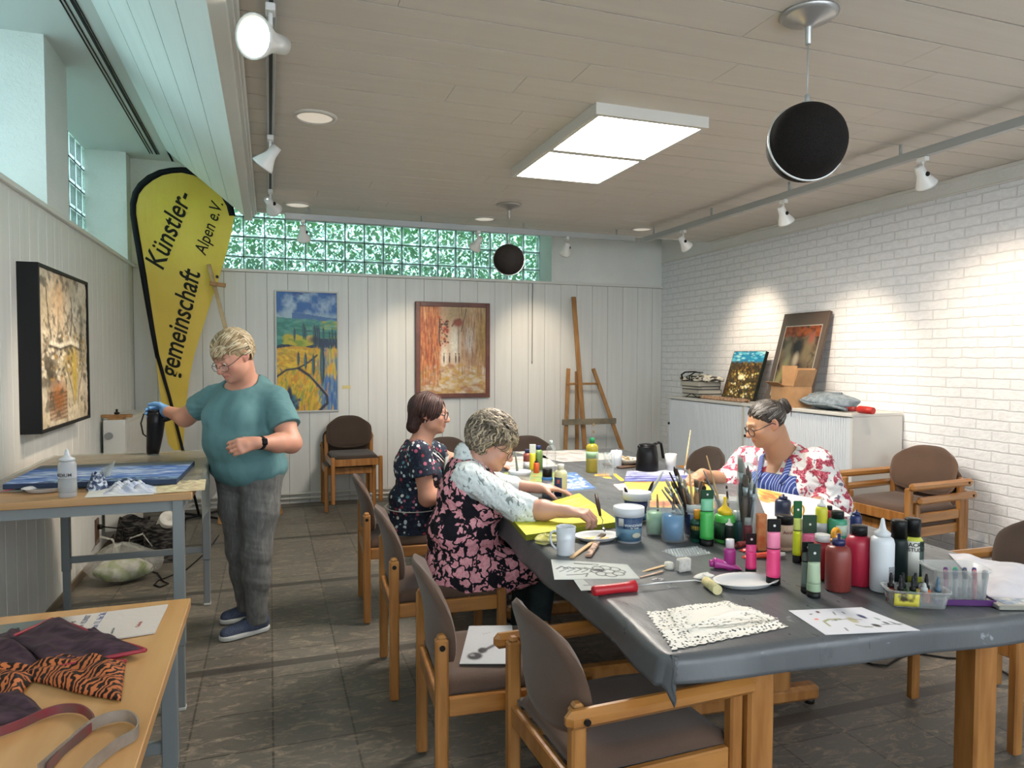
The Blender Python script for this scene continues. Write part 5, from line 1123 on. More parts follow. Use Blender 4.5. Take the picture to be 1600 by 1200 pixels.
# ---------------- fabrics
M_turq = mottled('turquoise_jersey', '#5f888b', '#557c80', 6, .85, bump=.1)
M_jean = mat('grey_jeans', '#5a5a58', .9); t = NT(M_jean); v = t.coord('Object'); a_ = t.noise(t.coord('Object', (6, 6, 1.2)), 7, 6, .7, .6); b_ = t.noise(v, 260, 2)
t.color(t.mix(t.math('MULTIPLY', b_, .35), t.ramp(a_, [(.3, '#474847'), (.55, '#636361'), (.78, '#8a8985')]), '#6e6d6b')); t.bump(a_, .35, .006)
M_jeanb = mottled('navy_jeans', '#1b2433', '#2b3850', 30, .9)
def floral(name, bg, petal, petal2, scale, thr, extra=None):
    m = mat(name, bg, .85); t = NT(m); v = t.coord('Object'); nz = t.n('ShaderNodeTexNoise'); t.l(v, nz.inputs['Vector']); nz.inputs['Scale'].default_value = scale*1.5; nz.inputs['Detail'].default_value = 2
    w = t.n('ShaderNodeVectorMath', operation='MULTIPLY_ADD'); t.l(nz.outputs['Color'], w.inputs[0]); w.inputs[1].default_value = (.085, .085, .085); t.l(v, w.inputs[2])
    vo = t.n('ShaderNodeTexVoronoi', feature='DISTANCE_TO_EDGE'); t.l(w.outputs[0], vo.inputs['Vector']); vo.inputs['Scale'].default_value = scale
    vc = t.n('ShaderNodeTexVoronoi', feature='F1'); t.l(w.outputs[0], vc.inputs['Vector']); vc.inputs['Scale'].default_value = scale
    sp = t.n('ShaderNodeSeparateColor'); t.l(vc.outputs['Color'], sp.inputs[0]); keep = t.math('LESS_THAN', sp.outputs[0], thr)
    msk = t.math('MULTIPLY', t.ramp(vo.outputs[0], [(.075, (0, 0, 0)), (.10, (1, 1, 1))]), keep); pc = t.mix(t.ramp(t.noise(v, scale*5, 3), [(.4, (0, 0, 0)), (.62, (1, 1, 1))]), petal, petal2)
    c_ = t.mix(msk, bg, pc)
    if extra: c_ = extra(t, v, c_)
    t.color(c_); t.bump(t.noise(v, 14, 4, .6, .8), .25, .02); return m
M_pinkf = floral('pink_flowers_on_black', '#191820', '#e8aab4', '#d88f9c', 17, .74)
M_navyf = mat('navy_small_flowers', '#191d33', .85); t = NT(M_navyf); v = t.coord('Object'); vo = t.n('ShaderNodeTexVoronoi', feature='F1'); t.l(v, vo.inputs['Vector']); vo.inputs['Scale'].default_value = 42; sp = t.n('ShaderNodeSeparateColor'); t.l(vo.outputs['Color'], sp.inputs[0])
msk = t.math('MULTIPLY', t.math('LESS_THAN', vo.outputs['Distance'], .42), t.math('LESS_THAN', sp.outputs[1], .5)); t.color(t.mix(msk, t.ramp(t.noise(v, 60, 3), [(.5, '#171b30'), (.7, '#26404f')]), t.ramp(sp.outputs[0], [(0, '#c9d3da'), (.3, '#9a3a4a'), (.5, '#e6e2da'), (.7, '#5a8a92'), (.85, '#b8607a')], 'CONSTANT'))); t.bump(t.noise(v, 14, 4), .2, .02)
M_rose = mat('red_roses_on_white', '#dedbd9', .85); t = NT(M_rose); v = t.coord('Object'); n1 = t.noise(v, 21, 2, .5, .5); n2 = t.noise(v, 90, 3, .6, 1); n3 = t.noise(t.coord('Object', (1, 1, 1), (1, .4, 0)), 26, 2, .5, .5)
c_ = t.mix(t.ramp(n3, [(.61, (0, 0, 0)), (.64, (1, 1, 1))]), '#e2dedc', '#6f6878'); rs = t.ramp(n2, [(.36, '#7e1f33'), (.5, '#b53f55'), (.64, '#dc8d98')]); t.color(t.mix(t.ramp(n1, [(.50, (0, 0, 0)), (.53, (1, 1, 1))]), c_, rs)); t.bump(n1, .1, .02)
M_leafw = mat('white_leaf_print', '#d7dfe0', .85); t = NT(M_leafw); v = t.coord('Object'); n1 = t.noise(t.coord('Object', (1.6, .7, 1), (.3, .5, .7)), 26, 2, .5, 1.2); t.color(t.ramp(n1, [(.33, '#87918f'), (.38, '#d5dddf'), (.62, '#dfe6e8'), (.68, '#a3aaa2')])); t.bump(t.noise(v, 18, 4, .6, 1), .3, .02)
M_apron = mat('blue_striped_apron', '#34498c', .8); t = NT(M_apron); v = t.coord('Object', (1, 1, 1), (0, 0, .35)); sx_ = t.n('ShaderNodeSeparateXYZ'); t.l(v, sx_.inputs[0]); t.color(t.mix(t.math('LESS_THAN', t.math('FRACT', t.math('MULTIPLY', t.math('ADD', sx_.outputs[1], t.math('MULTIPLY', t.noise(v, 3, 2), .03)), 75)), .22), '#2f4285', '#a9b4d6'))
M_apw = mat('white_apron_tape', '#d6d2c8', .85)
SKIN1, SKIN2, SKIN3, SKIN4 = hexc('#c68f78'), hexc('#bd8a74'), hexc('#c19482'), hexc('#b88a6c')

def shoe(parent, loc, toe, heel, name='shoe', col='#343c50', sole='#c9cbc8'):
    toe = np.array(toe, float); heel = np.array(heel, float); loc = np.array(loc); d = nrm(toe-heel); sd = np.array([d[1], -d[0], 0]); L = np.linalg.norm(toe-heel)
    lo = np.minimum(toe, heel)-.1; hi = np.maximum(toe, heel)+.16; lo[2] = -.0; S_ = Sdf([lo[0], lo[1], -.03], [hi[0], hi[1], .17], .004)
    z = np.array([0, 0, 1.]); S_.cap(heel+d*.04+z*.05, heel+d*.10+z*.055, .036, .038); S_.cap(heel+d*.1+z*.05, toe-d*.045+z*.035, .038, .032, .03); S_.cap(heel+d*.055+z*.06, heel+d*.045+z*.115, .038, .038, .03); S_.half(heel+z*.105, z+d*.15); S_.half(heel+z*.016, -z)
    sh = S_.obj(name, mottled('knit_'+col, col, '#59637a', 260, .9), parent, loc, relax=1)
    S_ = Sdf([lo[0], lo[1], -.03], [hi[0], hi[1], .1], .004); S_.cap(heel+d*.04+z*.02, toe-d*.045+z*.02, .040, .037, 0); S_.cap(heel+d*.12+z*.02, toe-d*.07+z*.02, .038, .042, .02); S_.half(z*.003, -z); S_.half(z*.028, z); S_.obj('sole', mat('shoe_sole_'+sole, sole, .7), sh, loc, relax=1)
    mb = MB()
    for k in range(4):
        q = heel+d*(.11+k*.025)+z*(.098-.011*k)-loc; mb.tube([q-sd*.026-z*.012, q, q+sd*.026-z*.012], .0028, 6)
    mb.obj('laces', mat('lace_dark', '#1c2130', .8), sh); return sh

# ================================================================ standing woman with the hair dryer
LOC = (-.11, 3.93, 0); pr = person('standing woman in turquoise T-shirt and grey jeans holding a hair dryer', LOC)
F_ = frame((-.62, -.78, 0)); f, r, u = F_[:, 1], F_[:, 0], F_[:, 2]
pel = np.array([-.105, 3.935, .90]); wai = np.array([-.125, 3.925, 1.03]); che = np.array([-.135, 3.915, 1.185]); nek = A(386, 596, 3.92)
RS, LS = A(334, 622, 4.0), A(430, 624, 3.83); RE, RW = A(289, 652, 4.13), A(263, 643, 4.29); LE, LW = A(455, 692, 3.71), A(402, 692, 3.55)
hd = Head(A(364, 556, 3.80), (-.66, -.60, -.50), (-.10, -.05, 1), 1.0)
def torsoS(S_, i):
    S_.ell(pel-f*.0, (.185+i, .155+i, .14+i), F_, .06); S_.ell(wai+f*.035, (.185+i, .165+i, .13+i), F_, .08); S_.ell(che, (.175+i, .135+i, .15+i), F_, .08)
    for q in (-1, 1): S_.ell(che+f*.10+r*q*.075-u*.045, (.075+i, .065+i, .075+i), F_, .05)
    S_.cap(RS-u*.005, nek-u*.055, .055+i, .07+i, .05); S_.cap(LS-u*.005, nek-u*.055, .055+i, .07+i, .05); S_.ell(che-f*.05+u*.06, (.14+i, .08+i, .12+i), F_, .06)
S_ = Sdf([-.72, 3.35, .72], [.22, 4.5, 1.62], H_B); torsoS(S_, -.010); S_.cap(nek-u*.05, hd.p(0, -.03, -.06), .062, .054, .03); S_.cap(nek-u*.02+f*.02, hd.p(0, .02, -.085), .05, .045, .03); hd.build(S_, 1.1)
S_.chain([RS, (RS+RE)/2, RE, RW], [.054, .056, .047, .029], .03); S_.chain([LS, (LS+LE)/2, LE, LE*.6+LW*.4, LW], [.055, .058, .048, .045, .028], .03)
RHd = nrm((-.55, .75, -.05)); RHn = nrm((-.05, -.2, -1))
hand(S_, RW, RHd, (-.75, -.6, -.2), (0, 0, 1), (.9, .9, .6)); lt, lth, _ = hand(S_, LW, (-.85, -.35, -.12), (-.35, .5, -.2)[0:3], (0, -.2, 1), (.75, .85, .6), thumb=(.45, .8, .5))
S_.obj('body', M_skin, pr, LOC, colfn=lambda V: hd.colors(V, SKIN1))
hd.eyes(pr, LOC); hd.glasses(pr, LOC, mat('thin_dark_frame', '#2b2a2e', .3, .4), .026, .016, .0014, .012)
S_ = Sdf([-.60, 3.5, .74], [.24, 4.3, 1.42], .005); torsoS(S_, 0); S_.ell(pel-u*.03, (.20, .175, .10), F_, .05); S_.ell(wai-u*.03+f*.01, (.19, .17, .12), F_, .06)
S_.folds(.0028, 12, 3, stretch=(1, 1, .6)); S_.folds(.0013, 30, 5, stretch=(1, 1, .4))
S_.half(pel-u*.105, -u-.12*f); S_.sleeve([RS, RE], [.068, .078], RS*.44+RE*.56, RE-RS, fold=(.003, 34, 6)); S_.sleeve([LS, LE], [.070, .086], LS*.36+LE*.64, LE-LS, fold=(.003, 34, 7)); S_.ell(nek+f*.045-u*.004, (.088, .085, .065), F_, .01, '-'); S_.cap(nek-u*.03, nek+u*.1, .066, .07, .005, '-')
S_.obj('t_shirt', M_turq, pr, LOC)
S_ = Sdf([-.42, 3.65, .03], [.20, 4.25, 1.0], .005); HL, HR = pel+r*-.085-u*.04, pel+r*.085-u*.04
KL, KR = A(401, 862, 3.84), A(376, 855, 4.0); AL, AR = A(401, 958, 3.86), A(388, 950, 4.09)
S_.ell(pel-u*.03, (.178, .150, .12), F_, .05); S_.chain([HL, HL*.5+KL*.5, KL, KL*.6+AL*.4, AL-u*.03], [.108, .092, .070, .064, .050], .04); S_.chain([HR, HR*.5+KR*.5, KR, KR*.6+AR*.4, AR-u*.03], [.108, .092, .070, .064, .050], .04)
S_.folds(.0018, 24, 8, stretch=(.5, .5, 1.4)); S_.folds(.0018, 14, 9); S_.half((0, 0, .055), (0, 0, -1)); S_.obj('trousers', M_jean, pr, LOC)
shoe(pr, LOC, (-.262, 3.80, 0), (-.012, 3.905, 0)); shoe(pr, LOC, (-.275, 4.05, 0), (-.022, 4.135, 0))
# blue glove, watch
S_ = Sdf(RW-.16, RW+.16, .0036); hand(S_, RW, RHd, (-.75, -.6, -.2), (0, 0, 1), (.9, .9, .6), infl=.0022); S_.cap(RW+RHd*-.012, RW+RHd*.03, .031, .028, .01); S_.half(RW-RHd*.008, -RHd); S_.obj('glove', mat('blue_nitrile', '#5f8fc0', .5), pr, LOC)
wd = nrm(LW-LE); wc = LW-wd*.018; mb = MB(); lw = Vector(wc)-Vector(LOC); uu, ww = perp(wd); mb.tube([lw-Vector(wd)*.010, lw+Vector(wd)*.010], [.0335, .0325], 20); wb = mb.obj('watch', mat('watch_strap', '#19191c', .6), pr)
fw_ = Vector(nrm(np.array([-.1, -1, .25])-wd*np.dot([-.1, -1, .25], wd))); mb = MB(); mb.bar(lw+fw_*.030-Vector(wd)*.017, lw+fw_*.030+Vector(wd)*.017, .032, .012, .004, upv=tuple(fw_)); mb.obj('watch_case', mat('watch_glass', '#0b0c10', .1), wb)
# hair: short, thick, swept back and to the side
cols = ['#b6a07e', '#cbb996', '#9a8360', '#d6c8ac', '#8a7352', '#bfae8e']
fl = lambda d: (.9*(-.3 if d[0] < 0 else .6)+.2, -.9, .15) if d[1] > -.2 else (.1, -.2, -1)
hp = [tufts(hd, (0, -.016, .030), (.080, .099, .092), 900, lambda d: (d[2] > .12 and d[1] < .86) or (d[1] < .15 and d[2] > -.42) or (d[1] > .5 and d[2] > .42), fl, .075, .0055, cols, 1, (.03, .18), .2)]
hp.append(tufts(hd, (0, -.012, .030), (.080, .100, .088), 160, lambda d: d[1] > .45 and .30 < d[2] < .62, lambda d: (.9, .3, -.5), .05, .005, cols, 2, (.03, .12), .3)); hair_obj('hair', pr, LOC, hp)
S_ = Sdf(hd.c-.2, hd.c+.2, .0036); S_.ell(hd.p(0, -.020, .034), (.083, .098, .092), hd.M); S_.ell(hd.p(0, .085, -.05), (.085, .07, .085), hd.M, .01, '-'); S_.half(hd.p(0, 0, -.052), hd.M @ np.array([0, 0, -1.])); S_.folds(.0022, 130, 77, stretch=(1, 1, .12)); S_.obj('hair_underlayer', mottled('hair_blond_under', '#8a7454', '#a89272', 40, .6), pr, LOC)
# the hair dryer in her hand
HC = A(244, 655, 4.34); o = thing('hair_dryer', 'black hair dryer held in the blue gloved hand, blowing down on the canvas', 'hair dryer', tuple(HC))
mb = MB(); mb.tube([(0, 0, .045), (0, 0, .03), (-.002, 0, -.02), (-.008, 0, -.09), (-.016, 0, -.155), (-.02, 0, -.19)], [.036, .047, .046, .042, .036, .032], 26); mb.obj('barrel', mat('dryer_black', '#131316', .3), o)
mb = MB(); mb.tube([(0, 0, .044), (0, 0, .052)], [.038, .034], 26); [mb.box((-.03, -.034+k*.009, .050), (.03, -.031+k*.009, .054)) for k in range(8)]; mb.obj('intake_grille', mat('dryer_grille', '#26262a', .5), o)
mb = MB(); mb.tube([(.01, -.0, -.01), (.04, -.01, -.0), (.075, -.02, .01)], [.02, .018, .016], 12); mb.obj('handle', mat('dryer_black', '#131316', .3), o)
mb = MB(); mb.tube([(-.02, 0, .045), (-.06, -.01, .03), (-.075, -.01, -.02), (-.065, -.01, -.08), (-.045, 0, -.10)], .004, 8); mb.obj('cord', M_bolt, o); mb = MB(); mb.tube([(-.012, 0, -.187), (-.024, 0, -.21)], [.031, .030], 24); mb.obj('nozzle', mat('dryer_nozzle', '#0c0c0e', .4), o)

# ================================================================ woman in the pink flowered tunic
LOC = (.80, 3.12, 0); pr = person('seated woman with curly grey hair in a pink flowered tunic, reaching out', LOC)
F_ = frame((.96, -.28, 0)); f, r, u = F_[:, 1], F_[:, 0], F_[:, 2]
pel = A(722, 880, 3.12); wai = A(724, 825, 3.09); che = A(732, 765, 3.06); nek = A(735, 716, 3.08)
RS, LS = A(738, 748, 2.93), A(748, 735, 3.26); RE, RW = A(815, 795, 2.76), A(884, 799, 2.63); LE, LW = np.array([1.08, 3.36, .81]), np.array([1.27, 3.24, .800])
hd = Head(A(768, 691, 3.06), (.80, -.36, -.42), (.25, -.1, 1), 1.0)
def torsoP(S_, i):
    S_.ell(pel-u*.005, (.19+i, .175+i, .125+i), F_, .08); S_.ell(wai, (.185+i, .168+i, .13+i), F_, .08); S_.ell(che, (.175+i, .135+i, .13+i), F_, .08)
    for q in (-1, 1): S_.ell(che+f*.10+r*q*.08-u*.05, (.075+i, .065+i, .075+i), F_, .05)
    S_.cap(RS-f*.01, nek-u*.05-f*.02, .055+i, .065+i, .05); S_.cap(LS-f*.01, nek-u*.05-f*.02, .055+i, .065+i, .05)
S_ = Sdf([.55, 2.38, .38], [1.5, 3.55, 1.25], H_B); torsoP(S_, -.014); S_.cap(nek-u*.04, hd.p(0, -.03, -.06), .058, .05, .03); S_.cap(nek-u*.02+f*.02, hd.p(0, .02, -.085), .045, .042, .03); hd.build(S_, 1.02)
S_.chain([RS, RE, RE*.5+RW*.5, RW], [.05, .042, .038, .025], .03); S_.chain([LS, LE, LW], [.05, .042, .025], .03)
rt, rth, _ = hand(S_, RW, (.80, -.62, -.02), (.1, .1, -1), (.3, .6, .1), (.75, .9, .7), thumb=(.35, .9, .55)); hand(S_, LW, (.9, -.3, -.05), (0, 0, -1), (-.1, -1, 0), (.25, .3, .2))
S_.obj('body', M_skin, pr, LOC, colfn=lambda V: hd.colors(V, SKIN3)); hd.eyes(pr, LOC); hd.glasses(pr, LOC, mat('black_wire_frame', '#15141a', .3, .3), .023, .017, .0013, .010)
S_ = Sdf([.50, 2.62, .33], [1.35, 3.62, 1.02], .005); torsoP(S_, 0); kR, kL = np.array([1.20, 3.00, .49]), np.array([1.20, 3.22, .49])
S_.chain([pel+r*.09-u*.03, kR-(.06, 0, 0)], [.125, .085], .06); S_.chain([pel-r*.09-u*.03, kL-(.06, 0, 0)], [.125, .085], .06); S_.ell(pel+f*.03-u*.06, (.20, .20, .10), F_, .05)
S_.folds(.005, 14, 13); S_.folds(.003, 30, 14); S_.half(A(700, 931, 3.12), (-.12, 0, -1)); S_.half(kR-(.03, 0, 0), (1, 0, -.2)); S_.cap(nek-u*.045+f*.01, nek+u*.1, .080, .09, .006, '-'); 
S_.cap(RS+nrm(RE-RS)*.035, RE, .073, .09, .004, '-'); S_.cap(LS+nrm(LE-LS)*.035, LE, .073, .09, .004, '-')
S_.obj('tunic', M_pinkf, pr, LOC)
S_ = Sdf([.55, 2.60, .70], [1.35, 3.55, 1.06], .005); S_.cap(RS-f*.01, RE, .064, .060, .03); S_.cap(RE, RE*.62+RW*.38, .060, .052, .02); S_.cap(LS, LE, .062, .055, .03); S_.cap(LE, LE*.6+LW*.4, .055, .048, .02); S_.cap(RS-f*.01, nek-u*.06-f*.02, .055, .062, .03); S_.cap(LS-f*.01, nek-u*.06-f*.02, .055, .062, .03); S_.ell(che+u*.04, (.15, .11, .10), F_, .05)
S_.cap(nek-u*.03-f*.01, nek+u*.018-f*.012, .070, .064, .01); S_.folds(.005, 34, 17, [.55, 2.6, .7], [1.35, 3.0, 1.06]); S_.cap(nek-u*.02+f*.01, nek+u*.1+f*.04, .058, .062, .004, '-'); S_.half(RE*.66+RW*.34, RW-RE); S_.obj('blouse', M_leafw, pr, LOC)
S_ = Sdf([.7, 2.8, .02], [1.45, 3.4, .60], .006); S_.chain([pel+r*.09-u*.05, kR, (1.14, 2.98, .06)], [.09, .068, .052], .03); S_.chain([pel-r*.09-u*.05, kL, (1.17, 3.24, .06)], [.09, .068, .052], .03); S_.obj('trousers', mottled('dark_green_trousers', '#20282a', '#2c3536', 20, .9), pr, LOC)
shoe(pr, LOC, (1.27, 2.96, 0), (1.04, 3.0, 0), col='#2a2c2c', sole='#55504a'); shoe(pr, LOC, (1.30, 3.22, 0), (1.07, 3.26, 0), col='#2a2c2c', sole='#55504a')
cols = ['#94897a', '#75695c', '#b0a18b', '#5c5147', '#bfae94', '#827565']
cf = lambda d: (0, -.55, .1) if d[2] > .4 else (.1*d[0], -.2, -1)
hp = [tufts(hd, (0, -.014, .032), (.080, .099, .092), 1000, lambda d: (d[2] > .25 and d[1] < .85) or (d[1] < .1 and d[2] > -.62), cf, .07, .0055, cols, 31, (.05, .30), .3, 8, 1.1)]
hp.append(tufts(hd, (0, -.012, .032), (.080, .10, .09), 150, lambda d: d[1] > .35 and .32 < d[2] < .8, lambda d: (.2*d[0], .9, -.4), .05, .005, cols, 33, (.04, .25), .4, 8, 1.0)); hair_obj('hair', pr, LOC, hp)
S_ = Sdf(hd.c-.2, hd.c+.2, .0036); S_.ell(hd.p(0, -.022, .034), (.084, .098, .094), hd.M); S_.ell(hd.p(0, -.07, -.03), (.06, .045, .05), hd.M, .03); S_.ell(hd.p(0, .09, -.05), (.09, .075, .09), hd.M, .01, '-'); S_.folds(.0022, 130, 77, stretch=(1, 1, .12)); S_.obj('hair_underlayer', mottled('hair_grey_under', '#5f5747', '#7b715d', 40, .7), pr, LOC)
# palette knife in her hand
P1 = A(931, 772, 2.55); P2 = A(938, 806, 2.50); P3 = A(945, 838, 2.44); P3[2] = .772; LOCK = tuple(P2); o = thing('palette_knife', 'palette knife held in the hand over the white plate', 'palette knife', LOCK); q0 = Vector(LOCK)
mb = MB(); mb.tube([Vector(P1)-q0, (Vector(P1)+Vector(P2))/2-q0, Vector((0, 0, 0))], [.006, .009, .005], 12); mb.obj('handle', mat('dark_wood_handle', '#3a221a', .5), o)
mb = MB(); e_ = Vector(P3)-q0; mb.tube([Vector((0, 0, 0)), Vector((.012, 0, -.02)), e_*.55+Vector((-.004, 0, 0)), e_*.7], .0017, 8); mb.tube([e_*.68, e_*.85, e_], [.002, .008, .001], 10, flat=.12); mb.obj('blade', mat('steel_blade', '#6f7274', .3, .9), o)

# ================================================================ woman in the navy flowered top
LOC = (.78, 4.02, 0); pr = person('seated woman with a brown bob in a navy flowered top, looking right', LOC)
F_ = frame((.97, -.24, 0)); f, r, u = F_[:, 1], F_[:, 0], F_[:, 2]
pel = A(648, 826, 4.04); wai = A(648, 782, 4.02); che = A(650, 727, 4.0); nek = A(655, 688, 4.0)
RS, LS = A(655, 706, 3.84), A(668, 700, 4.18); RE, RW = A(668, 778, 3.80), A(722, 768, 3.86); LE, LW = np.array([1.08, 4.28, .80]), np.array([1.28, 4.18, .782])
hd = Head(A(671, 645, 4.0), (.93, -.34, -.10), (.03, 0, 1), 1.0)
def torsoN(S_, i):
    S_.ell(pel, (.185+i, .165+i, .12+i), F_, .08); S_.ell(wai, (.165+i, .15+i, .13+i), F_, .08); S_.ell(che, (.165+i, .125+i, .13+i), F_, .08)
    for q in (-1, 1): S_.ell(che+f*.095+r*q*.075-u*.04, (.07+i, .06+i, .07+i), F_, .05)
    S_.cap(RS, nek-u*.045-f*.01, .05+i, .06+i, .05); S_.cap(LS, nek-u*.045-f*.01, .05+i, .06+i, .05)
S_ = Sdf([.52, 3.6, .38], [1.42, 4.5, 1.32], H_B); torsoN(S_, -.012); S_.cap(nek-u*.04, hd.p(0, -.03, -.06), .055, .048, .03); S_.cap(nek-u*.02+f*.02, hd.p(0, .02, -.085), .042, .04, .03); hd.build(S_, 1.0)
S_.chain([RS, RE, RE*.5+RW*.5, RW], [.052, .045, .04, .026], .03); S_.chain([LS, LE, LW], [.05, .042, .025], .03); hand(S_, RW, (.95, .1, -.1), (0, 0, -1), (.1, 1, 0), (.3, .4, .3)); hand(S_, LW, (.9, -.3, -.05), (0, 0, -1), (-.1, -1, 0), (.25, .3, .2))
S_.obj('body', M_skin, pr, LOC, colfn=lambda V: hd.colors(V, SKIN2)); hd.eyes(pr, LOC); hd.glasses(pr, LOC, mat('dark_thick_frame', '#1c1a20', .3), .026, .019, .0022, .004, square=3)
S_ = Sdf([.50, 3.62, .40], [1.1, 4.4, 1.05], .005); torsoN(S_, 0); S_.ell(pel-u*.0, (.195, .175, .10), F_, .05); S_.folds(.005, 16, 23); S_.folds(.003, 32, 24); S_.sleeve([RS, RE], [.064, .078], RS*.47+RE*.53, RE-RS); S_.sleeve([LS, LE], [.062, .068], LS*.5+LE*.5, LE-LS); S_.half(pel-u*.07, -u); S_.cap(nek-u*.03+f*.015, nek+u*.1, .070, .08, .006, '-'); S_.obj('top', M_navyf, pr, LOC)
kR, kL = np.array([1.18, 3.92, .50]), np.array([1.18, 4.12, .50]); S_ = Sdf([.55, 3.7, .02], [1.4, 4.35, .68], .006); S_.ell(pel-u*.04, (.18, .16, .10), F_, .04); S_.chain([pel+r*.09-u*.03, kR, (1.2, 3.9, .06)], [.095, .07, .05], .03); S_.chain([pel-r*.09-u*.03, kL, (1.22, 4.14, .06)], [.095, .07, .05], .03); S_.folds(.003, 24, 26); S_.obj('jeans', M_jeanb, pr, LOC)
shoe(pr, LOC, (1.34, 3.88, 0), (1.10, 3.9, 0), col='#26262a', sole='#4a4a4a'); shoe(pr, LOC, (1.36, 4.14, 0), (1.12, 4.16, 0), col='#26262a', sole='#4a4a4a')
o0 = Vector(LOC); mb = MB()
for q in (-1, 1): mb.tube([Vector(nek-f*.05+r*q*.04-u*.0)-o0, Vector(nek+r*q*.07+f*.02-u*.02)-o0, Vector(che+f*.13+r*q*.07+u*.06)-o0, Vector(che+f*.165+r*q*.06+u*.02)-o0], .007, 8, flat=.3)
ap = mb.obj('apron', M_apw, pr)
M_bib = mottled('clear_grey_bib', '#9aa09e', '#b5bab8', 12, .35)
mb = MB(); mb.surf(lambda a, b: tuple(Vector(che+f*(.172+.02*math.cos((a-.5)*3)-.045*b*(1 if b < 1 else 1))+r*(a-.5)*.22+u*(.06-.34*b))-o0), 14, 14, True, .003); mb.obj('bib', M_bib, ap)
mb = MB(); W2 = .172; mb.tube([Vector(wai-u*.03+f*math.cos(a)*(W2-.004)+r*math.sin(a)*(W2+.012))-o0 for a in [k*PI/16-.1 for k in range(34)]], .006, 8, flat=.4); mb.tube([Vector(wai-f*.17-u*.03)-o0, Vector(wai-f*.20-u*.07)-o0, Vector(wai-f*.195-u*.13)-o0], [.012, .014, .01], 8, flat=.4); mb.obj('apron_string', M_apw, ap)
cols = ['#3b2420', '#4a2e28', '#2c1b19', '#5a3a33', '#352220']
fl = lambda d: (.9*d[0]+(.25 if d[0] > 0 else -.3), -.35, -.5) if d[2] > .55 else (.12*d[0], -.35-.2*d[1], -1.0)
hp = [tufts(hd, (0, -.014, .030), (.080, .099, .088), 1100, lambda d: (d[2] > .30 and d[1] < .80) or (d[1] < .05 and d[2] > -.25), fl, .125, .006, cols, 41, (.02, .07), 1.2, 8)]
hp.append(tufts(hd, (0, -.014, .030), (.082, .10, .09), 260, lambda d: d[1] < -.25 and abs(d[2]) < .5, lambda d: (.1*d[0], -.25, -1), .14, .006, cols, 42, (.04, .10), 1.5, 8)); hair_obj('hair', pr, LOC, hp)
S_ = Sdf(hd.c-.25, hd.c+.2, .0036); S_.ell(hd.p(0, -.020, .034), (.082, .098, .090), hd.M); S_.cap(hd.p(.035, -.07, 0), hd.p(.04, -.08, -.085), .045, .040, .04); S_.cap(hd.p(-.035, -.07, 0), hd.p(-.04, -.08, -.085), .045, .040, .04); S_.ell(hd.p(0, .085, -.045), (.09, .078, .092), hd.M, .01, '-'); S_.folds(.0022, 130, 77, stretch=(1, 1, .12)); S_.obj('hair_underlayer', mottled('hair_brown_under', '#2e1d1b', '#44302b', 40, .5), pr, LOC)
mb = MB(); e_ = Vector(hd.p(.084, -.005, -.045))-o0; mb.tube([e_, e_+Vector((0, 0, -.012))], .0018, 8); mb.obj('earring', mat('silver', '#d5d5d8', .2, 1), pr)

# ================================================================ woman in the red flowered blouse
LOC = (2.78, 3.22, 0); pr = person('seated woman in a red flowered blouse and blue striped apron, painting', LOC)
F_ = frame((-.92, -.39, 0)); f, r, u = F_[:, 1], F_[:, 0], F_[:, 2]
pel = A(1252, 838, 3.20); wai = A(1248, 796, 3.19); che = A(1228, 748, 3.20); nek = A(1222, 700, 3.22)
RS, LS = A(1166, 718, 3.42), A(1278, 724, 3.04); RE, RW = A(1140, 757, 3.40), A(1097, 740, 3.34); LE, LW = A(1302, 790, 2.98), A(1260, 789, 2.90)
hd = Head(A(1197, 660, 3.19), (-.84, .24, -.34), (-.10, 0, 1), 1.06)
def torsoR(S_, i):
    S_.ell(pel, (.21+i, .185+i, .13+i), F_, .08); S_.ell(wai, (.215+i, .19+i, .13+i), F_, .08); S_.ell(che, (.20+i, .155+i, .13+i), F_, .08)
    for q in (-1, 1): S_.ell(che+f*.11+r*q*.09-u*.05, (.09+i, .075+i, .085+i), F_, .05)
    S_.cap(RS, nek-u*.05-f*.03, .06+i, .075+i, .06); S_.cap(LS, nek-u*.05-f*.03, .06+i, .075+i, .06)
S_ = Sdf([1.95, 2.72, .40], [3.15, 3.70, 1.28], H_B); torsoR(S_, -.014); S_.cap(nek-u*.05, hd.p(0, -.03, -.06), .070, .060, .04); S_.cap(nek-u*.03+f*.04, hd.p(0, .02, -.085), .055, .052, .04); hd.build(S_, 1.14)
S_.chain([RS, RE, RE*.5+RW*.5, RW], [.055, .048, .042, .027], .03); S_.chain([LS, LE, LE*.5+LW*.5, LW], [.058, .05, .044, .028], .03)
rt2, rth2, _ = hand(S_, RW, (-.85, -.30, -.18), (.1, .2, -1), (.1, -1, -.1), (.55, .8, .6), thumb=(.4, .9, .5)); hand(S_, LW, (-.9, .1, -.05), (0, .2, -1), (.1, 1, .2), (.6, .7, .5))
S_.obj('body', M_skin, pr, LOC, colfn=lambda V: hd.colors(V, SKIN4)); hd.eyes(pr, LOC); hd.glasses(pr, LOC, mat('tortoise_frame', '#2a1d18', .3), .024, .020, .0022, .008)
S_ = Sdf([2.25, 2.70, .42], [3.15, 3.72, 1.05], .005); torsoR(S_, .0); S_.cap(RS, RE, .074, .080, .03); S_.cap(RE, RE*.62+RW*.38, .078, .060, .03); S_.cap(LS, LE, .082, .088, .03); S_.cap(LE, LE*.55+LW*.45, .085, .060, .03); S_.folds(.006, 15, 33); S_.folds(.0035, 30, 34); S_.half(RE*.64+RW*.36, RW-RE); S_.half(pel-u*.06, -u)
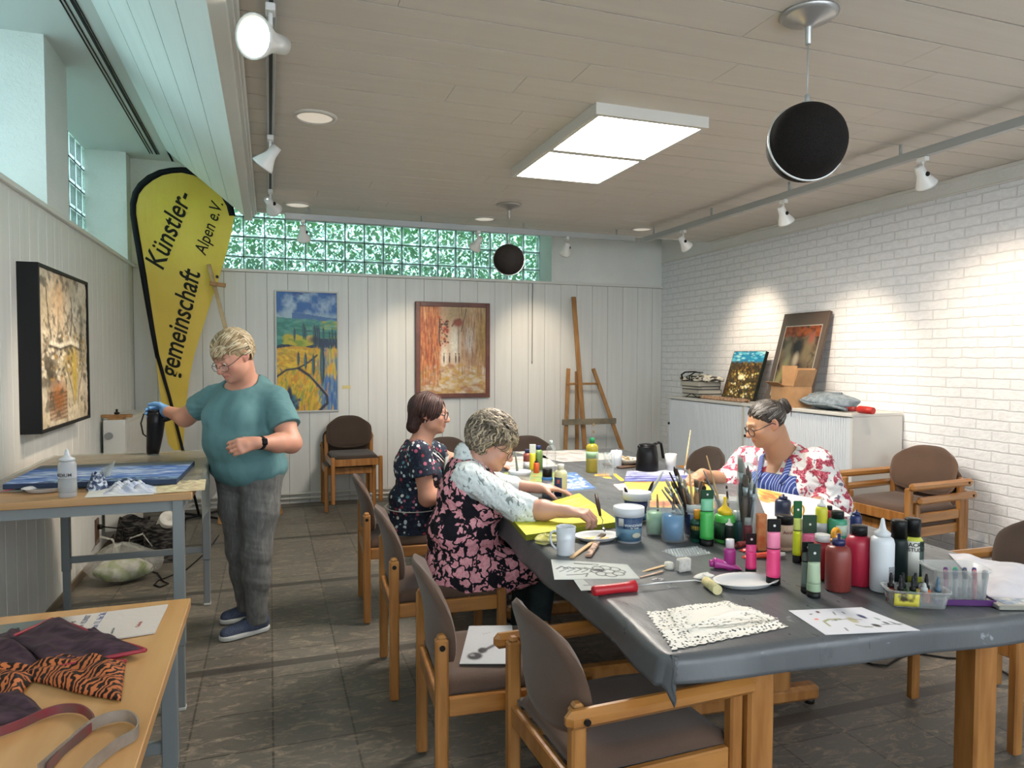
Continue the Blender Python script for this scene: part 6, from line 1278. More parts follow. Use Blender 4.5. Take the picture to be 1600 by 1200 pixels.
S_.cap(nek-u*.02+f*.03, nek+u*.1+f*.02, .085, .09, .006, '-'); S_.ell(nek+f*.12-u*.05, (.05, .07, .10), F_, .01, '-'); S_.obj('blouse', M_rose, pr, LOC)
S_ = Sdf([2.35, 2.85, .50], [3.05, 3.55, 1.0], .005); torsoR(S_, .008); S_.folds(.003, 15, 33); q_ = che+f*.02; S_.half(q_, -f); S_.half(q_-r*.14, -r+.35*u); S_.half(q_+r*.14, r+.35*u); S_.half(che+u*.045, u+f*.0); S_.obj('apron', M_apron, pr, LOC)
o0 = Vector(LOC); mb = MB()
for q in (-1, 1): mb.tube([Vector(nek-f*.075+r*q*.02+u*.005)-o0, Vector(nek-f*.02+r*q*.078+u*.0)-o0, Vector(nek+f*.07+r*q*.085-u*.05)-o0, Vector(che+f*.16+r*q*.075+u*.05)-o0, Vector(che+f*.185+r*q*.07+u*.0)-o0], .016, 8, flat=.22)
mb.obj('apron_strap', M_apron, pr)
kR, kL = np.array([2.42, 3.30, .50]), np.array([2.46, 3.06, .50]); S_ = Sdf([2.25, 2.85, .02], [3.05, 3.5, .62], .006); S_.chain([pel+r*.09-u*.04, kR, (2.42, 3.34, .06)], [.11, .08, .055], .03); S_.chain([pel-r*.09-u*.04, kL, (2.46, 3.02, .06)], [.11, .08, .055], .03); S_.obj('trousers', mottled('dark_trousers', '#23242a', '#2e3038', 20, .9), pr, LOC)
shoe(pr, LOC, (2.28, 3.34, 0), (2.52, 3.36, 0), col='#26262a', sole='#4a4a4a'); shoe(pr, LOC, (2.32, 3.0, 0), (2.56, 3.02, 0), col='#26262a', sole='#4a4a4a')
cols = ['#2e2723', '#3a322d', '#4a423c', '#241f1d', '#6b655f', '#8a857f']
fl = lambda d: (0, -1, .28*(1 if d[2] < .4 else -.3))
hp = [tufts(hd, (0, -.012, .028), (.078, .097, .087), 1000, lambda d: (d[2] > .30 and d[1] < .80) or (d[1] < .25 and d[2] > -.05) or (d[1] < -.3 and d[2] > -.5), fl, .10, .0042, cols, 51, (.02, .035), .0, 8)]
bun = (0, -.118, .045); hp.append(tufts(hd, bun, (.032, .028, .036), 200, lambda d: True, lambda d: (d[2], .3, -d[0]), .06, .0045, cols[:4], 52, (.0, .2), 0, 6, .3)); hair_obj('hair', pr, LOC, hp)
S_ = Sdf(hd.c-.22, hd.c+.22, .0036); S_.ell(hd.p(0, -.016, .030), (.0835, .1015, .0925), hd.M); S_.ell(hd.p(0, -.115, .042), (.032, .03, .036), hd.M, .01); S_.ell(hd.p(0, .088, -.045), (.10, .075, .095), hd.M, .01, '-'); S_.half(hd.p(0, 0, -.045), hd.M @ np.array([0, .45, -1.])); S_.folds(.0022, 130, 77, stretch=(1, 1, .12)); S_.obj('hair_underlayer', mottled('hair_dark_under', '#2a2421', '#453e39', 40, .5), pr, LOC)
mb = MB(); mb.tube([Vector(hd.p(.02, -.135, .06))-o0, Vector(hd.p(0, -.152, .02))-o0, Vector(hd.p(.0, -.135, -.02))-o0], [.006, .009, .004], 8, flat=.5); mb.obj('hair_clip', mat('clip_tortoise', '#7a5a50', .3), pr)
# brush in her hand
a_ = A(1079, 672, 3.36); b_ = A(1069, 742, 3.22); q0 = Vector(b_); o = thing('paint_brush', 'long pale paint brush held upright by the woman in the red flowered blouse', 'paint brush', tuple(b_))
mb = MB(); mb.tube([Vector(a_)-q0, (Vector(a_)-q0)*.5, (Vector(a_)-q0)*.18], [.0022, .0045, .004], 10); mb.obj('handle', mat('brush_wood_pale', '#c9a778', .5), o); mb = MB(); mb.tube([(Vector(a_)-q0)*.2, (Vector(a_)-q0)*.09], .0045, 10); mb.obj('ferrule', M_alu, o); mb = MB(); mb.tube([(Vector(a_)-q0)*.09, Vector((0, 0, .0))], [.004, .001], 10); mb.obj('bristles', mat('bristle_brown', '#4a2e22', .8), o)
# ================================================================ THINGS ON THE BIG TABLE
TT = .7465
def glassy(name, col, mixf=.25, rough=.05):
    if name in MATS: return MATS[name]
    m = bpy.data.materials.new(name); m.use_nodes = True; MATS[name] = m; t = NT(m); out = t.t.nodes['Material Output']; t.b.inputs['Base Color'].default_value = (*hexc(col), 1); t.b.inputs['Roughness'].default_value = rough
    lw = t.n('ShaderNodeLayerWeight'); lw.inputs[0].default_value = .35; f = t.math('MINIMUM', 1.0, t.math('ADD', mixf, t.math('MULTIPLY', t.math('POWER', lw.outputs['Facing'], 2.0), .6)))
    tr = t.n('ShaderNodeBsdfTransparent'); tr.inputs[0].default_value = (*[min(1, .35+.65*c+.3) for c in hexc(col)], 1); m1 = t.n('ShaderNodeMixShader'); t.l(f, m1.inputs[0]); t.l(tr.outputs[0], m1.inputs[1]); t.l(t.b.outputs[0], m1.inputs[2]); t.l(m1.outputs[0], out.inputs[0]); return m
def plas(col, rough=.35): return mat('plastic_'+col.strip('#'), col, rough)
GL = glassy('clear_glass', '#c9d3d3', .10); FRO = glassy('frosted_plastic', '#c3c8c8', .20, .25)
def put(px, py, z=TT):
    p = at(px, py, z=z); return p, mpp(p)
def ring_band(o, name, m, r, z0, z1, n=24, a0=0, a1=2*PI, sx=1, sy=1, off=.0006):
    """a label wrapped round a bottle, a thin closed sheet"""
    mb = MB(); k = max(3, int(n*(a1-a0)/(2*PI))); mb.surf(lambda u, v: ((r+off)*sx*math.cos(a0+(a1-a0)*u), (r+off)*sy*math.sin(a0+(a1-a0)*u), z0+(z1-z0)*v), k+1, 2, True, .0004); return mb.obj(name, m, o)
FACE = -PI/2-.33      # the bottle side towards the doorway end of the room
def bottle(px, py, w, h, label, body, cap, style='screw', band=None, cat='bottle', name='paint_bottle', group=None, rz=0, squash=1.0, capw=.6, rough=.35, z=TT, capcol2=None, txt=None):
    p, k = put(px, py, z); r = w*k/2; H = h*k; o = thing(name, label, cat, p, rz, group); bm_ = body if not isinstance(body, str) else plas(body, rough); cm = plas(cap)
    cr = r*capw
    if style == 'screw': ch = H*.16; prof = [(r*.92, 0), (r, r*.1), (r, H*.70), (r*.94, H*.76), (r*.72, H*.815), (cr*.9, H*.84)]; capp = [(cr, H*.84), (cr, H*.995), (cr*.9, H)]
    elif style == 'widecap': prof = [(r*.94, 0), (r, r*.08), (r, H*.60), (r*.93, H*.66), (cr*.92, H*.72)]; capp = [(cr, H*.72), (cr, H*.99), (cr*.95, H)]
    elif style == 'nozzle': prof = [(r*.92, 0), (r, r*.1), (r, H*.66), (r*.9, H*.72), (cr*.9, H*.755)]; capp = [(cr, H*.755), (cr*1.02, H*.80), (cr*.5, H*.84), (cr*.34, H*.90), (cr*.2, H*.985), (.0005, H)]
    elif style == 'pin': prof = [(r*.92, 0), (r, r*.1), (r*1.0, H*.68), (r*.86, H*.76), (cr, H*.80)]; capp = [(cr, H*.80), (cr, H*.90), (cr*.3, H*.905), (cr*.28, H), (.0005, H)]
    elif style == 'onion': prof = [(r*.94, 0), (r, r*.08), (r, H*.52), (r*.9, H*.60), (cr, H*.62)]; capp = [(cr, H*.62), (cr, H*.70), (cr*.9, H*.72), (cr*.35, H*.80), (cr*.22, H*.88), (cr*.25, H), (.0005, H)]
    else: prof = [(r*.96, 0), (r, r*.06), (r, H*.74), (r*.95, H*.76)]; capp = [(r*1.02, H*.76), (r*1.02, H*.985), (r*.97, H)]; cr = r
    mb = MB(); mb.lathe([(0.0005, .0)]+prof+[(0.0005, prof[-1][1])], 28, sy=squash); mb.obj('bottle_body', bm_, o); mb = MB(); mb.lathe([(0.0005, capp[0][1])]+capp+([(0.0005, capp[-1][1])] if capp[-1][0] > .001 else []), 24, sy=max(squash, .9 if style != 'jar' else squash)); mb.obj('cap', cm, o)
    if band:
        for b in band: 
            m_ = b[0] if not isinstance(b[0], str) else plas(b[0], .5); a0, a1 = (b[3], b[4]) if len(b) > 3 else (0, 2*PI); ring_band(o, 'paper_label', m_, r, H*b[1], H*b[2], 28, a0, a1, 1, squash)
    if txt: 
        for s_, zf, sz, c_ in txt: curved_text(o, s_, r+.0013, H*zf, sz*k, plas(c_, .6), FACE, squash)
    return o, r, H
def curved_text(o, body, r, z, size, m, ang, sy=1):
    t_ = text(body, (0, 0, 0), (1, 0, 0), size, o, m, shear=0, bold=.01, normal=(0, -1, 0), align='CENTER', ext=.0002)
    for v in t_.data.vertices:
        a = ang+v.co.x/r; rr = r+(-v.co.y); v.co = (rr*math.cos(a), rr*sy*math.sin(a), z+v.co.z)
    return t_
def paint_tube(px, py, w, h, label, cols, cap='#131313', name='paint_tube', crimp=None, tilt=0, rz=None, z=TT, band=None, group=None, crimp_f=.16, line=True):
    """tube standing on its cap, flat crimped end up"""
    p, k = put(px, py, z); r = w*k/2; H = h*k; o = thing(name, label, 'paint tube', p, FACE+PI/2 if rz is None else rz, group)
    if tilt: o.rotation_euler = (0, R(tilt), FACE+PI/2 if rz is None else rz)
    def sec(z_):
        f = (z_-H*.12)/(H*.88); f = max(0, min(1, f)); return r*(.93+.0*f)*(1-.12*f), r*.93*(1-f)**.8+.0015
    def loft(z0, z1, n=10, off=0):
        mb = MB(); vs = []; fs = []; N = 28
        for i in range(n+1):
            zz = z0+(z1-z0)*i/n; a, b = sec(zz)
            for q in range(N): t_ = 2*PI*q/N; vs.append(((a+off)*math.cos(t_), (b+off)*math.sin(t_), zz))
        for i in range(n):
            for q in range(N): fs.append((i*N+q, i*N+(q+1) % N, (i+1)*N+(q+1) % N, (i+1)*N+q))
        fs += [tuple(range(N))[::-1], tuple(n*N+q for q in range(N))]; return mb.add(vs, fs, True)
    mb = MB(); mb.lathe([(.0005, 0), (r*.92, 0), (r*.95, .003), (r*.9, H*.115), (.0005, H*.118)], 24); mb.obj('cap', plas(cap), o)
    c0 = H*(1-crimp_f) if crimp else H; z1 = H*.12; n = len(cols)
    for i, (c_, f1) in enumerate(cols):
        z2 = H*f1; loft(z1, z2, 8).obj('tube_body' if i == 0 else 'upper_band', plas(c_, .3), o) if z2 > z1 else None
        if line and i < n-1: loft(z2-.001, z2+.0012, 1, .0006).obj('line', plas('#161616', .5), o)
        z1 = z2
    if crimp: mb = MB(); a, b = sec(z1); mb.box((-a-.001, -.004, z1), (a+.001, .004, H), .002); oo = mb.obj('crimped_end', plas(crimp, .25), o); mb = MB(); mb.cyl((0, -.0046, (z1+H)/2), (0, .0046, (z1+H)/2), .004, n=10); mb.obj('hang_hole', plas('#cfcfca', .5), oo)
    return o
def lying_tube(a, b, r, label, body, cap, name='paint_tube', band=None):
    """tube lying from the flat end a to the cap end b (pixels on the table)"""
    pa, _ = put(*a); pb, _ = put(*b); d = (pb-pa); L = d.length; ang = math.atan2(d.y, d.x); o = thing(name, label, 'paint tube', pa, ang)
    vs = []; fs = []; N = 20; n = 10
    for i in range(n+1):
        f = i/n; b_ = r*f**.6+.0015 if f > 0 else .0015; 
        for q in range(N): t_ = 2*PI*q/N; vs.append((L*.86*f, r*1.05*math.cos(t_), max(b_, .0015)*(1+math.sin(t_))+.0004))
    for i in range(n):
        for q in range(N): fs.append((i*N+q, i*N+(q+1) % N, (i+1)*N+(q+1) % N, (i+1)*N+q))
    fs += [tuple(range(N))[::-1], tuple(n*N+q for q in range(N))]; mb = MB(); mb.add(vs, fs, True); mb.obj('tube_body', plas(body, .3), o)
    mb = MB(); mb.cyl((L*.86, 0, r+.0005), (L, 0, r+.0005), r*.72, r*.68, 18); mb.obj('cap', plas(cap), o)
    if band: mb = MB(); mb.box((L*.3, -r*.75, r*1.15), (L*.62, r*.75, r*1.62), .003); mb.obj('paper_label', plas(band, .6), o)
    return o
# ---- the front group of bottles
bottle(1309, 921, 38, 88, 'rounded bottle of red-brown paint with a blue pin cap', '#7c3630', '#1e2350', 'pin', capw=.5)
bottle(1341, 912, 40, 92, 'tall crimson paint bottle with a plain black screw cap', '#a8243c', '#19191b', 'screw', capw=.58)
bottle(1284, 902, 32, 68, 'dark red paint bottle with a white screw cap behind the red-brown one', '#8c1a24', '#c9c9c6', 'screw', capw=.7)
o_, r_, H_ = bottle(1377, 922, 35, 114, 'tall white bottle with a pointed white nozzle', '#c9cdd2', '#c6cacd', 'nozzle', capw=.66, band=[(mottled('grey_print_label', '#9a9da1', '#5e6166', 180, .6), .17, .36, FACE+.1, FACE+1.0)])
bottle(1403, 908, 26, 96, 'black bottle with a black cap between the white and the yellow-green bottle', '#15201f', '#101010', 'widecap', capw=.9)
bottle(1424, 906, 32, 97, 'yellow-green bottle with a black flip cap and a lettered label', '#b9bd4a', '#131314', 'widecap', capw=.72, band=[('#c8c8c0', .10, .66, FACE-1.35, FACE+.15), ('#12332a', .10, .66, FACE+.16, FACE+.95)], txt=[('ACRYL', .575, 9, '#1c1c1c'), ('STUDIO', .50, 8, '#1c1c1c')])
paint_tube(1261, 925, 20, 79, 'dark grey-green tube with a black top, behind the pale green tube', [('#5c6b64', .62), ('#47544e', .80)], crimp='#151c19', crimp_f=.2)
paint_tube(1271, 932, 22, 83, 'pale green paint tube with a bent silver and black end, foremost of the tubes', [('#8fa588', .26), ('#9db094', .66)], crimp='#22312b', crimp_f=.3, line=False)
paint_tube(1208, 912, 23, 102, 'tall neon pink paint tube right of the empty plate', [('#e8457f', .55), ('#df7b9d', .80)], crimp='#1f1f20')
paint_tube(1173, 895, 18, 62, 'short neon pink paint tube behind the empty plate', [('#e13a7e', .55), ('#d84a86', .72)], crimp='#1a1c1c', crimp_f=.26, line=False)
bottle(1140, 889, 19, 47, 'small magenta bottle with a white cap', '#9c2f7c', '#d6d3d6', 'widecap', capw=.72, squash=.8)
lying_tube((1158, 890), (1108, 888), .017, 'magenta tube with a white label lying behind the empty plate', '#b04290', '#a83a86', band='#cdb3c8')
paint_tube(1104, 851, 23, 86, 'fluorescent green paint tube with a dark green crumpled end', [('#3fae50', .62), ('#6ab68d', .84)], crimp='#17432c', crimp_f=.18)
bottle(1089, 846, 22, 50, 'dark green glitter paint bottle with an orange cap, partly hidden', '#15483a', '#e09526', 'widecap', capw=.5, band=[('#0f2a22', .12, .6), ('#b99a2c', .40, .52, FACE-1.2, FACE+.9)])
bottle(1132, 846, 32, 70, 'green glitter paint bottle with a yellow onion shaped nozzle', '#4fae4c', '#e2bd2c', 'onion', capw=.68, band=[('#1c4a2a', .08, .46), ('#0f2019', .08, .26, FACE-1.2, FACE+.5)])
bottle(1153, 846, 19, 48, 'dark teal bottle with a white cap beside the brush cylinder', '#12504f', '#c9ced0', 'widecap', capw=.8)
bottle(1139, 852, 14, 42, 'tiny black bottle with a white nozzle in front of the green glitter bottles', '#17231f', '#d8d8d6', 'nozzle', capw=.8)
o_, r_, H_ = bottle(1226, 858, 25, 53, 'beige paint jar with a black lid', '#c3a891', '#151517', 'jar', cat='jar', name='paint_jar', band=[('#b7a08c', .1, .62)], txt=[('Acryl', .5, 7, '#8a4a50')])
bottle(1223, 808, 24, 36, 'navy blue bottle with a pin nozzle behind the beige jar', '#232b45', '#1a2346', 'pin', capw=.55)
paint_tube(1245, 878, 14, 96, 'neon yellow paint tube with a dark green hanging end', [('#d2e02c', .52), ('#b9c763', .72)], crimp='#1e5a35', crimp_f=.28)
paint_tube(1264, 880, 24, 76, 'pink and green paint tube behind the dark grey-green tube', [('#b8566f', .3), ('#d86a8c', .62)], crimp='#2d4a3a', crimp_f=.38, line=False)
bottle(1283, 836, 18, 60, 'yellow bottle with a clear pointed nozzle', '#c9c93a', '#cfd3d2', 'nozzle', capw=.7, band=[('#9fa3a4', .05, .34)])
bottle(1308, 838, 28, 40, 'teal green jar with a black screw lid', '#3b9273', '#1b201f', 'widecap', capw=.68, cat='jar', name='paint_jar', band=[('#b9c4b4', .1, .5, FACE-.6, FACE+1.0)])
bottle(1337, 836, 17, 40, 'small bottle with a dark blue pin nozzle behind the crimson bottle', '#1c2a5e', '#1b2350', 'pin', capw=.7)
bottle(1296, 812, 13, 22, 'small red bottle with a black cap behind the yellow bottle', '#9c2326', '#1b1b1d', 'widecap', capw=.6)
bottle(1284, 862, 19, 28, 'squat white jar with a white lid', '#c9c6c2', '#d5d2ce', 'jar', cat='jar', name='white_jar')
# orange tape ring and tongs
p, k = put(1306, 845); o = thing('tape_dispenser', 'orange plastic tape dispenser ring in front of the teal jar', 'tape dispenser', p, .3)
mb = MB(); mb.surf(lambda u, v: ((.020+.006*math.cos(2*PI*v))*math.cos(2*PI*u), .010*math.sin(2*PI*v), .027+(.020+.006*math.cos(2*PI*v))*math.sin(2*PI*u)), 30, 10, True); mb.obj('ring', plas('#dd9a2c'), o); mb = MB(); mb.box((-.03, -.010, 0), (.03, .010, .012), .004); mb.obj('base', plas('#dd9a2c'), o)
p, k = put(1250, 812); o = thing('scissors', 'yellow handled scissors leaning by the left hand of the woman in red flowers', 'scissors', p)
mb = MB(); mb.tube([(-.028+.016*math.cos(a), 0, .045+.022*math.sin(a)) for a in [k_*PI/8 for k_ in range(17)]], .004, 8, cap=False); mb.tube([(.008+.016*math.cos(a), .004, .040+.022*math.sin(a)) for a in [k_*PI/8 for k_ in range(17)]], .004, 8, cap=False); mb.obj('finger_loops', plas('#d9a62e'), o); mb = MB(); mb.bar((-.02, 0, .025), (.01, .002, .001), .008, .002); mb.bar((.0, .004, .022), (-.01, .004, .001), .008, .002); mb.obj('blades', M_alu, o)
# lying red tubes, orange block
lying_tube((1158, 862), (1222, 856), .012, 'red paint tube with an ivory cap lying behind the pink tubes', '#c03a35', '#d9d3c0'); lying_tube((1160, 872), (1226, 872), .012, 'orange-red paint tube with a white cap lying nearest the neon pink tube', '#cf4a33', '#d8d8d4'); lying_tube((1196, 845), (1146, 858), .010, 'dull red tube lying beside the brush cylinder', '#8f3030', '#5a2a2a')
p, k = put(1189, 860); o = thing('orange_tube_box', 'upright orange and white narrow paint box behind the pink tubes', 'box', p, -.3); mb = MB(); mb.box((-.017, -.012, 0), (.017, .012, 58*k), .003); mb.obj('carton', mottled('orange_carton', '#b4592c', '#c98a5a', 30, .5), o)
bottle(1168, 850, 14, 42, 'slim dark red paint bottle beside the orange box', '#8c1a2a', '#c9c9c6', 'widecap', capw=.8)
# clear brush cylinder
M_br = [mat('brush_handle_%d' % i, c_, .45) for i, c_ in enumerate(['#8a6a48', '#2b2420', '#6f7174', '#c2a174', '#4a3628', '#a7a39a'])]; M_bs = [mat('bristles_%d' % i, c_, .85) for i, c_ in enumerate(['#5b4a3a', '#8c8778', '#2d2622', '#a8a294'])]
def brush(base, top, label, hi=0, bi=0, w=.004, head=.25, flat=False, group=None, up=True, name='paint_brush', hm=None):
    """brush standing with its handle end at base and its bristles at top (or reversed)"""
    b, t_ = Vector(base), Vector(top); d = t_-b; o = thing(name, label, 'paint brush', b, 0, group); f1 = 1-head
    if not up: d = -d; org = t_-b
    else: org = Vector((0, 0, 0))
    q = lambda f: org+d*f
    mb = MB(); mb.tube([q(0), q(.25), q(f1*.8), q(f1)], [w*.5, w*.75, w*1.15, w*.8], 8); mb.obj('handle', hm or M_br[hi], o)
    mb = MB(); mb.tube([q(f1-.0), q(f1+head*.42)], [w*.85, w*(1.3 if flat else .95)], 10, flat=.5 if flat else 1); mb.obj('ferrule', M_alu, o)
    mb = MB(); mb.tube([q(f1+head*.42), q(f1+head*.75), q(1)], [w*(1.3 if flat else .95), w*(1.5 if flat else 1.05), w*(1.2 if flat else .2)], 10, flat=.4 if flat else 1); mb.obj('bristles', M_bs[bi], o); return o
def vessel(name, label, cat, px, py, w, h, m, wall=.0015, taper=1.0, band=None, rim=None, liquid=None, lip=0, group=None):
    p, k = put(px, py); r = w*k/2; H = h*k; o = thing(name, label, cat, p, 0, group); rb = r*taper
    mb = MB(); mb.lathe([(.0005, 0), (rb, 0), (rb+(r-rb)*.5, H*.5), (r, H), (r-wall, H), (rb+(r-rb)*.5-wall, H*.5), (rb-wall, .003), (.0005, .003)], 32); mb.obj('wall', m, o)
    if rim: mb = MB(); mb.lathe([(r-.001, H-rim[1]*H), (r*rim[2], H-rim[1]*H), (r*rim[2], H), (r*.97, H+.001), (r*.93, H), (r-.002, H-.01*H)], 32); mb.obj('rim', rim[0], o)
    if band:
        for b_ in band: f = (b_[1]+b_[2])/2; ring_band(o, 'paper_label', b_[0], 0, 0, 0) if False else None; mb = MB(); a0, a1 = (b_[3], b_[4]) if len(b_) > 3 else (0, 2*PI); mb.surf(lambda u, v: ((rb+(r-rb)*(b_[1]+(b_[2]-b_[1])*v)+.0008)*math.cos(a0+(a1-a0)*u), (rb+(r-rb)*(b_[1]+(b_[2]-b_[1])*v)+.0008)*math.sin(a0+(a1-a0)*u), H*(b_[1]+(b_[2]-b_[1])*v)), 30, 2, True, .0005); mb.obj('paper_label', b_[0], o)
    if liquid: mb = MB(); lr = rb-wall*1.2; lf = liquid[1]; mb.lathe([(.0005, .004), (lr, .004), (lr+(r-rb)*lf, H*lf), (.0005, H*lf)], 28); mb.obj('water' if 'water' in label else 'paint', liquid[0], o)
    return o, p, r, H
cyl, pc, rc, hc_ = vessel('brush_cylinder', 'tall clear plastic cylinder full of used brushes', 'container', 1166, 848, 31, 138, glassy('scuffed_clear', '#b6bec0', .03, .2))
rb_ = random.Random(4)
for i in range(9):
    a = i*2.4; b = pc+Vector((.012*math.cos(a), .012*math.sin(a), .006)); t_ = pc+Vector((.028*math.cos(a+.5), .028*math.sin(a+.5), (.26, .31, .22, .29, .25, .20, .31, .24, .28)[i]*1.05)); brush(b, t_, 'used brush standing in the tall clear cylinder', i % 6, i % 4, .011 if i in (1, 4) else .0065, .3, i in (1, 4, 6), 'brushes in the tall clear cylinder')
# bucket of brushes
M_bk = mat('bucket_white', '#c9cdd2', .4); M_bkl = mat('bucket_label_navy', '#1c2a5a', .4)
bu, pb, rbk, hb = vessel('brush_bucket', 'white paint bucket with a blue label crowded with brushes', 'bucket', 1088, 838, 42, 52, M_bk, taper=.84, rim=(M_bk, .22, 1.06), band=[(mottled('bucket_label_pale', '#a8b8cc', '#6f88ad', 18, .5), .08, .72), (M_bkl, .10, .72, FACE-1.7, FACE-.75)])
ends = [(1046, 738), (1040, 748), (1053, 729), (1057, 732), (1049, 752), (1062, 742), (1077, 733), (1068, 748), (1088, 750), (1096, 752), (1100, 757), (1038, 760), (1034, 765), (1072, 760)]
for i, (x, y) in enumerate(ends):
    t_ = Vector(A(x, y, pb.y+.0+.012*math.sin(i*2.1))); b = pb+Vector((.018*math.cos(i*1.7), .018*math.sin(i*1.7), .006)); brush(b, t_, 'used brush or painting knife sticking out of the white bucket', (1, 2, 1, 4, 5, 0, 3, 2, 0, 4, 4, 1, 2, 0)[i], (i*3) % 4, .0062 if i not in (8, 9, 10) else .0105, .22, i in (8, 9), 'brushes in the white bucket', up=i % 3 != 0)
# clear tub behind with brushes
tb, pt, rt_, ht = vessel('clear_tub', 'cloudy plastic tub with a few brushes behind the glitter bottles', 'tub', 1136, 820, 42, 42, FRO, taper=.88, rim=(FRO, .10, 1.05))
for i, (x, y, l_) in enumerate(((1104, 712, 'long pale brush handle slanting out of the cloudy tub'), (1099, 735, 'grey brush slanting out of the cloudy tub, tip near the hand'), (1135, 758, 'dark brush with a thick round end leaning right out of the cloudy tub'))):
    t_ = Vector(A(x, y, pt.y+.01)); brush(pt+Vector((.012*i-.01, 0, .006)), t_, l_, (3, 2, 1)[i], 2, .0045, .16, up=(i == 2))
p, k = put(1128, 800); o = thing('paper_cup', 'crumpled white paper cup behind the cloudy tub', 'cup', p); mb = MB(); mb.lathe([(.0005, 0), (.022, 0), (.034, .075), (.033, .075), (.021, .002), (.0005, .002)], 24); mb.obj('cup_body', mottled('stained_paper', '#cfc9be', '#b8ab96', 18, .8), o)
# water jars
M_gw, M_bw = mat('green_water', '#a9cfae', .15), mat('blue_water', '#4a88b8', .15)
M_wg = glassy('jar_green_water', '#9fc9a6', .72, .1); M_wb = glassy('jar_blue_water', '#3f7fb2', .80, .1)
def water_jar(px, py, w, h, label, m):
    p, k = put(px, py); r = w*k/2; H = h*k; o = thing('water_jar', label, 'jar', p, 0)
    mb = MB(); prof = [(.0005, 0), (r*.96, 0), (r, .004), (r, H*.72), (r*.93, H*.80), (r*.84, H*.86), (r*.86, H*.88), (r*.86, H), (r*.83, H), (r*.81, H*.87), (r*.90, H*.79), (r*.97, H*.71), (r*.97, .006), (.0005, .006)]; mb.lathe(prof, 36); mb.obj('glass', GL, o)
    mb = MB(); mb.lathe([(.0005, .0065), (r*.955, .0065), (r*.955, H*.66), (.0005, H*.66)], 32); mb.obj('dirty_water', m, o); return o, p, r, H
j1, pj1, rj1, hj1 = water_jar(1024, 834, 29, 52, 'glass jar of cloudy green water with a brush in it', M_gw); j2, pj2, rj2, hj2 = water_jar(1051, 844, 35, 60, 'glass jar of cloudy blue water with a brush in it', M_bw)
brush(pj1+Vector((.01, 0, .09)), Vector(A(1027, 772, pj1.y)), 'brush standing in the jar of green water', 0, 2, .005, .2, up=False); brush(pj2+Vector((.0, 0, .10)), Vector(A(1054, 770, pj2.y)), 'grey-brown brush standing in the jar of blue water', 4, 2, .006, .2, up=False)
# paint pots
pot, pp_, rp, hp_ = vessel('paint_pot', 'white paint pot with a dark blue lettered label beside the white plate', 'paint pot', 982, 845, 44, 54, M_bk, taper=.86, rim=(M_bk, .24, 1.10), liquid=(mat('ivory_paint', '#d9d8c4', .4), .93), band=[(mottled('pot_label_sea', '#6f93a8', '#39658a', 9, .4, (1, 1, 3)), .06, .74, FACE-1.6, FACE+1.6), (M_bkl, .42, .75, FACE-1.25, FACE+1.5)])
mb = MB(); mb.M = Matrix.Translation((0, 0, hp_*.24)) @ Matrix.Rotation(FACE+.45, 4, 'Z'); mb.ball((rp*.93, 0, 0), (.0025, rp*.36, .010), 18, 8); mb.M = None; mb.obj('stone_picture', mat('stone_beige', '#b5b3a0', .6), pot)
mb = MB(); a_ = FACE-.72; mb.surf(lambda u, v: ((rp*.97+.0025)*math.cos(a_-.2+.4*u), (rp*.97+.0025)*math.sin(a_-.2+.4*u), hp_*(.50+.22*v)), 6, 2, True, .0004); mb.obj('white_sticker', mat('sticker_white', '#c3c4c0', .6), pot)
curved_text(pot, 'WANDFARBE', rp*.985+.001, hp_*.50, 5.4*mpp(pp_), mat('label_lettering_white', '#d9dde2', .5), FACE+.28); curved_text(pot, 'für innen', rp*.985+.001, hp_*.44, 3.6*mpp(pp_), mat('label_lettering_white', '#d9dde2', .5), FACE+.28)
pot2, pq, rq, hq = vessel('paint_pot', 'second white pot with a blue label holding two knives, farther back', 'paint pot', 995, 812, 41, 44, M_bk, taper=.86, rim=(M_bk, .26, 1.08), band=[(M_bkl, .30, .74, FACE-1.6, FACE+1.6), (mottled('pot_label_sea', '#6f93a8', '#39658a', 9, .4, (1, 1, 3)), .06, .30, FACE-1.6, FACE+1.6)])
for (x, y, l_, h_) in ((1036, 736, 'white handled knife leaning in the farther paint pot', '#b8bcc0'), (976, 762, 'short black knife handle leaning in the farther paint pot', '#16181a'), (1021, 752, 'broad black handle leaning right in the farther paint pot', '#1c1f20')):
    t_ = Vector(A(x, y, pq.y+.01)); b = pq+Vector((.0, 0, .008)); o = thing('painting_knife', l_, 'painting knife', b); d = t_-b; mb = MB(); mb.tube([d*.45, d*.55, d*.9, d], [.004, .006, .0065, .004], 10); mb.obj('handle', plas(h_, .4), o); mb = MB(); mb.tube([d*.0, d*.2, d*.46], [.004, .006, .003], 8, flat=.15); mb.obj('blade', M_alu, o)
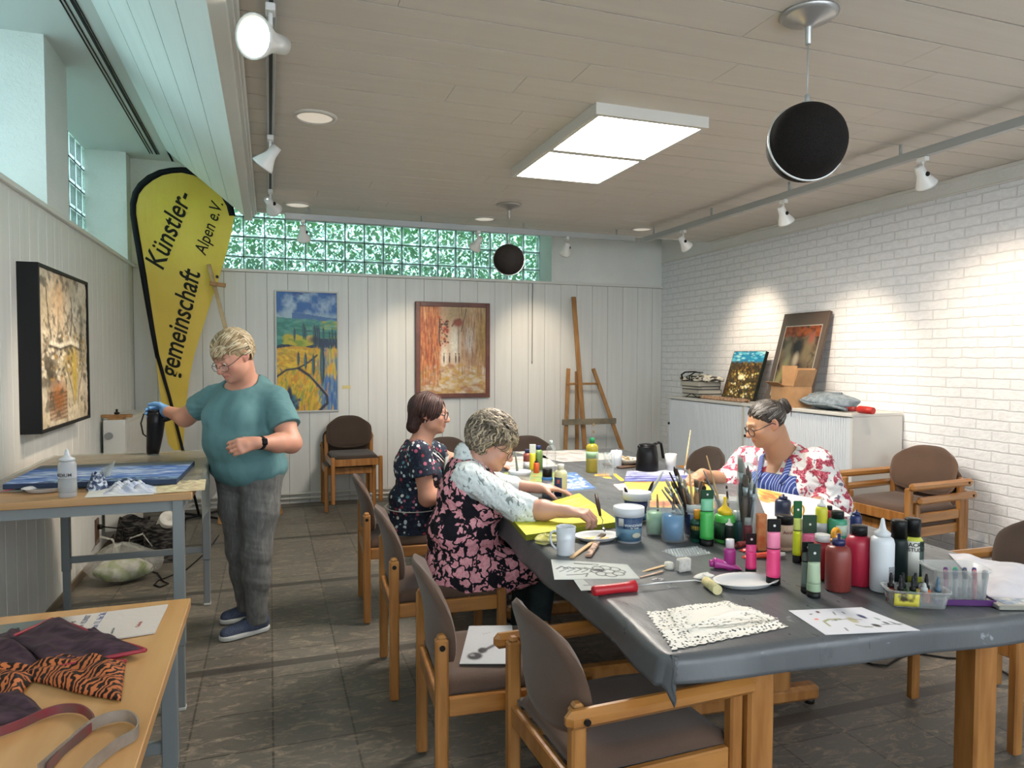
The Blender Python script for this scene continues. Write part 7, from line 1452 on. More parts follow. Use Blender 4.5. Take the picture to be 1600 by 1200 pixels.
# bucket left with brush and sticker
bk3, p3, r3, h3 = vessel('plastic_tub', 'white tub with a red emblem and a brush, by the blue bottle', 'tub', 812, 771, 34, 36, M_bk, taper=.84, rim=(M_bk, .12, 1.05), band=[(mottled('worn_print_tub', '#c4c3b4', '#a7a594', 26, .6), .12, .85)])
brush(p3+Vector((0, 0, .006)), Vector(A(805, 706, p3.y)), 'broad grey-green handled brush standing in the white tub', 5, 0, .0075, .12, up=False, hm=mat('handle_grey_green', '#6f7767', .5)); 
mb = MB(); aa = FACE+.75; mb.M = Matrix.Rotation(aa, 4, 'Z'); mb.add([(r3*.93+.003, -.010, .024), (r3*.93+.003, 0, .006+.004), (r3*.93+.003, .010, .024), (r3*.93+.003, 0, .040), (r3*.9, -.010, .024), (r3*.9, 0, .010), (r3*.9, .010, .024), (r3*.9, 0, .040)], [(0, 1, 2, 3), (7, 6, 5, 4), (0, 1, 5, 4), (1, 2, 6, 5), (2, 3, 7, 6), (3, 0, 4, 7)]); mb.M = None; mb.obj('red_emblem', plas('#b3262b', .5), bk3)
bottle(855, 775, 17, 43, 'small blue and grey bottle with a black cap beside the white tub', '#8b97a5', '#141416', 'widecap', capw=.92, band=[('#3f7fc4', .60, .70), ('#a9b0b6', .08, .52)])
bottle(876, 777, 20, 52, 'cream coloured bottle with a dark blue label and white cap', '#d2cfa8', '#d9d8cf', 'screw', capw=.5, band=[('#1f2f5a', .05, .62, FACE-1.6, FACE+.1), ('#b8583a', .44, .56, FACE-.7, FACE-.25)])
bottle(824, 736, 13, 34, 'brick red bottle with a dark blue cap', '#8f4a42', '#232a55', 'screw', capw=.62, band=[('#c4c6cc', .05, .45)])
paint_tube(832, 740, 11, 46, 'yellow paint tube with a white hanging end', [('#d8c62e', .70)], cap='#d8d6d0', crimp='#cfcfc8', crimp_f=.28, line=False)
bottle(841, 734, 14, 38, 'olive green bottle with a dark blue cap', '#6c8748', '#24305e', 'screw', capw=.6)
bottle(838, 742, 9, 26, 'tiny orange dropper bottle with a black tip', '#d2552c', '#17171a', 'nozzle', capw=.7)
bottle(861, 736, 15, 48, 'clear glass bottle with a narrow neck', GL, '#aeb8b8', 'screw', capw=.36)
bottle(925, 738, 19, 54, 'clear bottle of yellow juice with a green cap', glassy('juice', '#b9a93a', .6, .1), '#1f7a4a', 'screw', capw=.42, band=[('#8fae8a', .42, .62)])
for (x, y, w, h, l_) in ((939, 742, 14, 34, 'empty drinking glass right beside the juice bottle'), (952, 743, 17, 36, 'empty drinking glass in front of the white mug')): vessel('drinking_glass', l_, 'glass', x, y, w, h, GL, taper=.82)
def mug(px, py, w, h, label, side=PI):
    p, k = put(px, py); r = w*k/2; H = h*k; o = thing('mug', label, 'mug', p, 0); mp = mat('porcelain_white', '#c6cbd2', .15, coat=.3)
    mb = MB(); mb.lathe([(.0005, 0), (r*.90, 0), (r*.93, .004), (r*.92, H*.5), (r, H), (r-.003, H), (r*.92-.003, H*.5), (r*.88, .006), (.0005, .006)], 36); mb.obj('mug_body', mp, o)
    c_, s_ = math.cos(side), math.sin(side); mb = MB(); mb.tube([(c_*(r*.9+x), s_*(r*.9+x), z) for x, z in ((0, H*.80), (.010, H*.86), (.022, H*.78), (.025, H*.58), (.018, H*.36), (.006, H*.22), (0, H*.2))], .0042, 10, flat=1.0); mb.obj('handle', mp, o); return o
mug(884, 866, 31, 44, 'white porcelain mug next to the white plate', PI-.25); mug(963, 730, 18, 26, 'white mug beside the drinking glasses')
vessel('paper_cup', 'white ribbed paper cup right of the black jug', 'cup', 1048, 735, 18, 26, mat('paper_cup_white', '#cfcfcd', .6), taper=.76)
p, k = put(1011, 735); r_, H_ = 17*k, 41*k; o = thing('thermos_jug', 'black thermos jug with a large handle', 'jug', p); mj = mat('jug_black', '#0e0e10', .3)
mb = MB(); mb.lathe([(.0005, 0), (r_*1.02, 0), (r_*1.04, .01), (r_*.98, H_*.6), (r_*.84, H_*.93), (r_*.80, H_*.95), (.0005, H_*.95)], 32); mb.obj('jug_body', mj, o); mb = MB(); mb.lathe([(r_*.80, H_*.95), (r_*.76, H_*1.0), (r_*.3, H_*1.03), (.0005, H_*1.03)], 28); mb.obj('lid', mj, o)
mb = MB(); mb.tube([(r_*.6, -.0, H_*.97), (r_*1.1, -.01, H_*1.06), (r_*1.35, -.01, H_*1.0), (r_*1.5, -.01, H_*.7), (r_*1.6, -.01, H_*.45)], [.012, .012, .012, .013, .012], 10, flat=.7); mb.obj('handle', mj, o); mb = MB(); mb.tube([(-r_*.7, 0, H_*.86), (-r_*.92, 0, H_*.95)], [.016, .009], 10); mb.obj('spout', mj, o)
# tray with crumpled things
p, k = put(975, 728); o = thing('wooden_tray', 'dark wooden tray under the bowl of scraps left of the black jug', 'tray', p, R(12)); mb = MB(); mb.box((-.10, -.09, 0), (.12, .10, .012), .003); mb.obj('tray_board', mat('tray_brown', '#5b4436', .5), o)
o = thing('paper_bowl', 'cream paper bowl of scraps on the wooden tray', 'bowl', p+Vector((.03, .0, .0125)), 0); mb = MB(); mb.lathe([(.0005, 0), (.045, 0), (.075, .035), (.073, .036), (.043, .003), (.0005, .003)], 28); mb.obj('bowl_body', mat('bowl_cream', '#cbc4b4', .7), o)
mb = MB(); rr_ = random.Random(9)
for i in range(14): a = rr_.random()*6.28; q = Vector((rr_.uniform(0, .045)*math.cos(a), rr_.uniform(0, .045)*math.sin(a), .024+rr_.random()*.012)); mb.bar(q, q+Vector((rr_.uniform(-.02, .02), rr_.uniform(-.02, .02), rr_.uniform(.005, .02))), .012, .004)
tag(mb.obj('paper_scraps', mat('scraps', '#d8c2a0', .8), None), None, None); sc = bpy.data.objects[-1] if False else [x for x in C.objects if x.name.startswith('paper_scraps')][0]; sc.parent = o; sc['kind'] = 'stuff'

# ---- flat things: sheets and paintings on the table
def sheet_of(name, label, cat, pts, c, z=TT, th=.0008, lift=0, edge='#c9c9c6', rough=.6, nx=None):
    """flat quadrilateral on the table: pixel corners back-left, back-right, front-right, front-left; canvases have a real thickness"""
    P = [at(*p, z=z+th) for p in pts]; o = thing(name, label, cat, (sum((p for p in P), Vector()))/4-Vector((0, 0, th))); q0 = Vector(o.location)
    def f(u, v):
        a = P[3].lerp(P[2], u); b = P[0].lerp(P[1], u); p = a.lerp(b, v)-q0; p.z = th+.0003+lift*(math.sin(u*5+v*3)*.5+.5)*min(1, 6*min(u, 1-u, v, 1-v)+.3); return p
    base = [Vector((f(*uv).x, f(*uv).y, th)) for uv in ((0, 1), (1, 1), (1, 0), (0, 0))]
    mb = MB(); mb.slab([b for b in base], th-.0002); mb.obj('sheet_body' if th < .003 else 'stretched_frame', mat('edge_'+edge.strip('#'), edge, .7), o)
    c.mesh('painted_face', f, o, rough=rough); return o
def cv(nx, ny, col, fn): c = Canvas(nx, ny, col); fn(c); return c
# yellow canvas
def yel(c):
    c.dabs(420, ['#d6d42c', '#c3c223', '#e6e45c', '#b0b021', '#cfcf30', '#a5a81f'], .14, .012, (0, 0, 1, 1), 71, (-.06, .06), .6); c.dabs(60, ['#f0ef8c', '#e9e86a'], .1, .008, (.1, .3, .9, .9), 72, (-.06, .06), .7); c.grain(.1, 20, 40, 3)
sheet_of('yellow_canvas', 'thick canvas painted yellow, lying in front of the woman in pink flowers', 'canvas', [(793, 803), (905, 771), (968, 815), (822, 836)], cv(90, 60, '#c8c628', yel), th=.022, edge='#7f8416')
def dots(c):
    for x, y, rx, ry, col in ((.33, .88, .03, .03, '#4a1a1c'), (.2, .8, .03, .015, '#6a6a66'), (.16, .58, .03, .025, '#e07a6a'), (.36, .52, .02, .02, '#4a4a44'), (.55, .5, .07, .07, '#b3ab8c'), (.74, .62, .05, .05, '#2a3460'), (.85, .5, .03, .02, '#4a7a5a'), (.68, .25, .035, .06, '#25201e'), (.5, .8, .05, .015, '#7a7a74'), (.62, .8, .03, .015, '#5a5a58'), (.92, .3, .05, .02, '#5a625e'), (.84, .33, .03, .03, '#3a4a4a')): c.ell(x, y, rx, ry*1.2, col, .25, x*2)
    c.line([(.18, .3), (.2, .48), (.3, .56), (.44, .56)], .012, '#8a8f5c'); c.line([(.3, .5), (.5, .55), (.66, .5)], .007, '#7d7a70', .8); c.line([(.48, .3), (.52, .22), (.6, .2)], .01, '#6e7458'); c.line([(.3, .2), (.28, .1)], .008, '#555'+'555'); c.line([(.76, .28), (.98, .26)], .006, '#55605c')
sheet_of('painted_paper', 'white paper with small paint daubs at the front edge of the table', 'paper', [(1232, 954), (1346, 949), (1438, 985), (1290, 992)], cv(110, 60, '#cfcfd6', dots), lift=.001, edge='#cfcfd2')
def sten(c):
    r = random.Random(5)
    for k_ in range(8): a = k_*.8; c.ell(.68+.16*math.cos(a)*.9, .45+.22*math.sin(a), .075, .13, '#3f4246', .12); c.ell(.68+.16*math.cos(a)*.9, .45+.22*math.sin(a), .06, .10, '#b9bdb9', .12)
    c.ell(.58, .5, .07, .08, '#3b3e42', .3)
    for k_ in range(5): c.line([(.05+.09*k_, .5+.03*k_), (.12+.09*k_, .64-.02*k_), (.2+.08*k_, .52)], .010, '#3c4045'); c.line([(.08+.09*k_, .36), (.17+.09*k_, .5)], .006, '#4a4d52')
    c.line([(.3, .85), (.42, .84), (.5, .84)], .012, '#3f4246'); c.ell(.56, .84, .05, .06, '#3f4246', .15); c.ell(.56, .84, .038, .04, '#b9bdb9', .15); c.line([(.16, .2), (.34, .24), (.42, .3), (.38, .12)], .008, '#55585c')
sheet_of('stencil_sheet', 'clear stencil sheet with black flower outlines, lying on top', 'stencil', [(861, 874), (980, 882), (1000, 904), (866, 905)], cv(120, 60, '#bfc3c0', sten), th=.0022, edge='#c4c8c6', rough=.25)
sheet_of('stencil_sheet', 'clear stencil sheet sticking out from under another, behind the red roller', 'stencil', [(895, 904), (992, 903), (1002, 918), (908, 923)], cv(60, 20, '#aab0ae', lambda c: (c.line([(.1, .4), (.3, .42)], .01, '#5a5d60'), c.line([(.5, .6), (.55, .9)], .008, '#66696c'))), th=.0008, edge='#b0b4b2', rough=.25)
sheet_of('stencil_sheet', 'white stencil sheet with a black figure on the chair seat', 'stencil', [(733, 978), (800, 977), (806, 1037), (718, 1037)], cv(50, 50, '#b9bcc0', lambda c: (c.ell(.25, .18, .14, .09, '#2e2f33', .2), c.ell(.38, .32, .09, .07, '#2e2f33', .2), c.ell(.2, .2, .05, .03, '#8a8c8e', .2), c.line([(.38, .3), (.6, .45)], .03, '#2e2f33'), c.ell(.9, .4, .09, .06, '#3a3b3f', .2), c.line([(.35, .75), (.5, .8)], .006, '#8a8c8e'))), z=.462, th=.0015, edge='#b9bcc0', rough=.3)
def green(c): c.dabs(160, ['#7f8f4c', '#6b7f44', '#93a35c', '#5b7a50', '#9a9a5c'], .1, .05, (0, 0, 1, 1), 81, (-.2, .2), .6); c.dabs(8, ['#b8432f'], .02, .03, (.4, .5, .9, .9), 82, (0, 0), .9)
sheet_of('green_painting', 'green painting lying under the white tub', 'painting', [(788, 738), (868, 738), (880, 765), (770, 768)], cv(70, 40, '#7f8f4c', green), th=.012, edge='#9a9c8c')
def blu(c): c.dabs(200, ['#3f5f9a', '#2f4a80', '#5c7fae', '#6f8fa0', '#3a6a7a', '#c9d3d8'], .09, .03, (0, 0, 1, 1), 83, (-.3, .3), .7); c.dabs(40, ['#d8dfe0', '#b8c4c8'], .07, .02, (.1, .1, .9, .6), 84, (-.2, .2), .8)
sheet_of('blue_painting', 'blue and white painting behind the cream bottle', 'painting', [(868, 738), (900, 738), (932, 763), (880, 768)], cv(60, 40, '#46649a', blu), th=.010, edge='#c3c6c8')
def purp(c): c.over((c.Y < .5)*1.0, '#4b4c8a'); c.dabs(70, ['#8f93bf', '#6a6ea8', '#c3c6d8', '#3a3c7a'], .12, .04, (0, 0, 1, 1), 85, (-.2, .2), .6); c.line([(.1, .7), (.3, .85), (.6, .7), (.8, .8)], .01, '#7a7c90')
sheet_of('blue_purple_paper', 'pale paper with blue and purple paint in front of the black jug', 'paper', [(980, 736), (1066, 734), (1090, 752), (975, 752)], cv(80, 40, '#b9bccb', purp), th=.0008)
def rain(c): 
    for i, cc in enumerate(('#d8693a', '#e08a48', '#e0b04a', '#d8c84a', '#b0b048', '#9aa850')): c.over(((c.Y > i/6)*(c.Y < (i+1)/6+.02))*1.0, cc)
    c.dabs(160, ['#e0a04a', '#d8d05a', '#c84a3a', '#b8b050', '#e0b868'], .12, .03, (0, 0, 1, 1), 86, (-.15, .15), .5)
sheet_of('striped_painting', 'painting in yellow, orange and red stripes behind the jars', 'painting', [(975, 753), (1100, 752), (1140, 795), (1000, 792)], cv(90, 60, '#d0a848', rain), th=.004, edge='#d8d4cc')
sheet_of('striped_painting', 'white board with an orange edge in front of the woman in red flowers', 'painting', [(1180, 762), (1290, 782), (1330, 806), (1200, 815)], cv(70, 50, '#cfcfcd', lambda c: (c.dabs(90, ['#e0a04a', '#c85a3a', '#d8c85a', '#8aa850'], .07, .03, (0, .55, .35, 1), 87, (-.6, 0), .8))), th=.004, edge='#c9c9c4')
def news(c): c.dabs(140, ['#b9a9a0', '#a0a4a8', '#c9c4be', '#8c8a88', '#b59f8c'], .06, .05, (0, 0, 1, 1), 88, (-.1, .1), .6); [c.line([(.05, .1+.09*k_), (.45, .1+.09*k_)], .003, '#77777a', .7) for k_ in range(9)]
sheet_of('newspaper', 'open newspaper spread at the far end of the table', 'newspaper', [(800, 706), (905, 703), (985, 716), (880, 722)], cv(80, 30, '#c4c1bd', news), th=.001, edge='#c4c1bd')
sheet_of('newspaper', 'second newspaper at the far left of the table, behind the bottles', 'newspaper', [(770, 716), (850, 711), (872, 728), (790, 733)], cv(60, 30, '#c9c7c3', news), th=.001, edge='#c4c1bd')
sheet_of('colour_scrap', 'orange and yellow painted scrap in front of the glasses', 'paper', [(930, 741), (950, 740), (956, 748), (926, 746)], cv(20, 12, '#dba63a', lambda c: c.dabs(20, ['#e8c050', '#c8742c'], .2, .1, (0, 0, 1, 1), 90)), th=.0008)
sheet_of('colour_scrap', 'narrow orange paper strip pointing to the purple paper', 'paper', [(957, 741), (962, 740), (977, 751), (970, 752)], cv(12, 20, '#e0a838', lambda c: None), th=.0008)
sheet_of('colour_scrap', 'pink and white painted scrap in front of the purple paper', 'paper', [(958, 757), (975, 755), (992, 764), (968, 766)], cv(20, 12, '#dca0a0', lambda c: c.dabs(14, ['#e8d8d4', '#d88080'], .2, .1, (0, 0, 1, 1), 92)), th=.0008)
# lace doilies
M_lace = bpy.data.materials.new('lace'); M_lace.use_nodes = True; t = NT(M_lace); out = t.t.nodes['Material Output']; t.b.inputs['Base Color'].default_value = (*hexc('#e9e5dc'), 1); t.b.inputs['Roughness'].default_value = .9
vo = t.n('ShaderNodeTexVoronoi', feature='F1'); t.l(t.coord('Object'), vo.inputs['Vector']); vo.inputs['Scale'].default_value = 105; cav = t.n('ShaderNodeVertexColor'); cav.layer_name = 'Col'; hole = t.math('MULTIPLY', t.math('LESS_THAN', vo.outputs['Distance'], .34), t.math('GREATER_THAN', cav.outputs[0], .5))
tr = t.n('ShaderNodeBsdfTransparent'); m1 = t.n('ShaderNodeMixShader'); t.l(hole, m1.inputs[0]); t.l(t.b.outputs[0], m1.inputs[1]); t.l(tr.outputs[0], m1.inputs[2]); t.l(m1.outputs[0], out.inputs[0]); t.bump(vo.outputs['Distance'], .4, .002)
def doily(label, pts, z, seed, wob=.003):
    P = [at(*p, z=z) for p in pts]; cen = sum(P, Vector())/4; n = 70; mb = MB(); K = []; vs = []; r = random.Random(seed)
    def f(u, v): return P[3].lerp(P[2], u).lerp(P[0].lerp(P[1], u), v)
    for j in range(n):
        for i in range(n):
            u, v = i/(n-1), j/(n-1); e = min(u, 1-u, v, 1-v); sc = .012*math.sin((u if e in (v, 1-v) else v)*PI*26)*(1 if e < .02 else 0); uu = u+(sc if u in (0, 1) else 0)*(1 if u > .5 else -1); vv = v+(sc if v in (0, 1) else 0)*(1 if v > .5 else -1)
            p = f(uu, vv); p.z = z+wob*(math.sin(u*9+seed)*math.sin(v*7)+1)*.5+.0035*math.exp(-((v-.3-.15*math.sin(u*5+seed))/.05)**2); vs.append(p-cen); K.append((1, 1, 1) if e < .22 else (0, 0, 0))
    mb.add(vs, [(j*n+i, j*n+i+1, (j+1)*n+i+1, (j+1)*n+i) for j in range(n-1) for i in range(n-1)], True); o = mb.obj('lace_doily', M_lace, None, colors=K, fix=False); o.location = cen; return tag(o, label, 'doily')
doily('white lace doily spread flat at the near left corner of the table, the lower one', [(1010, 957), (1170, 948), (1232, 980), (1052, 1016)], TT+.0015, 1); doily('crumpled white lace doily lying on top of the flat one', [(1042, 952), (1135, 940), (1215, 968), (1062, 986)], TT+.006, 4, .006)
# plates
def oval_plate(px, py, w, label, z=TT, dep=.62):
    p, k = put(px, py, z); a = w*k/2; o = thing('paper_plate', label, 'plate', p, R(-4)); mb = MB(); prof = [(.0005, .002), (.74, .002), (.82, .010), (.90, .016), (1.0, .0175), (1.0, .019), (.89, .0178), (.80, .0125), (.72, .0045), (.0005, .0045)]
    mb.lathe([(r*a, z_) for r, z_ in prof], 48, sy=dep); mb.obj('plate_body', mat('pulp_white', '#c9c9c9', .6), o); return o, p, a
oval_plate(1165, 914, 110, 'empty white oval plate behind the lace doilies'); pl, p_, a_ = oval_plate(933, 843, 74, 'white oval plate with yellow and orange paint on it', dep=.75)
mb = MB()
for x, y, r_, in ((-.045, .01, .014), (-.03, .0, .010), (.0, .008, .018), (.03, -.008, .014), (.012, -.006, .012), (-.02, -.012, .012)): mb.ball((x, y, .005), (r_*1.4, r_*.8, .004), 14, 6)
o = mb.obj('paint_puddles', mottled('paint_yellow_mix', '#cfc63a', '#c9924a', 60, .3), pl); p2 = p_
# spatulas / brushes in front of plate
def stick(label, a, b, w, m, name='flat_brush', head=None, z=.004, cat='paint brush', hl=.3, hm=None):
    A_, _ = put(*a); B_, _ = put(*b); A_.z += z; B_.z += z*2; o = thing(name, label, cat, A_-Vector((0, 0, z))); off_ = Vector(o.location); d = B_-A_; mb = MB(); s0 = A_-off_; mb.bar(s0, s0+d*(1-hl), w, w*.45, .0015); mb.obj('handle', m, o)
    if head: mb = MB(); mb.bar(s0+d*(1-hl), s0+d*(1-hl*.55), w*1.2, w*.5); mb.obj('ferrule', M_alu, o); mb = MB(); mb.bar(s0+d*(1-hl*.55), s0+d, w*1.3, w*.45, .001); mb.obj('bristles', head, o)
    return o
stick('wooden handled flat brush lying from the plate towards the stencils', (893, 873), (943, 838), .016, M_br[3], head=mat('paint_brown_bristle', '#5b4a34', .8)); stick('thick stubby brush handle splashed with paint, beside the flat brush', (919, 872), (938, 846), .022, mottled('paint_splashed_handle', '#c9a088', '#4a3c30', 60, .6), z=.008)
# crumpled yellow cloth
p, k = put(852, 850); o = thing('crumpled_cloth', 'crumpled yellow paper towel left of the white mug', 'cloth', p); mb = MB(); mb.surf(lambda u, v: blob(u, v, .042, .032, .019, .28, 3), 48, 28, True); mb.obj('cloth', mottled('cloth_yellow', '#b5b04a', '#d8d6a0', 24, .85, bump=.5), o)
# paint roller
p1, k = put(926, 932); p2 = at(990, 924, z=TT); o = thing('paint_roller', 'small paint roller with a red handle and cream foam roll at the table edge', 'paint roller', p1); d = (at(992, 924, z=TT)-p1); u_ = d.normalized(); z_ = Vector((0, 0, .016))
mb = MB(); mb.tube([z_, z_+u_*.006, z_+d*.5, z_+d*.82, z_+d*1.0], [.012, .0155, .0145, .0155, .019], 16); mb.obj('handle', plas('#b3202b', .4), o)
e = at(1086, 914, z=TT)-p1; e2 = at(1108, 918, z=TT)-p1; mb = MB(); mb.tube([z_+d*.98, z_+(e-d)*.5+d+Vector((0, 0, .002)), e+z_*.9, e2+z_*.9], .0022, 8); mb.obj('wire', M_alu, o)
ca_, cb = at(1103, 916, z=TT)-p1, at(1121, 930, z=TT)-p1; mb = MB(); mb.cyl(ca_+Vector((0, 0, .0155)), cb+Vector((0, 0, .0155)), .015, n=22); mb.obj('foam_roll', mottled('foam_cream', '#cfc596', '#c2b888', 60, .9), o)
# foam brushes
stick('foam tipped stick brush lying behind the stencils, upper one', (1010, 893), (1048, 884), .009, M_br[3], head=None, name='foam_brush'); stick('thin wooden brush lying nearest the stencils', (1000, 904), (1050, 892), .008, mottled('pinkish_stick', '#b5927c', '#c9b09a', 30, .6), name='foam_brush', z=.004); stick('thin wooden stick between the foam brushes', (1004, 898), (1055, 889), .007, M_br[3], name='foam_brush', z=.010)
p, k = put(1045, 889); o = thing('foam_dauber', 'white foam dauber head behind the wooden sticks', 'foam dauber', p, .3); mb = MB(); mb.lathe([(.0005, 0), (.016, .001), (.018, .01), (.014, .022), (.0005, .026)], 20); mb.obj('foam', mat('foam_white', '#cfcdc2', .9), o)
p, k = put(1068, 893); o = thing('sponge_roll', 'upright white cotton roll beside the bubble wrap', 'sponge', p, .1); mb = MB(); mb.box((-.024, -.013, 0), (.024, .013, .045), .005); mb.obj('cotton', mottled('cotton_white', '#cdcac3', '#b9b6ae', 80, .95, bump=.5), o)
# bubble wrap
p, k = put(1073, 864); o = thing('bubble_wrap', 'small piece of clear bubble wrap between the jars and the cotton roll', 'bubble wrap', p); mb = MB(); mb.surf(lambda u, v: (-.075+.15*u, -.05+.10*v, .003+.002*math.sin(u*8+v*5)), 16, 12, True); mb.obj('film', glassy('bubble_film', '#c4cccd', .12, .1), o, fix=False)
mb = MB()
for i in range(13):
    for j in range(8): mb.ball((-.066+.011*i+(.005 if j % 2 else 0), -.042+.012*j, .005), (.0045, .0045, .0035), 8, 5)
b = mb.obj('bubbles', glassy('bubbles', '#d3dbdc', .25, .05), o); b['kind'] = 'stuff'
# small chain pendant
mb = MB(); p, k = put(1028, 907)
for i in range(16): a = i*2*PI/16; mb.tube([(.016*math.cos(a)+.004*math.cos(b_), .010*math.sin(a)+.004*math.sin(b_), .0025) for b_ in [q*PI/4 for q in range(9)]], .0009, 5, cap=False)
mb.tube([(-.01, -.004, .004), (0, .006, .004), (.008, -.003, .004), (-.004, -.006, .004)], .0015, 6); o = mb.obj('metal_pendant', mat('pewter', '#a9a9ad', .3, .9)); o.location = p; tag(o, 'small metal chain pendant lying behind the red roller', 'pendant')
# crumpled white tubes by the plate
p, k = put(1102, 908); o = thing('crumpled_tissue', 'crumpled white tissue between the roller and the empty plate', 'tissue', p); mb = MB(); mb.surf(lambda u, v: blob(u, v, .030, .018, .013, .3, 5), 40, 24, True); mb.obj('tissue', mat('tissue_white', '#dcd8cf', .9), o)
# small tray of dropper bottles and ice cream tub
def rbox_open(o, w, d, h, m, name, wall=.0016, taper=.86, rim=.004, z=0, rad=.25):
    """open box with rounded corners, wider at the rim"""
    N = 48
    def sec(s_, zz): 
        out_ = []
        for q in range(N):
            a = 2*PI*q/N; c_, s2 = math.cos(a), math.sin(a); n_ = 5; x = math.copysign(abs(c_)**(2/n_), c_)*w/2*s_; y = math.copysign(abs(s2)**(2/n_), s2)*d/2*s_; out_.append((x, y, zz))
        return out_
    rows = [sec(taper*.01, z), sec(taper, z), sec(taper+(1-taper)*.5, z+h*.5), sec(1, z+h-rim), sec(1+rim*14, z+h-rim), sec(1+rim*14, z+h), sec(1-wall*2/d, z+h), sec(taper-wall*2/d, z+wall), sec(.01, z+wall)]
    vs = [p for r_ in rows for p in r_]; fs = [(i*N+q, i*N+(q+1) % N, (i+1)*N+(q+1) % N, (i+1)*N+q) for i in range(len(rows)-1) for q in range(N)]
    mb = MB(); mb.add(vs, fs, True); return mb.obj(name, m, o)
p, k = put(1432, 952); p = at(1430, 944, z=TT); o = thing('bottle_tub', 'small clear tub with a yellow label full of dropper bottles', 'tub', p, R(-28)); rbox_open(o, .165, .085, .048, FRO, 'tub_body')
mb = MB(); mb.surf(lambda u, v: (-.072+.066*u, -.0405-.001-.004*v, .006+.036*v), 8, 4, True, .0006); mb.obj('tub_label', mottled('label_yellow_black', '#c9bd4a', '#3a3420', 30, .5, detail=2, lo=.5, hi=.62), o)
tubrot = Matrix.Rotation(R(-28), 3, 'Z')
for i, (x, y, c_, cc, l_) in enumerate(((-.062, .012, '#6a2a22', '#1a1414', 'dark red dropper bottle at the left end of the small clear tub'), (-.045, -.014, '#3a2422', '#171516', 'brown dropper bottle in the front left of the small clear tub'), (-.028, .016, '#2f5a2c', '#131313', 'green dropper bottle with the tallest black top in the small clear tub'), (-.012, -.012, '#2c6a2c', '#141615', 'green dropper bottle in the front of the small clear tub'), (.006, .018, '#a89a3c', '#14181e', 'yellow dropper bottle in the middle of the small clear tub'), (.018, -.014, '#c3c9c8', '#a9adac', 'clear bottle lying forward in the small clear tub'), (.034, .014, '#c0582c', '#131212', 'orange dropper bottle in the small clear tub'), (.055, -.010, '#c6cccb', '#3f5a6e', 'clear dropper bottle with a blue-grey top at the right end of the tub'))):
    q = Vector(p)+tubrot @ Vector((x, y, .0025)); ob = thing('dropper_bottle', l_, 'bottle', q, 0, 'dropper bottles in the small clear tub'); mb = MB(); mb.lathe([(.0005, 0), (.0115, 0), (.012, .003), (.012, .034), (.008, .040), (.0005, .040)], 18); mb.obj('bottle_body', GL if c_ in ('#c3c9c8', '#c6cccb') else plas(c_, .2), ob); mb = MB(); h_ = .03 if i != 5 else .012; mb.lathe([(.0005, .040), (.0088, .040), (.0088, .050), (.005, .052), (.0055, .05+h_*.5), (.003, .052+h_), (.0005, .053+h_)], 14); mb.obj('dropper', plas(cc, .35), ob)
p = at(1490, 936, z=TT); o = thing('pen_box', 'large clear plastic box of felt pens standing in a purple lid', 'box', p, R(-22)); mb = MB(); mb.box((-.085, -.06, 0), (.085, .06, .006), .002)
for a, b in (((-.085, -.06, .004), (-.082, .06, .018)), ((.082, -.06, .004), (.085, .06, .018)), ((-.082, -.06, .004), (.082, -.057, .018)), ((-.082, .057, .004), (.082, .06, .018))): mb.box(a, b, .001)
mb.obj('lid', plas('#4a1f5c', .35), o); rbox_open(o, .158, .108, .093, FRO, 'box_body', z=.0065, taper=.90, rim=.005)
prot = Matrix.Rotation(R(-22), 3, 'Z')
for i, c_ in enumerate(('#7a3a5c', '#5a3a6a', '#3a4a6a', '#1f8a6a', '#3a3f4a', '#33415c', '#b04a5a', '#4a3a6a', '#6a6a72')):
    q = Vector(p)+prot @ Vector((-.035+.0135*i, -.02+.026*(i % 2), .0095)); pe = thing('felt_pen', 'felt pen standing in the large clear box with the purple lid', 'pen', q, 0, 'felt pens in the large clear box'); mb = MB(); mb.cyl((0, 0, 0), (.001, 0, .058), .0058, n=12); mb.obj('barrel', plas('#8a8f94' if i % 3 else c_, .4), pe); mb = MB(); mb.lathe([(.0062, .058), (.0062, .078), (.004, .083), (.0005, .083)], 12); mb.obj('cap', plas(c_, .35), pe)
p = at(1578, 948, z=TT); o = thing('metal_case', 'flat metal paint case at the right edge of the table', 'case', p, R(-20)); mb = MB(); mb.box((-.05, -.03, 0), (.07, .035, .014), .002); mb.obj('case_body', mat('case_metal', '#a7a59c', .3, .5), o); mb = MB(); mb.box((-.03, -.02, .014), (.06, .028, .0148)); mb.obj('picture', mottled('case_print', '#5b7aa0', '#c9c7bd', 40, .4), o)
# white cloth on the right
P = [at(*q, z=TT) for q in ((1482, 868), (1700, 905), (1700, 960), (1535, 925), (1500, 895))]
def cl(u, v):
    a = at(1482, 866, z=TT).lerp(at(1690, 900, z=TT), u); b = at(1545, 934, z=TT).lerp(at(1690, 958, z=TT), u); q = a.lerp(b, v); e = min(1, 7*min(u, 1-u, v, 1-v)); q.z = TT+.002+.020*e+.006*math.sin(u*14+v*5)*e+.005*math.sin(v*11-u*6)*e; return q
mb = MB(); mb.surf(cl, 50, 40, True, .0); M_wcl = mottled('white_cloth', '#cfcdd2', '#c2c0c8', 14, .9, bump=.6); o = mb.obj('white_cloth', M_wcl, fix=False); s_ = o.modifiers.new('thickness', 'SOLIDIFY'); s_.thickness = .0015; tag(o, 'folded white cloth lying along the right edge of the table', 'cloth')

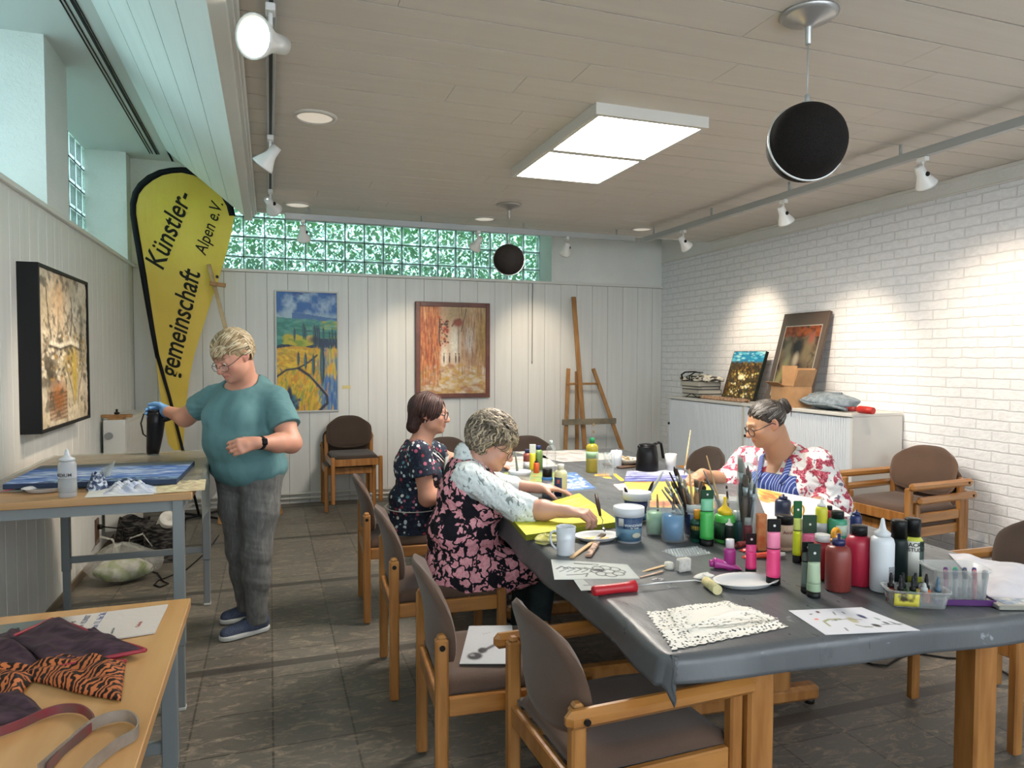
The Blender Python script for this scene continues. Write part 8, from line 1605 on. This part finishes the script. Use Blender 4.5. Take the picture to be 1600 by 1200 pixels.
# ================================================================ THINGS ON THE TALL DESK
DZ = .9085
def sea(c):
    c.over(np.clip((c.Y-.72)*8, 0, 1), '#4a5560'); c.dabs(420, ['#2f5aa0', '#4f7fc4', '#9ab4d8', '#d3dce8', '#3a68b0', '#1f3f7c', '#6f97cf'], .09, .012, (0, 0, 1, .8), 101, (-.08, .08), .7); c.dabs(70, ['#dfe5ec', '#c4d0e0'], .08, .008, (.1, .3, .9, .6), 102, (-.05, .05), .8); c.dabs(150, ['#16264c', '#0f1c38', '#8fb0c8', '#2a4c80'], .03, .02, (.2, 0, 1, .14), 103, (-.4, .4), .8); c.dabs(90, ['#5a6268', '#3e4850', '#6f777c'], .1, .02, (0, .84, 1, 1), 104, (-.05, .05), .7)
sheet_of('sea_canvas', 'long canvas of a blue sea lying on the tall desk under the hair dryer', 'canvas', [(64, 728), (304, 720), (276, 749), (4, 757)], cv(160, 50, '#3f6ab0', sea), z=DZ, th=.02, edge='#23344f')
bottle(106, 776, 25, 75, 'milky squeeze bottle with a pointed nozzle on the tall desk', glassy('milky_plastic', '#b9bcc0', .75, .35), '#c4c8cc', 'nozzle', capw=.86, z=.9, band=[(FRO, .10, .40)], txt=[('MEDIUM', .44, 7, '#26262a')], rough=.3)
p, k = put(70, 768, .9); o = thing('paper_plate', 'white plate smeared with grey paint on the tall desk', 'plate', p, 0); mb = MB(); a_ = 31*k; mb.lathe([(r*a_, z_) for r, z_ in [(.0005, .002), (.74, .002), (.82, .010), (.90, .016), (1.0, .0175), (1.0, .019), (.89, .0178), (.80, .0125), (.72, .0045), (.0005, .0045)]], 40, sy=.8); mb.obj('plate_body', mat('pulp_white', '#c9c9c9', .6), o); mb = MB(); mb.ball((-.01, 0, .006), (.06, .035, .005), 20, 6); mb.obj('grey_paint', mottled('grey_paint_smear', '#6b6668', '#8c8a8c', 30, .4), o)
p, k = put(152, 766, .9); o = thing('paint_bag', 'patterned plastic bag of blue paint standing on the tall desk', 'bag', p); mb = MB(); mb.surf(lambda u, v: (.042*math.cos(2*PI*u)*(1-.55*v)*(1+.1*math.sin(6*PI*u)), .026*math.sin(2*PI*u)*(1-.5*v), .002+.068*v+.006*math.sin(8*PI*u)*v), 40, 12, True); mb.obj('bag_body', mottled('bag_blue_print', '#c3ccd6', '#27375c', 60, .3, detail=2, lo=.42, hi=.55), o, fix=False); mb = MB(); mb.surf(lambda u, v: (.0+.05*u+.02*v, -.004+.01*math.sin(u*6), .055+.065*v*(.5+.5*u)), 14, 12, True); mb.obj('loose_film', M_clear, o, fix=False)
def heap(name, label, pts, z, h, m, seed, cat='tissue', nx=46):
    P = [at(*q, z=z) for q in pts]; cen = sum(P, Vector())/4
    def f(u, v):
        q = P[3].lerp(P[2], u).lerp(P[0].lerp(P[1], u), v)-cen; e = min(1, 5*min(u, 1-u, v, 1-v)); w = abs(math.sin(u*13+seed+2*math.sin(v*7)))*.5+abs(math.sin(v*17+u*6+seed*2))*.3+abs(math.sin((u+v)*23))*.2; q.z = .0015+h*e*w*math.sin(PI*u)**.6; return q
    mb = MB(); mb.surf(f, nx, nx, False); o = mb.obj(name, m, fix=False); o.location = cen; s_ = o.modifiers.new('thickness', 'SOLIDIFY'); s_.thickness = .0008; return tag(o, label, cat)
heap('crumpled_tissues', 'heap of crumpled white tissues stained with blue on the tall desk', [(168, 754), (234, 752), (246, 770), (160, 774)], .903, .032, mottled('tissue_stained', '#d6d6d8', '#a9b4cc', 16, .9), 3); heap('white_paper_towel', 'flat white paper towel under the tissues at the front edge of the tall desk', [(150, 752), (250, 752), (240, 773), (132, 778)], .9012, .006, mat('towel_white', '#d2d2cc', .9), 1, 'paper towel')
heap('stained_paper', 'cream paper smeared with brown at the right front corner of the tall desk', [(250, 752), (322, 749), (320, 766), (238, 772)], .9012, .006, mottled('cream_smeared', '#d3cba4', '#b5a184', 22, .8), 2, 'paper')
p1_, p2_ = at(2, 768, z=.905), at(40, 761, z=.905); mb = MB(); mb.tube([p1_-p1_, p2_-p1_], .003, 8); o = mb.obj('red_stick', plas('#a8283a')); o.location = p1_+Vector((0, 0, .0)); tag(o, 'thin red brush handle at the left end of the tall desk', 'paint brush')

# ================================================================ THINGS ON THE LOW DESK
def poster(c):
    X, Y = c.X, c.Y; c.over(np.clip((.52-X)*9, 0, 1), '#6b6256'); g = (fbm(c.nx, c.ny, 10, 5, 9)-.45)*5; c.over(np.clip(g, 0, 1)*np.clip((.5-X)*9, 0, 1), '#5a6a6c'); c.over(np.clip((.2-X)*5, 0, 1)*np.clip(g+.4, 0, 1), '#8a8068')
sh_ = sheet_of('exhibition_poster', 'pale exhibition poster lying flat at the far end of the low desk', 'poster', [(-60, 984), (263, 944), (242, 988), (20, 1024)], cv(120, 50, '#cfc6bf', poster), z=.7415, th=.003, edge='#c4beb8', rough=.35, lift=.0)
def ptext(s, a, b, size, col, shear=.0):
    q0 = Vector(sh_.location); A_ = at(*a, z=.7455)-q0; B_ = at(*b, z=.7455)-q0; A_.z = B_.z = .0044; return text(s, A_, B_-A_, size, sh_, mat('poster_ink_'+col.strip('#'), col, .6), shear=shear, bold=0, normal=(0, 0, 1), ext=.00015)
ptext('Ausstellung', (105, 987), (119, 968), .016, '#3f4650'); ptext('2024  KUNST', (126, 985), (143, 961), .020, '#4c5a78'); ptext('von 11. bis 26.', (150, 983), (166, 958), .022, '#4a5f96'); ptext('eintritt frei', (176, 990), (186, 967), .009, '#55565a'); ptext('Galerie', (217, 980), (227, 965), .014, '#a8433f')
M_purp = mottled('purple_black_fabric', '#2e2129', '#4a3640', 26, .6, (1, 3, 1), bump=.2); M_tig = mat('tiger_lining', '#2a1a14', .6); t = NT(M_tig); v = t.coord('Object', (1, 1, 1), (.2, .1, .6)); wv = t.n('ShaderNodeTexWave', wave_type='BANDS'); t.l(v, wv.inputs['Vector']); wv.inputs['Scale'].default_value = 24; wv.inputs['Distortion'].default_value = 9; wv.inputs['Detail'].default_value = 2; wv.inputs['Detail Scale'].default_value = 1.6; t.color(t.ramp(wv.outputs['Fac'], [(.48, '#221612'), (.56, '#b5683c')]))
M_redp = mat('red_piping', '#8f2232', .5); DL = .742
def drape(name, pts, h, m, par, seed, base=0.0, nx=56, k1=3.0):
    P = [at(*q, z=DL) for q in pts]; q0 = Vector(par.location)
    def f(u, v):
        q = P[3].lerp(P[2], u).lerp(P[0].lerp(P[1], u), v)-q0; e = min(1, k1*min(u, 1-u, v, 1-v)*2)**.6; w = .65+.35*math.sin(u*7+seed+1.5*math.sin(v*4+seed))*math.cos(v*5-seed)+.10*math.sin(u*19+v*13); bx = 1+.08*math.sin(v*6+seed); q.x *= bx; q.z = .002+base+h*e*w; return q
    mb = MB(); mb.surf(f, nx, nx, True); o = mb.obj(name, m, par, fix=False); s_ = o.modifiers.new('thickness', 'SOLIDIFY'); s_.thickness = .0015; return o, f
o = thing('fabric_bag', 'dark purple bag with red piping and a tiger striped lining, slumped on the low desk', 'bag', at(90, 1060, z=DL))
_, f1 = drape('outer_cloth', [(10, 1010), (85, 975), (220, 1026), (90, 1052)], .030, M_purp, o, 1, .008); _, f2 = drape('tiger_lining', [(20, 1058), (90, 1030), (190, 1038), (180, 1098)], .030, M_tig, o, 2); _, f3 = drape('lower_flap', [(-60, 1088), (40, 1086), (75, 1118), (-60, 1150)], .02, M_purp, o, 3); _, f4 = drape('tiger_lining', [(-70, 1060), (22, 1040), (62, 1050), (20, 1100)], .032, M_tig, o, 4); _, f5 = drape('side_cloth', [(-70, 1010), (20, 985), (60, 1040), (-60, 1080)], .034, M_purp, o, 5)
_, f6 = drape('back_pocket', [(105, 995), (150, 984), (186, 1003), (130, 1018)], .018, M_purp, o, 6)
for f_, us_ in ((f1, 'top'), (f1, 'right'), (f2, 'right'), (f1, 'front')):
    mb = MB(); pts = [f_(k_/20, 1) if us_ == 'top' else (f_(1, k_/20) if us_ == 'right' else f_(k_/20, 0)) for k_ in range(21)]; mb.tube([p+Vector((0, 0, .004)) for p in pts], .0048, 8); mb.obj('piping', M_redp, o)
o = thing('leather_strap', 'grey-brown leather strap looped over the low desk in front of the bag', 'strap', at(150, 1130, z=DL)); q0 = Vector(o.location)
def ribbon(pts, w, h0, m, name, par):
    P = [at(x, y, z=DL)-q0 for x, y in pts]; 
    for p_, (x, y) in zip(P, pts): p_.z = h0
    # Catmull-Rom
    Q = []
    for i in range(len(P)-1):
        a, b, c_, d_ = P[max(i-1, 0)], P[i], P[i+1], P[min(i+2, len(P)-1)]
        for s_ in range(8): t_ = s_/8; Q.append(.5*((2*b)+(-a+c_)*t_+(2*a-5*b+4*c_-d_)*t_*t_+(-a+3*b-3*c_+d_)*t_**3))
    Q.append(P[-1]); mb = MB(); vs = []
    for i, p_ in enumerate(Q):
        tg = (Q[min(i+1, len(Q)-1)]-Q[max(i-1, 0)]); tg.z = 0; tg.normalize(); sd = Vector((-tg.y, tg.x, 0))*.0016
        for a in (-1, 1):
            for b in (0, 1): vs.append(p_+sd*a+Vector((0, 0, w*b)))
    fs = []
    for i in range(len(Q)-1):
        for a, b in ((0, 1), (1, 3), (3, 2), (2, 0)): fs.append((i*4+a, i*4+b, (i+1)*4+b, (i+1)*4+a))
    fs += [(0, 2, 3, 1), tuple(len(vs)-4+k_ for k_ in (0, 1, 3, 2))]; mb.add(vs, fs, False); return mb.obj(name, m, par)
M_lea = mottled('grey_leather', '#7c6f64', '#8c8074', 30, .5); ribbon([(60, 1215), (105, 1175), (140, 1145), (170, 1131), (200, 1128), (215, 1140), (212, 1156), (185, 1172), (150, 1200), (130, 1220)], .022, .0006, M_lea, 'strap_loop', o); ribbon([(-20, 1158), (30, 1140), (70, 1122), (100, 1114), (128, 1116), (146, 1132), (140, 1146), (100, 1180), (75, 1210)], .018, .0006, mottled('red_lined_leather', '#5b4642', '#7a2430', 20, .5), 'red_lined_strap', o)
# cables on the floor right
mb = MB(); P = [at(x, y, z=.006) for x, y in ((1340, 1030), (1362, 1038), (1385, 1040), (1400, 1030), (1412, 1024), (1440, 1022), (1480, 1028), (1530, 1030), (1560, 1045), (1590, 1062))]; mb.tube(P, .005, 8); o = mb.obj('floor_cable', M_bolt); tag(o, 'black power cable on the floor under the right end of the table', 'cable')
